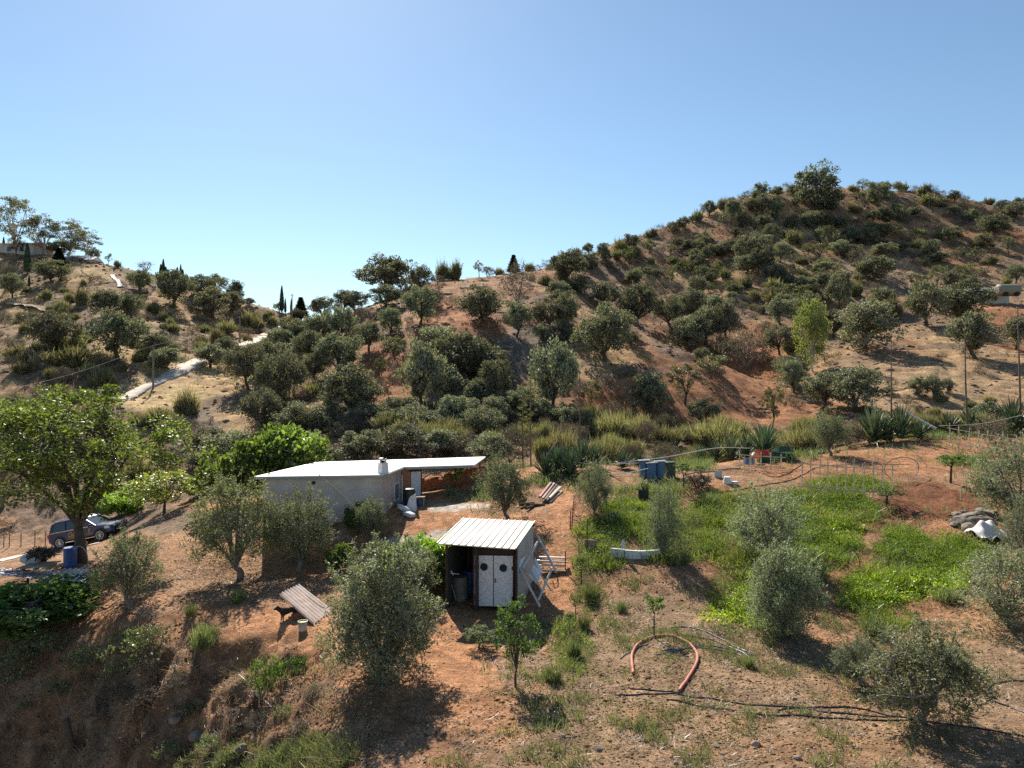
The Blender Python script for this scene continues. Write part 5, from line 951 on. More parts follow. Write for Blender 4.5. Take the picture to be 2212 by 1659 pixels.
for i in range(2):
    c_ = dl + fd * (wdt * (i + .5) + .012 * i); c_[2] = (zg + zt) / 2
    # panel with a round porthole: ring of quads between hole and rectangle
    dm = MB(); n = 32; hz = zt - .44 + (0 if i == 0 else -.03); hr_ = .15; cxx = c_ + A3(0, 0, hz - c_[2]); X = fd * (wdt / 2 - .006)
    def rect_pt(a):
        ca, sa = math.cos(a), math.sin(a); hw = wdt / 2 - .006; up = zt - hz; dn = hz - zg
        k = min(hw / max(abs(ca), 1e-6), (up if sa > 0 else dn) / max(abs(sa), 1e-6)); return ca * k, sa * k
    angs = sorted(set([2 * math.pi * k / n for k in range(n)] + [math.atan2(s1, s2) % (2 * math.pi) for s1, s2 in ((zt - hz, wdt / 2 - .006), (zt - hz, -wdt / 2 + .006), (-(hz - zg), wdt / 2 - .006), (-(hz - zg), -wdt / 2 + .006))]))
    for a0, a1 in zip(angs, angs[1:] + [angs[0] + 2 * math.pi]):
        o0, o1 = rect_pt(a0), rect_pt(a1 % (2 * math.pi) if a1 > 2 * math.pi - 1e-9 else a1)
        for off, rev in ((fnn * .02, 0), (fnn * -.02, 1)):
            qd = [cxx + off + fd * (hr_ * math.cos(a0)) + A3(0, 0, hr_ * math.sin(a0)), cxx + off + fd * o0[0] + A3(0, 0, o0[1]), cxx + off + fd * o1[0] + A3(0, 0, o1[1]), cxx + off + fd * (hr_ * math.cos(a1)) + A3(0, 0, hr_ * math.sin(a1))]
            dm.quad(*(qd[::-1] if rev else qd))
        dm.quad(cxx + fnn * .02 + fd * o0[0] + A3(0, 0, o0[1]), cxx - fnn * .02 + fd * o0[0] + A3(0, 0, o0[1]), cxx - fnn * .02 + fd * o1[0] + A3(0, 0, o1[1]), cxx + fnn * .02 + fd * o1[0] + A3(0, 0, o1[1]))
    dd = dm.build('door', M_whiteP, shed)
    ring = MB(); rp_ = [cxx + fnn * .024 + fd * (.172 * math.cos(a)) + A3(0, 0, .172 * math.sin(a)) for a in np.linspace(0, 2 * math.pi, 29)]; ring.tube(rp_, .017, 6, cap=False); ring.build('porthole_rim', M_whiteP, dd)
    gl = MB(); gl.v = []; n0 = 24
    gl.quad(*[cxx - fnn * .012 + fd * (.155 * math.cos(2 * math.pi * k / n0)) + A3(0, 0, .155 * math.sin(2 * math.pi * k / n0)) for k in range(n0)]); gl.build('porthole_glass', M_dark, dd)
    for hz_ in (.45, 1.6): MB().box(dl + fd * (.03 if i == 0 else 2 * wdt - .01) + fnn * .03 + A3(0, 0, -dl[2] + hz_), (.05, .03, .14), rz=frz).build('hinge', M_rust, dd)
    if i == 1: MB().box(dl + fd * (wdt + .07) + fnn * .04 + A3(0, 0, -dl[2] + 1.12), (.035, .03, .16), rz=frz).build('handle', M_rust, dd)
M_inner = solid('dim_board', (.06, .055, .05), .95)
wallq(sb(.49, .12), sb(.49, .9), sb(.49, .12)[2] - .15, sb(.49, .9)[2] - .12, 0, .03, 'inner_wall', M_inner, shed)
wallq(sb(.10, .93), sb(.95, .93), sb(.1, .93)[2] - .12, sb(.95, .93)[2] - .12, 0, .03, 'back_wall', M_inner, shed)
wallq(sb(.08, .9), sb(.08, .14), 2.35, 2.3, 0, .03, 'left_wall', M_inner, shed)
# ribbed right wall
p0, p1 = sb(1.0, .16), sb(1.0, .95); mb = MB(); nW = 40
for i in range(nW):
    for j_, s_ in enumerate((i / nW, (i + 1) / nW)): pass
def rib_wall(p0, p1, zt0, zt1, name, mat, par, n=34, amp=.02):
    d = unit((p1 - p0) * (1, 1, 0)); nr = A3(d[1], -d[0], 0); mbw = MB(); pr_ = []
    for i in range(n + 1):
        s_ = i / n; c_ = p0 + (p1 - p0) * s_ + nr * (amp if (i // 1) % 4 in (1, 2) else 0); pr_.append((A3(c_[0], c_[1], gz(c_[0], c_[1]) - .05), A3(c_[0], c_[1], zt0 + (zt1 - zt0) * s_)))
    for a, b_ in zip(pr_[:-1], pr_[1:]): mbw.hexa([a[0], b_[0], b_[0] - nr * .01, a[0] - nr * .01], [a[1], b_[1], b_[1] - nr * .01, a[1] - nr * .01])
    return mbw.build(name, mat, par)
rib_wall(p0 + A3(-.05, 0, 0), p1 + A3(-.05, 0, 0), p0[2] - .12, p1[2] - .06, 'side_wall', M_sheet, shed)
for hz_, w_ in ((.24, .05), (1.25, .03)):
    MB().box((dl + dR) / 2 * (1, 1, 0) + fnn * .028 + A3(0, 0, zg + hz_ - .1), (wdt * 2 - .08, .012, w_), rz=frz).build('door_rail', M_whiteP, shed)
MB().box(dl * (1, 1, 0) + fd * wdt + fnn * .03 + A3(0, 0, 1.1), (.016, .012, 1.93), rz=frz).build('door_gap_shade', M_rust, shed)  # rust-dark strip drawn as the shaded gap where the door leaves meet
MB().box(dl * (1, 1, 0) + fd * -.03 + A3(0, 0, 1.1), (.04, .06, 2.0), rz=frz).box(dR * (1, 1, 0) + fd * .03 + A3(0, 0, 1.1), (.04, .06, 2.0), rz=frz).build('door_jamb', M_rust, shed)
# things in and round the shed
M_barrelg = solid('grey_drum', (.16, .17, .15), .6, var=.25)
def drum(px, by, D, lab, mat, r=.29, h=.9, name='barrel', group=None):
    q = P(px, by, D); z0 = gz(q[0], q[1]) - .02; o = thing(name, lab, 'barrel', (q[0], q[1], z0), group)
    pf = [(r * .95, 0), (r, .04), (r, h * .3), (r * 1.03, h * .33), (r, h * .36), (r, h * .64), (r * 1.03, h * .67), (r, h * .70), (r, h * .95), (r * .97, h)]
    MB().lathe((q[0], q[1], z0), pf, 26).build('drum', mat, o, smooth=False); return o, q, z0
o, q, z0 = drum(994, 1290, 28.9, 'grey ribbed drum in the dark open bay of the shed', M_barrelg, .31, .95)
tag(MB().tube([P(968, 1240, 28.6), P(975, 1262, 28.5), P(985, 1295, 28.4)], .02, 6).build('stick', M_wood), 'stick leaning beside the grey drum', 'stick')
tag(MB().tube([P(966, 1238, 28.3), P(992, 1240, 28.4)], .016, 6).tube([P(974, 1233, 28.3), P(979, 1242, 28.3)], .03, 6).build('garden_tap', M_whiteP), 'pale tap pipe catching the sun in the open bay', 'tap')
q = P(1014, 1290, 29.6); tag(MB().lathe((q[0], q[1], gz(q[0], q[1])), [(.27, 0), (.29, .04), (.29, .85), (.27, .9)], 24).build('barrel', M_blue), 'dark blue barrel deep in the shed beside the doors', 'barrel')
# metal frames leaning at the right of the shed
M_galv = solid('galvanised_tube', (.56, .55, .53), .4, metal=.3, var=.15)
def poly_tube(pts, r, name, mat, lab=None, cat=None, grp=None, par=None, n=8):
    m_ = MB()
    for s_ in pts: m_.tube([np.array(p, float) for p in s_], r, n)
    o = m_.build(name, mat, par)
    return tag(o, lab, cat, grp) if lab else o
fr1 = [(1122, 1225), (1167, 1312)]; D1, D2 = 28.2, 27.6
F1 = thing('scrap_frame', 'big grey metal frame with cross bars leaning on the right of the shed', 'frame', P(1160, 1305, 27.8), 'scrap frames leaning on the shed')
poly_tube([[P(1122, 1227, 28.2), P(1167, 1311, 27.4)], [P(1163, 1297, 27.5), P(1192, 1228, 28.4)], [P(1128, 1228, 28.2), P(1162, 1170, 29.2)], [P(1162, 1158, 29.4), P(1202, 1237, 28.6)]], .045, 'tube_frame', M_galv, par=F1)
poly_tube([[P(1135, 1208, 28.5), P(1176, 1288, 27.9)], [P(1146, 1175, 29), P(1150, 1205, 28.7), P(1170, 1245, 28.4), P(1190, 1275, 28.1)]], .03, 'cross_bar', M_galv, par=F1)
F2 = thing('chair_frame', 'rusty bent tube chair frame propped against the metal frame', 'frame', P(1200, 1262, 28.2), 'scrap frames leaning on the shed')
poly_tube([curve_pts([P(1202, 1237, 28.4), P(1205, 1252, 28.3), P(1199, 1262, 28.2), P(1193, 1255, 28.3)], 10), curve_pts([P(1206, 1252, 28.2), P(1205, 1268, 28.1), P(1198, 1270, 28.0), P(1195, 1258, 28.2)], 10), [P(1170, 1255, 28.2), P(1160, 1272, 28), P(1170, 1282, 27.9), P(1178, 1284, 27.9)]], .018, 'tube', M_rust, par=F2)
v4 = [P(1142, 1243, 28.3), P(1156, 1205, 28.8), P(1171, 1232, 28.5), P(1160, 1262, 28.1)]
tag(MB().hexa(v4, [p + A3(.01, -.03, 0) for p in v4]).build('white_panel', M_whiteP), 'square white panel held inside the leaning frames', 'panel')
v4 = [P(1115, 1236, 28.0), P(1119, 1212, 28.2), P(1136, 1198, 28.7), P(1122, 1235, 28.2)]
tag(MB().hexa(v4, [p + A3(.01, -.03, 0) for p in v4]).build('white_panel', M_whiteP), 'small white panel against the shed corner', 'panel')
v4 = [P(1114, 1240, 27.9), P(1128, 1238, 28.1), P(1120, 1290, 27.9), P(1113, 1300, 27.8)]
tag(MB().hexa(v4, [p + A3(.01, .04, 0) for p in v4]).build('white_panel', M_sheet), 'grey panel standing at the right door post', 'panel')
for i, (a, b_, m_, lab) in enumerate([((1165, 1163), (1222, 1160), M_white, 'upper bleached plank'), ((1160, 1168), (1214, 1165), M_whiteP, 'white plank'), ((1168, 1173), (1226, 1170), M_wood, 'brown plank'), ((1163, 1178), (1220, 1176), M_white, 'lower bleached plank'), ((1170, 1155), (1205, 1150), M_wood, 'short back plank'), ((1172, 1183), (1222, 1181), M_wood, 'bottom plank')]):
    pa, pb = P(a[0], a[1], 31.5 - i * .12), P(b_[0], b_[1], 31.3 - i * .12); zz = gz(pb[0], pb[1]) + .32 - i * .05 if i < 4 else gz(pb[0], pb[1]) + .08
    pa[2] = zz; pb[2] = zz + .01; tag(MB().beam(pa, pb, .14, .05).build('plank', m_), lab + ' in the heap right of the shed', 'plank', 'planks heaped right of the shed')
def stake(px, by, ty, D, lab, r=.025, mat=M_rust, grp='stakes'):
    q = P(px, by, D); z0 = gz(q[0], q[1]); h_ = (by - ty) / FPX * D; return tag(MB().tube([A3(q[0], q[1], z0 - .1), A3(q[0] + .01, q[1], z0 + h_)], r, 6).build('stake', mat), lab, 'stake', grp)
stake(1221, 1200, 1155, 30.8, 'rusty stake at the end of the planks by the path')
stake(1232, 1130, 1090, 34.5, 'thin stake at the low end of the wire fence')
stake(1268, 1185, 1115, 32.2, 'thin pole rising from the left edge of the green plot')
# wire mesh fence along the head of the path
wm = thing('wire_fence', 'rusty crumpled wire mesh fence beside the path head', 'fence', G(1240, 1110))
wp = [G(1236, 1140), G(1240, 1110), G(1252, 1085), G(1262, 1068)]; mb = MB(); pm = MB()
for a, b_ in zip(wp[:-1], wp[1:]):
    for k in range(6):
        s_ = k / 6; c_ = a + (b_ - a) * s_; mb.tube([c_, c_ + A3(.04 * math.sin(k * 2), 0, .8)], .006, 3)
    for hz_ in (.1, .3, .5, .7, .82): mb.tube([a + A3(0, 0, hz_), (a + b_) / 2 + A3(0, 0, hz_ + .05 * math.sin(hz_ * 20)), b_ + A3(0, 0, hz_)], .006, 3)
mb.build('mesh', M_rust, wm)
for c_ in wp: MB().tube([c_, c_ + A3(0, 0, .95)], .02, 5).build('post', M_rust, wm)
# dog shelter
M_asb = solid('fibre_cement', (.90, .76, .66), .9, var=.1, scale=3, dirt=(.6, .5, .38), dirt_amt=.4, bump=.2)
s00, s01, s10, s11 = P(602.8, 1283.6, 27.9), P(644, 1263.5, 29.4), P(677, 1351.5, 26.6), P(716, 1331.5, 28.1)
for s_ in (s10, s11): s_[2] = gz(s_[0], s_[1]) + .05
mb = MB(); nU, nV = 57, 2; nl = unit(np.cross(s10 - s00, s01 - s00)); nl = nl if nl[2] > 0 else -nl
for lay in (0, -.02):
    for i in range(nU):
        u = i / (nU - 1); hgt = .06 * math.cos(u * 2 * math.pi * 7) + lay
        mb.v += [tuple((s00 + (s01 - s00) * u) + nl * hgt), tuple((s10 + (s11 - s10) * u) + nl * hgt)]
for i in range(nU - 1):
    a = 2 * i; mb.f += [(a, a + 1, a + 3, a + 2)]; a += 2 * nU; mb.f += [(a, a + 2, a + 3, a + 1)]
nb2 = 2 * nU
for i in range(nU - 1): mb.f += [(2 * i, 2 * i + 2, nb2 + 2 * i + 2, nb2 + 2 * i), (2 * i + 1, nb2 + 2 * i + 1, nb2 + 2 * i + 3, 2 * i + 3)]
mb.f += [(0, nb2, nb2 + 1, 1), (nb2 - 2, nb2 - 1, 2 * nb2 - 1, 2 * nb2 - 2)]
tag(mb.build('corrugated_sheet', M_asb, smooth=False), 'pale corrugated sheet propped up as a dog shelter', 'sheet')
for u, lab in ((.55, 'front prop post under the corrugated sheet'), (.92, 'rear prop post under the corrugated sheet')):
    p_ = s00 + (s01 - s00) * u + (s10 - s00) * .12; tag(MB().tube([ground_pt(p_), p_ - nl * .05], .035, 6).build('prop_post', M_wood), lab, 'post', 'props of the dog shelter')
tag(MB().beam(s01 + (s11 - s01) * .35 + nl * .06 - (s01 - s00) * .22, s01 + (s11 - s01) * .75 + nl * .06 - (s01 - s00) * .22, .05, .03).build('lath', M_wood), 'thin lath lying on the corrugated sheet', 'lath')
# dog
def skin_obj(name, pts, edges, radii, mat, root=0, sub=1):
    me = bpy.data.meshes.new(name); me.from_pydata([tuple(p) for p in pts], edges, []); o = bpy.data.objects.new(name, me); COL.objects.link(o)
    md = o.modifiers.new('skin', 'SKIN'); sk = me.skin_vertices[0] if me.skin_vertices else None
    if sk is None:
        bpy.context.view_layer.objects.active = o
        me.skin_vertices
    for i, r_ in enumerate(radii): me.skin_vertices[0].data[i].radius = (r_, r_)
    me.skin_vertices[0].data[root].use_root = True
    s2 = o.modifiers.new('sub', 'SUBSURF'); s2.levels = sub; s2.render_levels = sub + 1
    me.materials.append(mat); md.use_smooth_shade = True; return o
M_fur = bpy.data.materials.new('fur'); M_fur.use_nodes = True; t = M_fur.node_tree; b = t.nodes['Principled BSDF']; b.inputs['Roughness'].default_value = .9
tc = N(t, 'ShaderNodeTexCoord'); sp = N(t, 'ShaderNodeSeparateXYZ'); t.links.new(tc.outputs['Object'], sp.inputs[0]); rp = N(t, 'ShaderNodeValToRGB'); t.links.new(sp.outputs[2], rp.inputs[0])
rp.color_ramp.elements[0].position = .16; rp.color_ramp.elements[0].color = (.30, .20, .11, 1); rp.color_ramp.elements[1].position = .27; rp.color_ramp.elements[1].color = (.02, .017, .015, 1); t.links.new(rp.outputs[0], b.inputs['Base Color'])
dp = [(0, 0, .36), (.16, 0, .37), (-.18, 0, .37), (-.30, 0, .45), (-.37, 0, .52), (-.45, 0, .51), (-.52, 0, .485), (-.19, -.07, .26), (-.20, -.075, .13), (-.21, -.075, .02), (-.24, -.075, .012), (-.19, .07, .26), (-.20, .075, .13), (-.21, .075, .02), (-.24, .075, .012),
      (.24, 0, .36), (.25, -.075, .27), (.22, -.08, .18), (.29, -.08, .12), (.27, -.08, .02), (.24, -.08, .012), (.25, .075, .27), (.22, .08, .18), (.29, .08, .12), (.27, .08, .02), (.24, .08, .012), (.34, 0, .33), (.42, 0, .22), (-.365, -.05, .60), (-.365, .05, .60)]
de = [(0, 1), (0, 2), (2, 3), (3, 4), (4, 5), (5, 6), (2, 7), (7, 8), (8, 9), (9, 10), (2, 11), (11, 12), (12, 13), (13, 14), (1, 15), (15, 16), (16, 17), (17, 18), (18, 19), (19, 20), (15, 21), (21, 22), (22, 23), (23, 24), (24, 25), (15, 26), (26, 27), (4, 28), (4, 29)]
dr_ = [.10, .095, .115, .075, .07, .045, .026, .045, .026, .02, .018, .045, .026, .02, .018, .085, .06, .04, .024, .02, .018, .06, .04, .024, .02, .018, .025, .015, .012, .012]
dq = P(622, 1337, 27.3); dog = skin_obj('dog', dp, de, dr_, M_fur); dog.location = (dq[0], dq[1], gz(dq[0], dq[1]) + .0); dog.rotation_euler.z = R(40); dog.scale = (1.08,) * 3; tag(dog, 'black and tan dog with pricked ears standing under the corrugated sheet', 'dog')
cl = MB().tube([(-.25 + .0 * a, .085 * math.cos(a), .44 + .085 * math.sin(a)) for a in np.linspace(0, 6.283, 17)], .014, 5, cap=False); me_ = cl.build('collar', solid('red_collar', (.5, .04, .05), .6)); me_.parent = dog
q = P(654, 1354, 26.2); z0 = gz(q[0], q[1]) - .01; bk = thing('bucket', 'white bucket of yellow-green water in front of the dog shelter', 'bucket', (q[0], q[1], z0))
MB().lathe((q[0], q[1], z0), [(.14, 0), (.16, .30), (.175, .30), (.175, .34), (.155, .34), (.14, .05)], 22, cap=False).build('pail', solid('dirty_white_pail', (.55, .54, .5), .6, dirt=(.2, .19, .16), dirt_amt=.6, var=.3), bk)
MB().lathe((q[0], q[1], z0 + .29), [(.155, 0), (.156, .012)], 22).build('water', solid('green_water', (.35, .42, .04), .3), bk)
# ---------------------------------------------------------------- pink pipe and hoses on the slope
def ground_line(pix, lift, n=40):
    w = [G(a, b_) for a, b_ in pix]; c = curve_pts([A3(p[0], p[1], 0) for p in w], n); return [A3(p[0], p[1], gz(p[0], p[1]) + lift) for p in c]
def hose(pix, r, mat, lab, cat='hose', grp=None, name='hose', lift=None, n=44): return tag(MB().tube(ground_line(pix, lift if lift is not None else r * .8, n), r, 8).build(name, mat, smooth=True), lab, cat, grp)
M_pink = solid('pink_pipe', (.50, .13, .10), .65, var=.3, scale=6, dirt=(.42, .25, .17), dirt_amt=.7, bump=.3)
o = MB().tube(ground_line([(1368, 1458), (1366, 1440), (1365, 1420), (1372, 1402), (1395, 1384), (1425, 1376), (1455, 1377), (1485, 1390), (1502, 1408), (1507, 1425), (1500, 1445), (1485, 1470), (1467, 1496)], .05, 90), .046, 12).build('pipe', M_pink, smooth=True); tag(o, 'thick pink corrugated pipe curved in a horseshoe on the weeds', 'pipe')
HG = 'black hoses on the lower slope'
M_greyh = solid('grey_hose', (.16, .17, .2), .35, var=.25)
for pix, lab in [([(1420, 1415), (1480, 1402), (1550, 1404), (1600, 1417), (1628, 1445)], 'grey hose ending at the flat stone'), ([(1430, 1406), (1510, 1396), (1570, 1402), (1625, 1418)], 'grey hose just above the one that ends at the flat stone'), ([(1448, 1356), (1500, 1358), (1560, 1382), (1626, 1416)], 'uppermost grey hose behind the pink pipe'), ([(1340, 1424), (1372, 1402), (1400, 1392)], 'short grey hose crossing the left limb of the pink pipe'), ([(1470, 1372), (1540, 1384), (1590, 1404), (1622, 1424)], 'grey hose between the other grey hoses')]:
    hose(pix, .022, M_greyh, lab, grp='grey hoses by the pink pipe')
for pix, lab in [([(1330, 1502), (1420, 1500), (1520, 1508), (1650, 1524), (1800, 1540), (1980, 1552)], 'upper of the two long black hoses across the slope'), ([(1440, 1512), (1560, 1532), (1650, 1545), (1800, 1553), (1990, 1558)], 'lower of the two long black hoses across the slope'), ([(1360, 1488), (1410, 1492), (1468, 1498)], 'short black hose at the lower end of the pink pipe'),
                 ([(1680, 1535), (1780, 1528), (1860, 1532), (1960, 1552), (2080, 1570), (2212, 1592)], 'black hose running past the lower right olive'), ([(2215, 1472), (2160, 1474), (2135, 1490), (2145, 1512), (2180, 1528), (2230, 1545)], 'looping black hose at the lower right edge')]:
    hose(pix, .02, M_hose, lab, grp=HG)
hose([(1000, 1352), (1030, 1385), (1055, 1410), (1075, 1440)], .018, M_hose, 'thin hose below the open bay of the shed')
# ---------------------------------------------------------------- planter of white blocks, bottle on a line
bl = thing('planter', 'low edging of white blocks along the green plot', 'planter', G(1360, 1200)); seg = [(1319, 1186), (1350, 1190), (1385, 1193), (1425, 1186)]
M_block = solid('white_block', (.62, .63, .62), .85, var=.15, scale=2)
for i, (a, b_) in enumerate(zip(seg[:-1], seg[1:])):
    pa, pb = G(a[0], a[1] + 14), G(b_[0], b_[1] + 14); zz = min(pa[2], pb[2])
    for k in range(2):
        c0, c1 = pa + (pb - pa) * (k / 2), pa + (pb - pa) * ((k + 1) / 2 - .02); c0[2] = c1[2] = zz + .17; MB().beam(c0, c1, .15, .36).build('block', M_block, bl, bevel=.01)
tag(MB().box(G(1276, 1190) + A3(0, 0, .25), (.55, .06, .5), rz=-.4).build('tile_sheet', solid('tan_sheet', (.33, .24, .16), .9, var=.2)), 'tan upright sheet at the left end of the green plot', 'sheet')
l0, l1, l2 = P(1222, 1095, 34), P(1320, 1160, 31.5), P(1350, 1162, 31.2)
tag(MB().tube(curve_pts([P(1421 * .864, 1292 * .864, 34), P(1290, 1148, 32.2), l2], 18), .014, 6).build('irrigation_line', M_hose), 'black hose hanging above the left of the green plot', 'hose')
bt = thing('bottle', 'clear plastic bottle hanging from the hose over the plot', 'bottle', P(1347, 1178, 31.2)); q = P(1347, 1178, 31.2)
MB().lathe(q - A3(0, 0, .0), [(.07, -.13), (.085, -.1), (.085, .12), (.03, .2), (.03, .24)], 14).build('body', solid('cloudy_plastic', (.62, .66, .66), .25), bt)
MB().tube([q + A3(0, 0, .23), q + A3(.02, 0, .36)], .006, 4).build('string', M_hose, bt)
for px, D_, lab in ((2217 * .864, 25.9, 'arched hoop over the bright grass'), (1857, 26.5, 'half-buried hoop left of the arched hoop')):
    pass
for (xa, xb, yb, yt, lab) in ((1919, 1961, 1233, 1193, 'arched black hoop over the bright grass'), (1832, 1858, 1232, 1206, 'smaller black hoop left of the arched hoop')):
    pa, pb = G(xa, yb), G(xb, yb); top = (yb - yt) / FPX * pa[1]; tag(MB().tube([pa + (pb - pa) * (.5 - .5 * math.cos(a)) + A3(0, 0, top * math.sin(a) * 1.5) for a in np.linspace(0, math.pi, 16)], .014, 6).build('hoop', M_hose), lab, 'hoop', 'plant hoops')
# ---------------------------------------------------------------- upper garden
for px, by, D_, lab in ((1391, 1031, 42, 'left of the three blue barrels'), (1407, 1034, 41.6, 'middle of the three blue barrels'), (1425, 1036, 41.8, 'right of the three blue barrels, behind a sapling')):
    o, q, z0 = drum(px, by, D_, lab, M_bluef, .27, .98, group='blue barrels with plastic covers')
    MB().box((q[0], q[1], z0 + 1.0), (.66, .6, .035), ax=(1, 0, .06)).build('cover', solid('grey_film', (.22, .23, .25), .4, var=.3), o)
q = P(1447, 1032, 42); tag(MB().box((q[0], q[1], gz(q[0], q[1]) + .42), (.5, .5, .86), rz=.2).box((q[0], q[1], gz(q[0], q[1]) + .87), (.56, .56, .06), rz=.2).build('tank', solid('dark_green_plastic', (.03, .07, .05), .5, var=.3), bevel=.05), 'dark green square tank right of the blue barrels', 'tank')
o, q, z0 = drum(1384 + 6, 1075, 38.2, 'black pot full of flowering stems left of the green plot', M_blackpl, .28, .5, name='plant_pot')
pt = shrub(910, n=260, hgt=.8, rad=.35, wd=.02, mat=F_weed, spread=.35); s_ = place(pt, 'pot_plant', (q[0], q[1], z0 + .35), .8, .8, 0, 'grey-green stems with white seed heads in the black pot', 'plant')
hd = MB(); g = np.random.default_rng(8)
for _ in range(30): hd.lathe((q[0] + g.normal(0, .28), q[1] + g.normal(0, .2), z0 + .75 + g.normal(0, .14)), [(.012, 0), (.035, .02), (.035, .05), (.012, .07)], 6)
ho = hd.build('seed_heads', solid('seed_head', (.55, .55, .45), .9)); mw = ho.matrix_world.copy(); ho.parent = s_
ho.matrix_parent_inverse = __import__('mathutils').Matrix.LocRotScale(s_.location, s_.rotation_euler, s_.scale).inverted()
M_crate = solid('green_crate', (.02, .075, .05), .6, var=.3); M_redc = solid('red_crate', (.32, .04, .03), .6, var=.2)
def crate(px, by, D, w, d, h, mat, lab, rz=0, dz=0):
    q = P(px, by, D); z0 = gz(q[0], q[1]) + dz; mb = MB(); ca, sa = math.cos(rz), math.sin(rz)
    def bx(x, y, z, a, b_, c): mb.box((q[0] + x * ca - y * sa, q[1] + x * sa + y * ca, z0 + z), (a, b_, c), rz=rz)
    bx(0, 0, .015, w, d, .03)
    for zz in np.arange(.09, h, .09):
        bx(0, -d / 2, zz, w, .02, .06); bx(0, d / 2, zz, w, .02, .06); bx(-w / 2, 0, zz, .02, d - .03, .06); bx(w / 2, 0, zz, .02, d - .03, .06)
    for sx in (-1, 1):
        for sy in (-1, 1): bx(sx * (w / 2 - .012), sy * (d / 2 - .012), h / 2, .045, .045, h + .01)
    return tag(mb.build('crate', mat), lab, 'crate', 'crates in the upper garden')
for a in [(1694, 993, 47.0, .9, .6, .42, M_crate, 'long dark green crate at the right end of the crates', .05, .4), (1672, 996, 46.9, .8, .6, .42, M_crate, 'dark green crate under the long one', .1, 0), (1699, 995, 46.6, .8, .6, .42, M_crate, 'lower right dark green crate', -.05, 0), (1648, 990, 46.6, .7, .5, .38, M_redc, 'red crate between the orange jug and the green crates', .15, .35), (1650, 998, 46.4, .7, .5, .36, M_crate, 'green crate beneath the red crate', 0, 0), (1618, 1000, 46.2, .55, .4, .35, M_bluef, 'blue crate under the orange jug', .1, 0)]:
    crate(*a)
q = P(1633, 986, 46.0); q[2] = gz(q[0], q[1]) + .52; jg = thing('jug', 'orange jug with white end tipped on the blue crate', 'jug', q); 
jl = MB(); jl.tube([q + A3(-.16, 0, .06), q + A3(.1, 0, -.04), q + A3(.2, 0, -.08)], [.17, .17, .12], 14); jl.build('body', solid('orange_plastic', (.75, .2, .02), .45), jg); jl = MB(); jl.tube([q + A3(-.23, 0, .09), q + A3(-.165, 0, .062)], [.13, .172], 14); jl.build('cap', M_whiteP, jg)
q = P(1571, 1043, 40.3); z0 = gz(q[0], q[1]); tag(MB().lathe((q[0], q[1], z0), [(.24, 0), (.23, .05), (.17, .36), (.15, .37)], 16).build('bucket', M_whiteP), 'upturned white bucket on the red soil of the upper garden', 'bucket')
q = P(1588, 1042, 40.2); z0 = gz(q[0], q[1]); tag(MB().box((q[0], q[1], z0 + .08), (.3, .22, .16), rz=.4).box((q[0], q[1], z0 + .17), (.34, .26, .025), rz=.4).build('tub', M_whiteP, bevel=.02), 'small white tub beside the upturned bucket', 'tub')
q = P(1552, 1030, 41.5); z0 = gz(q[0], q[1]); tag(MB().box((q[0], q[1], z0 + .2), (.45, .05, .4), rz=.3).build('grey_board', M_sheet), 'grey board standing behind the upturned bucket', 'board')
q = G(1510, 1052); bh = leafy(930, n=900, hgt=.5, rad=.7, L=.14, Wd=.03, mat=F_brn); place(bh, 'brush_heap', q, 1.6, .7, .5, 'heap of dark cut brush on the upper garden edge', 'heap')
# bamboo bean trellis
M_cane = solid('bamboo_cane', (.62, .50, .36), .7, var=.25, scale=6)
def trellis(xl, yl, xr, yr, hl, n, lab, D_l, D_r, gap=.75):
    a, b_ = P(xl, yl, D_l), P(xr, yr, D_r); o = thing('bean_trellis', lab, 'trellis', (a + b_) / 2); g = np.random.default_rng(n)
    a[2] = gz(a[0], a[1]); b_[2] = gz(b_[0], b_[1]); d = b_ - a; nn_ = unit(np.cross(d, (0, 0, 1))) ; nn_ = nn_ if nn_[1] > 0 else -nn_
    for i in range(n):
        s_ = i / (n - 1); c_ = a + d * s_
        for sd, lp in ((0, 1), (1, -1)):
            f = c_ + nn_ * gap * sd; f[2] = gz(f[0], f[1]) - .1; tp = c_ + nn_ * gap * (.5 + .08 * lp) + A3(g.normal(0, .05), 0, 0); tp[2] = c_[2] + hl * g.uniform(.97, 1.12)
            MB().tube([f, tp], .022, 5).build('cane', M_cane, o)
    e = .25; du = unit(d)
    for off, hz_ in ((.5, hl * .86), (.12, hl * .22), (.88, hl * .25)):
        mbx = MB().tube([a - du * e + nn_ * gap * off + A3(0, 0, hz_), (a + b_) / 2 + nn_ * gap * off + A3(0, 0, hz_ - .03), b_ + du * e + nn_ * gap * off + A3(0, 0, hz_)], .028, 5); mbx.build('rail', M_cane, o)
    return o
trellis(1732, 1064, 1928, 1076, 1.9, 11, 'long bean trellis of crossed bamboo canes above the green plot', 39.5, 37.8)
trellis(2050, 965, 2195, 975, 1.5, 8, 'shorter bamboo trellis at the right below the agaves', 52, 49)
trellis(1600, 1018, 1690, 1022, 1.0, 5, 'low row of bare stakes on the red soil left of the long trellis', 44, 43.5)
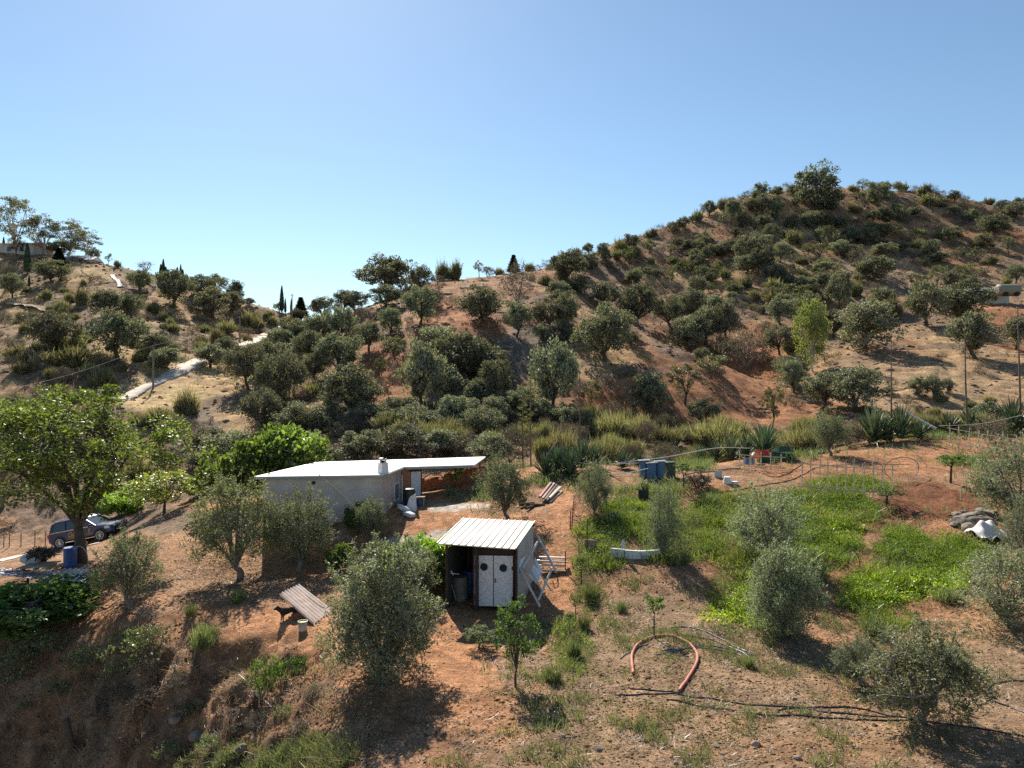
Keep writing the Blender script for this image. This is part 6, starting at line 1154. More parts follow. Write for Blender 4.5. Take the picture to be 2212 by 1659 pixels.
# hoops and hoses of the upper garden
cq = P(1948, 1012, 42.5); tag(MB().tube([cq + A3(1.28 * math.cos(a), .5 * math.cos(a), .66 * math.sin(a)) for a in np.linspace(0, 2 * math.pi, 40)], .02, 6, cap=False).build('hose_coil', M_hose), 'big oval loop of black hose behind the bean trellis', 'hose')
def arch(pts, D, lab, r=.02, mat=M_hose, name='arched_hose'): return tag(MB().tube(curve_pts([P(a, b_, D) for a, b_ in pts], 24), r, 6).build(name, mat, smooth=True), lab, 'hose', 'hoses arched over the upper garden')
arch([(1628, 985), (1665, 970), (1705, 957), (1735, 965), (1752, 992)], 47, 'hose arching above the green crates')
arch([(1450, 980), (1468, 963), (1490, 956), (1505, 972), (1508, 992)], 47, 'black hose arching above the dark green tank')
arch([(1755, 1012), (1800, 1005), (1900, 1003), (1965, 1004)], 43.5, 'grey pole hose lying behind the trellis top', .025, M_barkgrey)
arch([(1880, 955), (1960, 968), (2010, 1015), (2010, 1030)], 46, 'thin dark hose dropping beside the big right agaves', .012)
hose([(1620, 1013), (1665, 1030), (1700, 1025), (1735, 1000)], .022, M_hose, 'hose looping down from the blue crate', grp='hoses on the red garden soil')
hose([(1520, 1070), (1600, 1058), (1670, 1045), (1725, 1030), (1760, 1012)], .022, M_hose, 'long hose climbing to the left end of the trellis', grp='hoses on the red garden soil')
hose([(1480, 1026), (1530, 1020), (1560, 1015), (1600, 1012)], .03, M_barkgrey, 'grey pole lying on the red soil behind the bucket', 'pole', name='pole')
tag(MB().tube(curve_pts([P(1335, 1000, 44), P(1440, 987, 44.5), P(1545, 968, 45), P(1620, 968, 46)], 24), .022, 6).build('pipe', M_pvc, smooth=True), 'pale pipe strung in front of the agave bank', 'pipe')
tag(MB().tube(curve_pts([P(1240, 998, 43), P(1290, 1003, 43), P(1380, 1000, 43)], 10), .018, 6).build('pipe', M_pvc, smooth=True), 'pale pipe crossing the left agaves', 'pipe')
tag(MB().tube(curve_pts([P(1305, 1024, 40), P(1350, 1022, 40), P(1400, 1012, 40.5)], 12), .02, 6).build('pipe', M_pvc, smooth=True), 'pale pipe in front of the blue barrels', 'pipe')
tag(MB().tube(curve_pts([P(2030, 920, 54), P(2120, 915, 53), P(2212, 896, 52), P(2300, 880, 51)], 12), .015, 6).build('pipe', M_pvc, smooth=True), 'thin pale line across the right agaves', 'pipe')
for i, (px, by, ty, D_, lab) in enumerate([(1546, 1018, 1000, 44, 'leaning short stake left of the bucket'), (1980, 1040, 965, 41.5, 'tall leaning stake right of the hose loop'), (2075, 1055, 1030, 38, 'short white stake by the ploughed patch'), (2080, 1035, 995, 41, 'bare stake above the ploughed patch'), (1530, 1060, 1020, 40, 'pale stick leaning left of the upturned bucket')]):
    stake(px, by, ty, D_, lab, .022, M_cane, 'stakes of the upper garden')
# planks and logs by the round olive
for i, (a, b_, da, db, m_, w_, lab) in enumerate([((1166, 1074), (1190, 1043), 38.6, 40.5, solid('red_beam', (.42, .20, .16), .8, var=.2), .14, 'thick reddish beam, leftmost'), ((1172, 1077), (1197, 1044), 38.5, 40.6, solid('pink_beam', (.50, .30, .26), .8, var=.2), .12, 'pinkish beam second from left'), ((1178, 1079), (1202, 1047), 38.4, 40.6, M_barkgrey, .12, 'grey beam in the middle'), ((1182, 1081), (1207, 1050), 38.3, 40.5, M_barkgrey, .1, 'lower grey beam'), ((1187, 1076), (1211, 1052), 38.4, 40.4, solid('pale_beam', (.62, .47, .38), .8, var=.15), .13, 'pale beam on the right'), ((1189, 1088), (1214, 1066), 38.2, 40.0, M_white, .08, 'bleached pole on the ground at the right')]):
    pa, pb = P(a[0], a[1], da), P(b_[0], b_[1], db); pa[2] = max(pa[2], gz(pa[0], pa[1]) + .08); pb[2] = max(pb[2], gz(pb[0], pb[1]) + .08); tag(MB().beam(pa, pb, w_, w_ * .8).build('beam', m_, bevel=.01), lab + ' in the pile by the left agaves', 'beam', 'beams piled by the agaves')
for i, (px, py, r_, an_, lab) in enumerate([(1138, 1092, .09, .3, 'dark log nearest the round olive'), (1148, 1098, .08, .8, 'log with a pale cut end'), (1160, 1093, .07, -.3, 'short log below the beams'), (1130, 1084, .1, 1.2, 'reddish log behind the other logs')]):
    q = G(px, py) + A3(0, 0, r_); dq_ = A3(math.cos(an_), math.sin(an_), .05) * .42; tag(MB().tube([q - dq_, q + dq_], [r_, r_ * .85], 9).build('log', M_bark if i != 3 else M_rust), lab, 'log', 'logs beside the round olive')
# ---------------------------------------------------------------- rock pile with tarp
rp0 = G(2095, 1140); g = np.random.default_rng(12)
for i, (px, py, r_, lab) in enumerate([(2085, 1106, .3, 'small rock on the back of the pile'), (2062, 1130, .25, 'small rock at the left foot of the pile'), (2110, 1140, .28, 'small rock at the front foot of the pile'), (2090, 1120, .3, 'small rock wedged in the pile middle'), (2068, 1112, .35, 'rounded grey rock at the left end of the rock pile'), (2078, 1128, .5, 'dark rock low in the rock pile'), (2100, 1118, .6, 'biggest rock in the middle of the pile'), (2118, 1106, .4, 'flat topmost rock of the pile'), (2122, 1128, .5, 'rock just left of the white tarp'), (2096, 1140, .4, 'front rock of the pile above the grass'), (2140, 1112, .5, 'rock behind the white tarp')]):
    q = G(px, py + 6); v, f = rock_v(g, r_, 3); me = bpy.data.meshes.new('rock'); me.from_pydata((v * (1.25, .9, .8) * (1 + .22 * (fbm(v[:, 0] / r_ * 3 + i * 9, v[:, 2] / r_ * 3 + v[:, 1] / r_ * 2, 80, 3) - .5))[:, None]).tolist(), [], f); me.materials.append(solid('pile_rock', (.21, .175, .14), .95, var=.5, scale=5, bump=1.0)); o = obj('rock', me); o.location = (q[0], q[1], q[2] + r_ * .3); o.rotation_euler.z = i * 1.1; tag(o, lab, 'rock', 'rocks heaped at the right edge')
q = G(2138, 1160); import bmesh
bm = bmesh.new(); bmesh.ops.create_grid(bm, x_segments=26, y_segments=20, size=.5)
for v in bm.verts:
    x_, y_ = v.co.x * 2, v.co.y * 2; hh = .72 * math.exp(-((x_ + .1) ** 2 * 1.3 + (y_ - .2) ** 2 * 1.6)) + .10 * abs(math.sin(x_ * 5 + y_ * 3)) + .06 * math.sin(x_ * 9 - y_ * 4)
    v.co = (x_ * .8, y_ * .62, max(hh - .08, -.02))
me = bpy.data.meshes.new('tarp'); bm.to_mesh(me); bm.free(); me.materials.append(solid('white_tarp', (.66, .60, .56), .6, var=.1)); me.polygons.foreach_set('use_smooth', [True] * len(me.polygons)); o = obj('tarp', me); sm_ = o.modifiers.new('thick', 'SOLIDIFY'); sm_.thickness = .01; o.location = (q[0], q[1], q[2] + .02); o.rotation_euler.z = .2; tag(o, 'rumpled white tarp over a hump beside the rock pile', 'tarp')
# ---------------------------------------------------------------- left yard: barrel, scrap sheets, car
o, q, z0 = drum(152, 1224, 35.4, 'bright blue barrel beside the trunk of the tall green tree', M_blue, .30, .92)
tag(MB().tube(curve_pts([P(158, 1187, 35.0), P(173, 1180, 35.0), P(186, 1192, 35), P(190, 1212, 35), P(188, 1225, 34.8), P(172, 1228, 34.6), P(160, 1232, 34.5)], 30), .022, 7).build('hose', solid('pale_hose', (.45, .42, .36), .5), smooth=True), 'pale hose curving from the blue barrel round the trunk', 'hose')
M_zinc = solid('zinc_sheet', (.42, .44, .48), .45, metal=.4, var=.3, scale=3, dirt=(.2, .15, .12), dirt_amt=.5)
def sheet(corners, lab, n=40, amp=.012, waves=9, mat=M_zinc):
    a, b_, c_, d_ = corners; mb = MB()
    for lay in (0, -.012):
        for i in range(n): u = i / (n - 1); h_ = amp * math.cos(u * 6.283 * waves) + lay; mb.v += [tuple(a + (b_ - a) * u + A3(0, 0, h_)), tuple(d_ + (c_ - d_) * u + A3(0, 0, h_))]
    for i in range(n - 1): k = 2 * i; mb.f += [(k, k + 2, k + 3, k + 1)]; k += 2 * n; mb.f += [(k, k + 1, k + 3, k + 2)]; 
    for i in range(n - 1): mb.f += [(2 * i, 2 * n + 2 * i, 2 * n + 2 * i + 2, 2 * i + 2), (2 * i + 1, 2 * i + 3, 2 * n + 2 * i + 3, 2 * n + 2 * i + 1)]
    mb.f += [(0, 1, 2 * n + 1, 2 * n), (2 * n - 2, 4 * n - 2, 4 * n - 1, 2 * n - 1)]
    return tag(mb.build('metal_sheet', mat), lab, 'sheet', 'scrap sheets at the left edge')
hs = lambda px, py, D, up=.5: A3(*(P(px, py, D)[:2]), CAMZ - (py - CY) / FPX * D)
sheet([hs(-60, 1236, 31.2), hs(75, 1250, 31.2), hs(90, 1233, 32.8), hs(-60, 1222, 32.8)], 'grey metal sheet at the left edge under the pallet')
sheet([hs(70, 1249, 31.3), hs(178, 1257, 31.0), hs(202, 1240, 32.6), hs(95, 1232, 32.9)], 'bluish metal sheet sticking out to the right over the bank')
sheet([hs(124, 1240, 32.2), hs(180, 1241, 32.2), hs(200, 1229, 33.6), hs(140, 1228, 33.6)], 'crumpled dark sheet on top of the bluish sheet', amp=.04, waves=5)
for px in (-20, 60, 110, 165):
    q = P(px, 1250, 31.9); tag(MB().tube([ground_pt(q), A3(q[0], q[1], CAMZ - (1244 - CY) / FPX * 31.9)], .05, 7).build('prop_post', M_bark), {-20: 'prop at the left edge under the grey sheet', 60: 'prop under the joint of the scrap sheets', 110: 'prop under the middle of the bluish sheet', 165: 'prop under the right end of the bluish sheet'}[px], 'post', 'props under the scrap sheets')
# pallet
pz = CAMZ - (1226 - CY) / FPX * 32.6; pq = P(84, 1226, 32.4); pal = thing('pallet', 'old wooden pallet lying on the scrap sheets', 'pallet', (pq[0], pq[1], pz))
for i in range(6): MB().box((pq[0], pq[1] - .5 + i * .2, pz + .17), (1.2, .13, .03), rz=.25).build('slat', M_wood, pal)
for i in range(3): MB().box((pq[0] - .5 * math.cos(.25) + i * .5 * math.cos(.25), pq[1] - .5 * math.sin(.25) + i * .5 * math.sin(.25), pz + .09), (.1, 1.1, .1), rz=.25).build('bearer', M_wood, pal)
q = P(68, 1213, 32.9); q[2] = pz + .32; sack(q, (.8, .6, .45), .2, 'white bag lumped on top of the old pallet', M_sack, .2)
q = P(95, 1215, 33.1); q[2] = pz + .3; bh2 = leafy(931, n=700, hgt=.4, rad=.5, L=.2, Wd=.04, mat=F_brn); place(bh2, 'brush_heap', q, 1.3, .5, .2, 'heap of dark twigs and bark on the pallet', 'heap')
q = P(35, 1236, 32.0); q[2] = CAMZ - (1236 - CY) / FPX * 32; tag(MB().box(q + A3(0, 0, .05), (1.1, .16, .05), rz=.15).build('board', solid('red_board', (.42, .13, .10), .8)), 'reddish board on the grey metal sheet', 'board')
# car
def P2(px, D): return (px - CX) / FPX * D
wr_, wf_ = A3(P2(135, 47.2), 47.2, 0), A3(P2(221.5, 46.9), 46.9, 0); 
for w in (wr_, wf_): w[2] = gz(w[0], w[1])
wr_[2] = max(wr_[2], CAMZ - (1187 - CY) / FPX * 47.2); wf_[2] = max(wf_[2], CAMZ - (1173.5 - CY) / FPX * 46.9)
fwd = unit(wf_ - wr_); cen = (wf_ + wr_) / 2; sl = np.linalg.norm(wf_ - wr_) / 2.76
lat = unit(np.cross((0, 0, 1.), fwd)); upv = np.cross(fwd, lat); cen = cen + lat * .80 * sl
car = thing('car', 'dark blue off-road estate car with gold lettering parked under the tall tree', 'car', cen)
from mathutils import Matrix
Mc = Matrix(((fwd[0], lat[0], upv[0]), (fwd[1], lat[1], upv[1]), (fwd[2], lat[2], upv[2]))); car.rotation_euler = Mc.to_euler(); car.scale = (sl, sl, sl)
def cp_(mb, name, mat, par=car, smooth=False, bevel=0):
    me = bpy.data.meshes.new(name); me.from_pydata(mb.v, [], mb.f); me.materials.append(mat)
    if smooth: me.polygons.foreach_set('use_smooth', [True] * len(me.polygons))
    o = obj(name, me, par)
    if bevel: b_ = o.modifiers.new('bevel', 'BEVEL'); b_.width = bevel; b_.segments = 3; b_.limit_method = 'ANGLE'
    return o
M_car = bpy.data.materials.new('car_paint'); M_car.use_nodes = True; b = M_car.node_tree.nodes['Principled BSDF']; b.inputs['Base Color'].default_value = (.005, .019, .085, 1); b.inputs['Metallic'].default_value = .1; b.inputs['Roughness'].default_value = .38; b.inputs['Coat Weight'].default_value = .25
M_cglass = solid('car_glass', (.02, .03, .04), .06, spec=.8, var=.02); M_chrome = solid('chrome_trim', (.75, .75, .75), .2, metal=.9, var=.02); M_tyre = solid('tyre_rubber', (.02, .02, .02), .85); M_rim = solid('alloy_rim', (.62, .60, .62), .35, metal=.5, var=.03)
# loft of the lower body: x, half width, bottom z, belt z, top z
ST = [(-2.24, .70, .42, .80, .86), (-2.18, .84, .36, .95, 1.02), (-2.0, .90, .32, 1.02, 1.06), (-1.2, .92, .30, 1.04, 1.07), (0, .92, .29, 1.01, 1.05), (.95, .92, .29, .98, 1.04), (1.25, .91, .30, .96, 1.03), (1.8, .89, .32, .90, .96), (2.12, .84, .34, .84, .90), (2.26, .72, .38, .66, .74)]
mb = MB(); prev = None
for (x, w, zb, zs, zt_) in ST:
    sec = [(x, -w * .86, zb), (x, -w, zb + .14), (x, -w, (zb + zs) / 2 + .05), (x, -w * .975, zs), (x, -w * .84, zt_ - .015), (x, -w * .4, zt_ + .02), (x, w * .4, zt_ + .02), (x, w * .84, zt_ - .015), (x, w * .975, zs), (x, w, (zb + zs) / 2 + .05), (x, w, zb + .14), (x, w * .86, zb)]
    n0 = len(mb.v); mb.v += sec
    if prev is not None:
        for k in range(12): mb.f.append((prev + k, prev + (k + 1) % 12, n0 + (k + 1) % 12, n0 + k))
    else: mb.f.append(tuple(range(n0, n0 + 12)))
    prev = n0
mb.f.append(tuple(reversed(range(prev, prev + 12)))); cp_(mb, 'body', M_car, bevel=0)
# greenhouse: glass block and painted roof
gb = [(-2.05, .80), (1.05, .80)]; gt = [(-1.72, .66), (.28, .66)]
mb = MB().hexa([(-2.02, -.84, 1.03), (1.12, -.84, 1.0), (1.12, .84, 1.0), (-2.02, .84, 1.03)], [(-1.80, -.69, 1.58), (.30, -.69, 1.58), (.30, .69, 1.58), (-1.80, .69, 1.58)]); cp_(mb, 'windows', M_cglass)
mb = MB().hexa([(-1.86, -.705, 1.56), (.33, -.705, 1.56), (.33, .705, 1.56), (-1.86, .705, 1.56)], [(-1.72, -.60, 1.67), (.1, -.60, 1.68), (.1, .60, 1.68), (-1.72, .60, 1.67)]); cp_(mb, 'roof', M_car, bevel=.04)
mb = MB()
for s_ in (-1, 1):
    mb.beam((1.13, s_ * .845, 1.0), (.30, s_ * .70, 1.6), .06); mb.beam((.12, s_ * .85, 1.03), (-.02, s_ * .70, 1.58), .05); mb.beam((-.92, s_ * .85, 1.03), (-.95, s_ * .70, 1.58), .05); mb.beam((-1.98, s_ * .85, 1.03), (-1.80, s_ * .70, 1.58), .14)
cp_(mb, 'pillars', M_car)
for s_ in (-1, 1):
    cp_(MB().tube([(-1.6, s_ * .60, 1.70), (-1.5, s_ * .60, 1.735), (-.1, s_ * .60, 1.74), (.0, s_ * .60, 1.70)], .02, 6), 'roof_rail', M_chrome)
    mi = cp_(MB().box((.86, s_ * 1.0, 1.08), (.14, .2, .14)), 'mirror', M_car, bevel=.03)
    cp_(MB().beam((-1.95, s_ * .905, 1.035), (1.0, s_ * .905, 1.012), .012, .03), 'trim_strip', M_chrome); cp_(MB().beam((-1.0, s_ * .93, .33), (1.0, s_ * .93, .33), .02, .035), 'sill_strip', M_chrome)
    cp_(MB().hexa([(2.02, s_ * .60, .66), (2.20, s_ * .56, .66), (2.04, s_ * .885, .68), (1.72, s_ * .895, .72)], [(2.0, s_ * .60, .84), (2.17, s_ * .56, .84), (2.0, s_ * .87, .84), (1.74, s_ * .885, .86)]), 'headlight', solid('headlight_glass', (.7, .7, .72), .15))
    cp_(MB().box((-2.17, s_ * .72, .86), (.12, .26, .2)), 'tail_light', solid('tail_light_red', (.4, .01, .02), .3), bevel=.02)
    cp_(MB().box((2.15, s_ * .66, .48), (.1, .18, .08)), 'fog_light', solid('headlight_glass', (.7, .7, .72), .15))
gr_ = cp_(MB().box((2.235, 0, .70), (.06, .84, .24)), 'grille', M_dark)
mb = MB()
for z_ in (.64, .70, .76): mb.box((2.27, 0, z_), (.02, .78, .022))
mb.tube([(2.28, .09 * math.cos(a), .70 + .09 * math.sin(a)) for a in np.linspace(0, 6.283, 17)], .012, 5, cap=False)
for a in (90, 210, 330): mb.tube([(2.28, 0, .70), (2.28, .085 * math.cos(R(a)), .70 + .085 * math.sin(R(a)))], .009, 4)
cp_(mb, 'grille_bars', M_chrome, gr_)
cp_(MB().box((2.30, 0, .50), (.02, .50, .11)), 'number_plate', M_whiteP)
cp_(MB().box((2.21, 0, .42), (.12, 1.5, .16)), 'bumper', M_dark, bevel=.03)
for x_ in (-1.38, 1.38):
    for s_ in (-1, 1):
        cp_(MB().tube([(x_, s_ * .60, .36), (x_, s_ * .935, .36)], .44, 26), 'wheel_arch', M_dark)  # near-black disc stands in for the shade of an uncut wheel well
        w_ = cp_(MB().tube([(x_, s_ * .72, .355), (x_, s_ * .74, .355), (x_, s_ * .93, .355), (x_, s_ * .95, .355)], [.33, .355, .355, .33], 28), 'wheel', M_tyre)
        cp_(MB().tube([(x_ + .255 * math.cos(a), s_ * .955, .355 + .255 * math.sin(a)) for a in np.linspace(0, 6.283, 29)], .022, 6, cap=False), 'rim', M_rim, w_)
        mb = MB().tube([(x_, s_ * .945, .355), (x_, s_ * .965, .355)], .05, 12)
        for k in range(10): a = k * .6283; mb.beam((x_ + .04 * math.cos(a), s_ * .958, .355 + .04 * math.sin(a)), (x_ + .25 * math.cos(a), s_ * .958, .355 + .25 * math.sin(a)), .034, .02)
        cp_(mb, 'spokes', M_rim, w_)
M_gold = solid('gold_letters', (.55, .30, .04), .5, var=.02)
def text(s, x, z, size, mat, shear=.3):
    c = bpy.data.curves.new('t', 'FONT'); c.body = s; c.size = size; c.shear = shear; c.extrude = .003; c.offset = .006; to = bpy.data.objects.new('t', c); COL.objects.link(to)
    bpy.context.view_layer.update(); me = bpy.data.meshes.new_from_object(to.evaluated_get(bpy.context.evaluated_depsgraph_get())); bpy.data.objects.remove(to)
    me.materials.clear(); me.materials.append(mat); o = obj('lettering', me, car); o.location = (x, -.93, z); o.rotation_euler = (R(90), 0, 0); return o
text('Gam', -.78, .62, .40, M_gold); text('E', .62, .66, .32, M_gold)
mb = MB().box((-.35, -.926, .57), (.9, .01, .025)).box((.72, -.926, .57), (.45, .01, .025)).box((-.35, -.926, .50), (.8, .01, .02)); cp_(mb, 'stripe_lettering', M_gold)
# ---------------------------------------------------------------- bank: cut trunk, scrub, fence posts by the lane
q = G(158, 1620); st_ = thing('tree_stump', 'cut dark trunk with dead branches low on the bank', 'stump', q)
MB().tube(curve_pts([q - A3(0, 0, .3), q + A3(-.12, 0, .5), q + A3(-.3, .05, 1.1)], 8), [.16, .15, .14, .13, .12, .12, .11, .11, .11], 9).build('trunk', M_bark, st_)
mb = MB(); g = np.random.default_rng(4)
for i in range(12):
    a = q + A3(-.28, .05, 1.0 + g.uniform(-.2, .1)); e = a + A3(g.uniform(-.5, 1.1), g.uniform(-.3, .3), g.uniform(.1, 1.2)); mb.tube([a, (a + e) / 2 + g.normal(0, .08, 3), e], [.022, .014, .005], 4)
mb.build('branches', M_barkgrey, st_)
BV = [finish('bramble', *gen_tree(940 + i, Hh=1.2, Rr=1.5, zc=.5, rz=.5, nmaj=8, nmin=6, leaves=1300, cr=.3, L=.11, Wd=.07, tr=.03, fork=.1, lean=.2), F_weed if i else F_green, M_barkgrey) for i in range(2)]
BLM = [(158, 1600, 'cut trunk'), (380, 1555, 'brown boulder'), (560, 1500, 'shoots under the red earth'), (430, 1590, 'mossy boulder'), (265, 1520, 'half-buried rock'), (600, 1640, 'green weeds'), (40, 1500, 'left edge')]
bs = []; r1 = random.Random(900)
while len(bs) < 26:
    px, by = r1.uniform(20, 720), r1.uniform(1450, 1640)
    if by < 1480 and px > 430: continue
    i = len(bs); l_ = min(BLM, key=lambda a: math.hypot(px - a[0], by - a[1])); bs.append((px, by, ['greyish scrub', 'brown scrub', 'dead-looking scrub'][i % 3], DIRS(px - l_[0], by - l_[1]), l_[2], math.hypot(px - l_[0], by - l_[1])))
for i, a in enumerate(bs):
    rk = sorted(b_[5] for b_ in bs if b_[2:5] == a[2:5]); pr = [BV[1], PROTO['b'][i % 4], PROTO['b'][(i + 1) % 4]][i % 3]; s1 = 30 + 45 * ((i * 7) % 10) / 10
    plant(pr, 'bank_scrub', a[0], a[1], s1, s1 * .58, '%s on the bank, %s %s the %s' % (a[2], ORD[rk.index(a[5])] if len(rk) > 1 else 'only one', a[3], a[4]), 'bush', 'scrub on the bank', rz=i)
for px, by, w, h, k, lab in [(275, 1440, 150, 85, 1, 'sprawling greyish bramble at the top of the bank'), (330, 1395, 80, 50, 1, 'small bramble below the leaning small olive'), (180, 1455, 70, 60, 1, 'low bramble on the dark upper bank'), (570, 1505, 90, 85, 0, 'leafy green shoots on the bank under the bare red earth'), (700, 1400, 40, 30, 1, 'scrubby tuft left of the foreground olive'), (90, 1420, 110, 60, 1, 'dark bramble below the fig tree'), (640, 1460, 60, 40, 0, 'green shoots near the bank crest'), (20, 1480, 120, 70, 1, 'shaded bramble at the left edge of the bank')]:
    plant(BV[k], 'bramble', px, by, w, h, lab, 'bush', 'brambles on the bank', rz=px)
WT = [shrub(950 + i, n=800, hgt=1.2, rad=.5, wd=.012, mat=F_weed, spread=.45, L=(.15, .45), curl=.5) for i in range(3)]
for i, (px, by, w, h, lab) in enumerate([(440, 1400, 60, 95, 'tall yellow-green weed clump at the top of the bank'), (520, 1300, 50, 50, 'weed tuft above the dog shelter'), (415, 1330, 40, 50, 'weed tuft left of the bare red earth'), (1270, 1300, 50, 70, 'weedy clump along the path edge'), (1235, 1420, 50, 70, 'weedy clump below the saplings of the path'), (1260, 1360, 40, 60, 'grey-green weed beside the thin sapling'), (1345, 1320, 34, 40, 'round weed in the dry patch'), (1200, 1470, 60, 70, 'weeds right of the peach tree'), (1620, 1440, 40, 50, 'weeds past the ends of the grey hoses'),
        (1880, 1370, 90, 70, 'pale feathery weed below the bright lime grass'), (2040, 1300, 90, 60, 'dry feathery clump right of the lime grass'), (1760, 1250, 60, 70, 'tall weeds between the silvery olives'), (1480, 1220, 60, 60, 'tall weeds right of the block edging'), (1330, 1130, 60, 50, 'weed clump at the upper left of the green plot'), (1540, 1085, 60, 40, 'dark weed clump at the top of the plot'), (1610, 1090, 60, 40, 'second dark weed clump at the top of the plot')]):
    plant(WT[i % 3], 'weed_clump', px, by, w * .75, h * .62, lab, 'weeds', 'weed clumps on the farm', rz=i)
for i, (px, by, h) in enumerate([(20, 1185, 38), (45, 1182, 30), (75, 1178, 34), (98, 1172, 30), (8, 1168, 28)]):
    q = P(px, by, 48); z0 = gz(q[0], q[1]); tag(MB().tube([A3(q[0], q[1], z0 - .1), A3(q[0] + .02, q[1], z0 + h / FPX * 48)], .03, 6).build('fence_post', M_barkgrey), ['fence post second from the left edge beside the lane', 'fence post third from the left edge beside the lane', 'fence post fourth from the left edge beside the lane', 'fence post nearest the rear of the car', 'fence post at the left edge beyond the lane'][i], 'post', 'fence posts by the lane')
# ---------------------------------------------------------------- far things
M_polew = solid('pole_wood', (.22, .18, .14), .9, var=.2); polets = []
for px, by, ty, D_, lab in [(331, 822, 746, 86, 'wooden pole beside the lower white road'), (518, 748, 683, 122, 'wooden pole where the white road narrows'), (631, 704, 635, 148, 'wooden pole on the saddle by the skyline cypresses')]:
    q = P(px, by, D_); z0 = gz(q[0], q[1]); tp = P(px, ty, D_); o = thing('utility_pole', lab, 'pole', (q[0], q[1], z0), 'poles along the road'); MB().tube([A3(q[0], q[1], z0 - .5), tp], [.14, .09], 8).build('post', M_polew, o); MB().beam(tp + A3(-.35, 0, -.25), tp + A3(.35, 0, -.25), .07).build('crossarm', M_polew, o); polets.append(tp)
def wire(a, b_, lab, sag=.8): c_ = (a + b_) / 2 - A3(0, 0, sag); tag(MB().tube(curve_pts([a, c_, b_], 20), .011, 4, cap=False).build('wire', solid('wire', (.16, .16, .16), .6)), lab, 'wire', 'wires between the poles')
wire(polets[0], polets[1], 'wire between the road poles'); wire(polets[1], polets[2], 'wire up to the saddle pole'); wire(polets[0], P(-150, 878, 52), 'wire sagging from the road pole to the left edge', .6)
fp = [(380, 800), (400, 790), (440, 775), (470, 760), (360, 812), (345, 822)]
for i, (px, py) in enumerate(fp):
    q = G(px, py - 6); tag(MB().tube([q - A3(0, 0, .2), q + A3(0, 0, 1.3)], .05, 5).build('fence_post', M_polew), 'fence post %s above the white road' % ['third', 'fourth', 'fifth', 'sixth', 'second', 'first'][i], 'post', 'fence posts above the road')
def far_house(px0, px1, by, ty, D, depth, lab, mat_w, mat_r, over=.3, win=2, hip=0, name='house'):
    a, b_ = P(px0, by, D), P(px1, by, D); zt_ = CAMZ - (ty - CY) / FPX * D; z0 = min(gz(a[0], a[1]), gz(b_[0], b_[1])) - .6; o = thing(name, lab, 'house', ((a[0] + b_[0]) / 2, D, z0)); w = b_[0] - a[0]; ze = zt_ - 1.1
    MB().box(((a[0] + b_[0]) / 2, D + depth / 2, (z0 + ze) / 2), (w, depth, ze - z0)).build('wall', mat_w, o)
    e = over; xm0, xm1 = a[0] - e + (w * .15 if hip else 0), b_[0] + e - (w * .15 if hip else 0)
    bq = [A3(a[0] - e, D - e, ze), A3(b_[0] + e, D - e, ze), A3(b_[0] + e, D + depth + e, ze), A3(a[0] - e, D + depth + e, ze)]
    m_ = MB(); m_.v = [tuple(p) for p in bq] + [(xm0, D + depth / 2, zt_), (xm1, D + depth / 2, zt_)]; m_.f = [(0, 1, 5, 4), (2, 3, 4, 5), (1, 2, 5), (3, 0, 4), (3, 2, 1, 0)]; m_.build('roof', mat_r, o)
    for i in range(win): MB().box((a[0] + w * (i + .6) / (win + .2), D - .02, z0 + (ze - z0) * .62), (.9, .08, 1.1)).build('window', M_glass, o)
    return o
M_tile = solid('clay_tile', (.42, .24, .15), .9, var=.2, scale=2)
far_house(-25, 64, 548, 516, 171, 9, 'white house with clay-tiled roof among the eucalyptus on the left hill', M_wall, M_tile, win=3)
far_house(138, 172, 560, 547, 170, 6, 'low white-roofed pergola building on the left skyline', M_wall, M_roof, over=.6, win=1, name='pergola')
far_house(186, 198, 562, 551, 170, 4, 'tiny white canopy next to the dark bush on the left skyline', M_wall, M_roof, over=.4, win=0, name='pergola')
far_house(2115, 2180, 652, 618, 133, 5, 'grey hillside shed with sloping roof at the right edge', M_sheet, M_sheet, win=1, name='hill_shed')
q = P(2172, 640, 131); z0 = gz(q[0], q[1]); tg = thing('water_trailer', 'rounded khaki trailer tank beside the hillside shed', 'trailer', (q[0], q[1], z0))
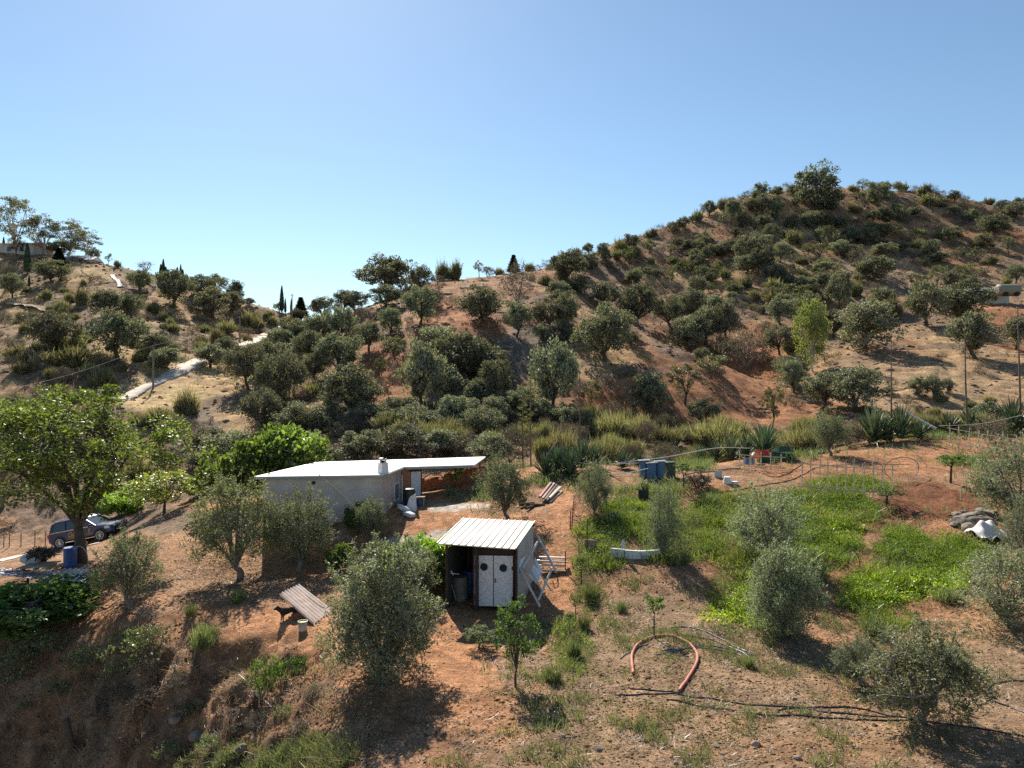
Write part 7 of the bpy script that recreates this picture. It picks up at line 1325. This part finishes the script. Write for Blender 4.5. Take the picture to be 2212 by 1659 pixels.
MB().tube([q + A3(-1.6, 0, 1.1), q + A3(-1.3, 0, 1.1), q + A3(2.2, 0, 1.1), q + A3(2.5, 0, 1.1)], [.7, 1.1, 1.1, .7], 16).build('tank', solid('khaki', (.25, .23, .17), .7), tg)
for x_ in (-.6, 1.4): MB().tube([q + A3(x_, -1.15, .3), q + A3(x_, -.9, .3)], .42, 14).build('wheel', M_tyre, tg)
q = P(2041, 660, 128); z0 = gz(q[0], q[1]); tag(MB().box((q[0], q[1], z0 + .5), (1.2, .8, 1.0)).box((q[0], q[1], z0 + 1.03), (1.3, .9, .06)).build('water_tank', M_whiteP, bevel=.1), 'small white container between the two spreading right-hand oaks', 'tank')
# rubble chute on the left slope, mast on the summit, spoil on the ridge
tag(strip('rubble', [(243, 594), (248, 604), (258, 614), (262, 620)], [.9, .6, .7, 1.6], solid('white_rubble', (.78, .76, .72), .9, var=.3, scale=2), .15, n=20), kind='structure')
tp = P(1742, 363, 224); q = P(1742, 412, 224); o = thing('radio_mast', 'thin pale mast above the dark summit thicket', 'mast', A3(q[0], q[1], gz(q[0], q[1]))); zb = gz(q[0], q[1])
for k in range(3): a = k * 2.094; MB().tube([A3(q[0] + .25 * math.cos(a), q[1] + .25 * math.sin(a), zb), tp + A3(.08 * math.cos(a), .08 * math.sin(a), 0)], .06, 5).build('leg', M_galv, o)
mb = MB()
for k in range(10): z_ = zb + (tp[2] - zb) * (k + .5) / 10; mb.box((q[0], q[1], z_), (.4, .4, .05))
mb.build('brace', M_galv, o)
for i, (px, py, s_) in enumerate([(1010, 622, 1.0), (1045, 620, .8), (965, 634, .7)]):
    q = G(px, py, 160); v, f = rock_v(np.random.default_rng(i + 70), s_, 2); me = bpy.data.meshes.new('boulder'); me.from_pydata((v * (1.6, 1, .5)).tolist(), [], f); me.materials.append(solid('pale_rock', (.55, .48, .42), .9)); o = obj('boulder', me); o.location = q; tag(o, ['pale boulder in the middle of the red cut on the ridge', 'pale boulder at the right end of the red cut', 'pale slab at the left end of the red cut'][i], 'boulder', 'pale boulders at the ridge cut')
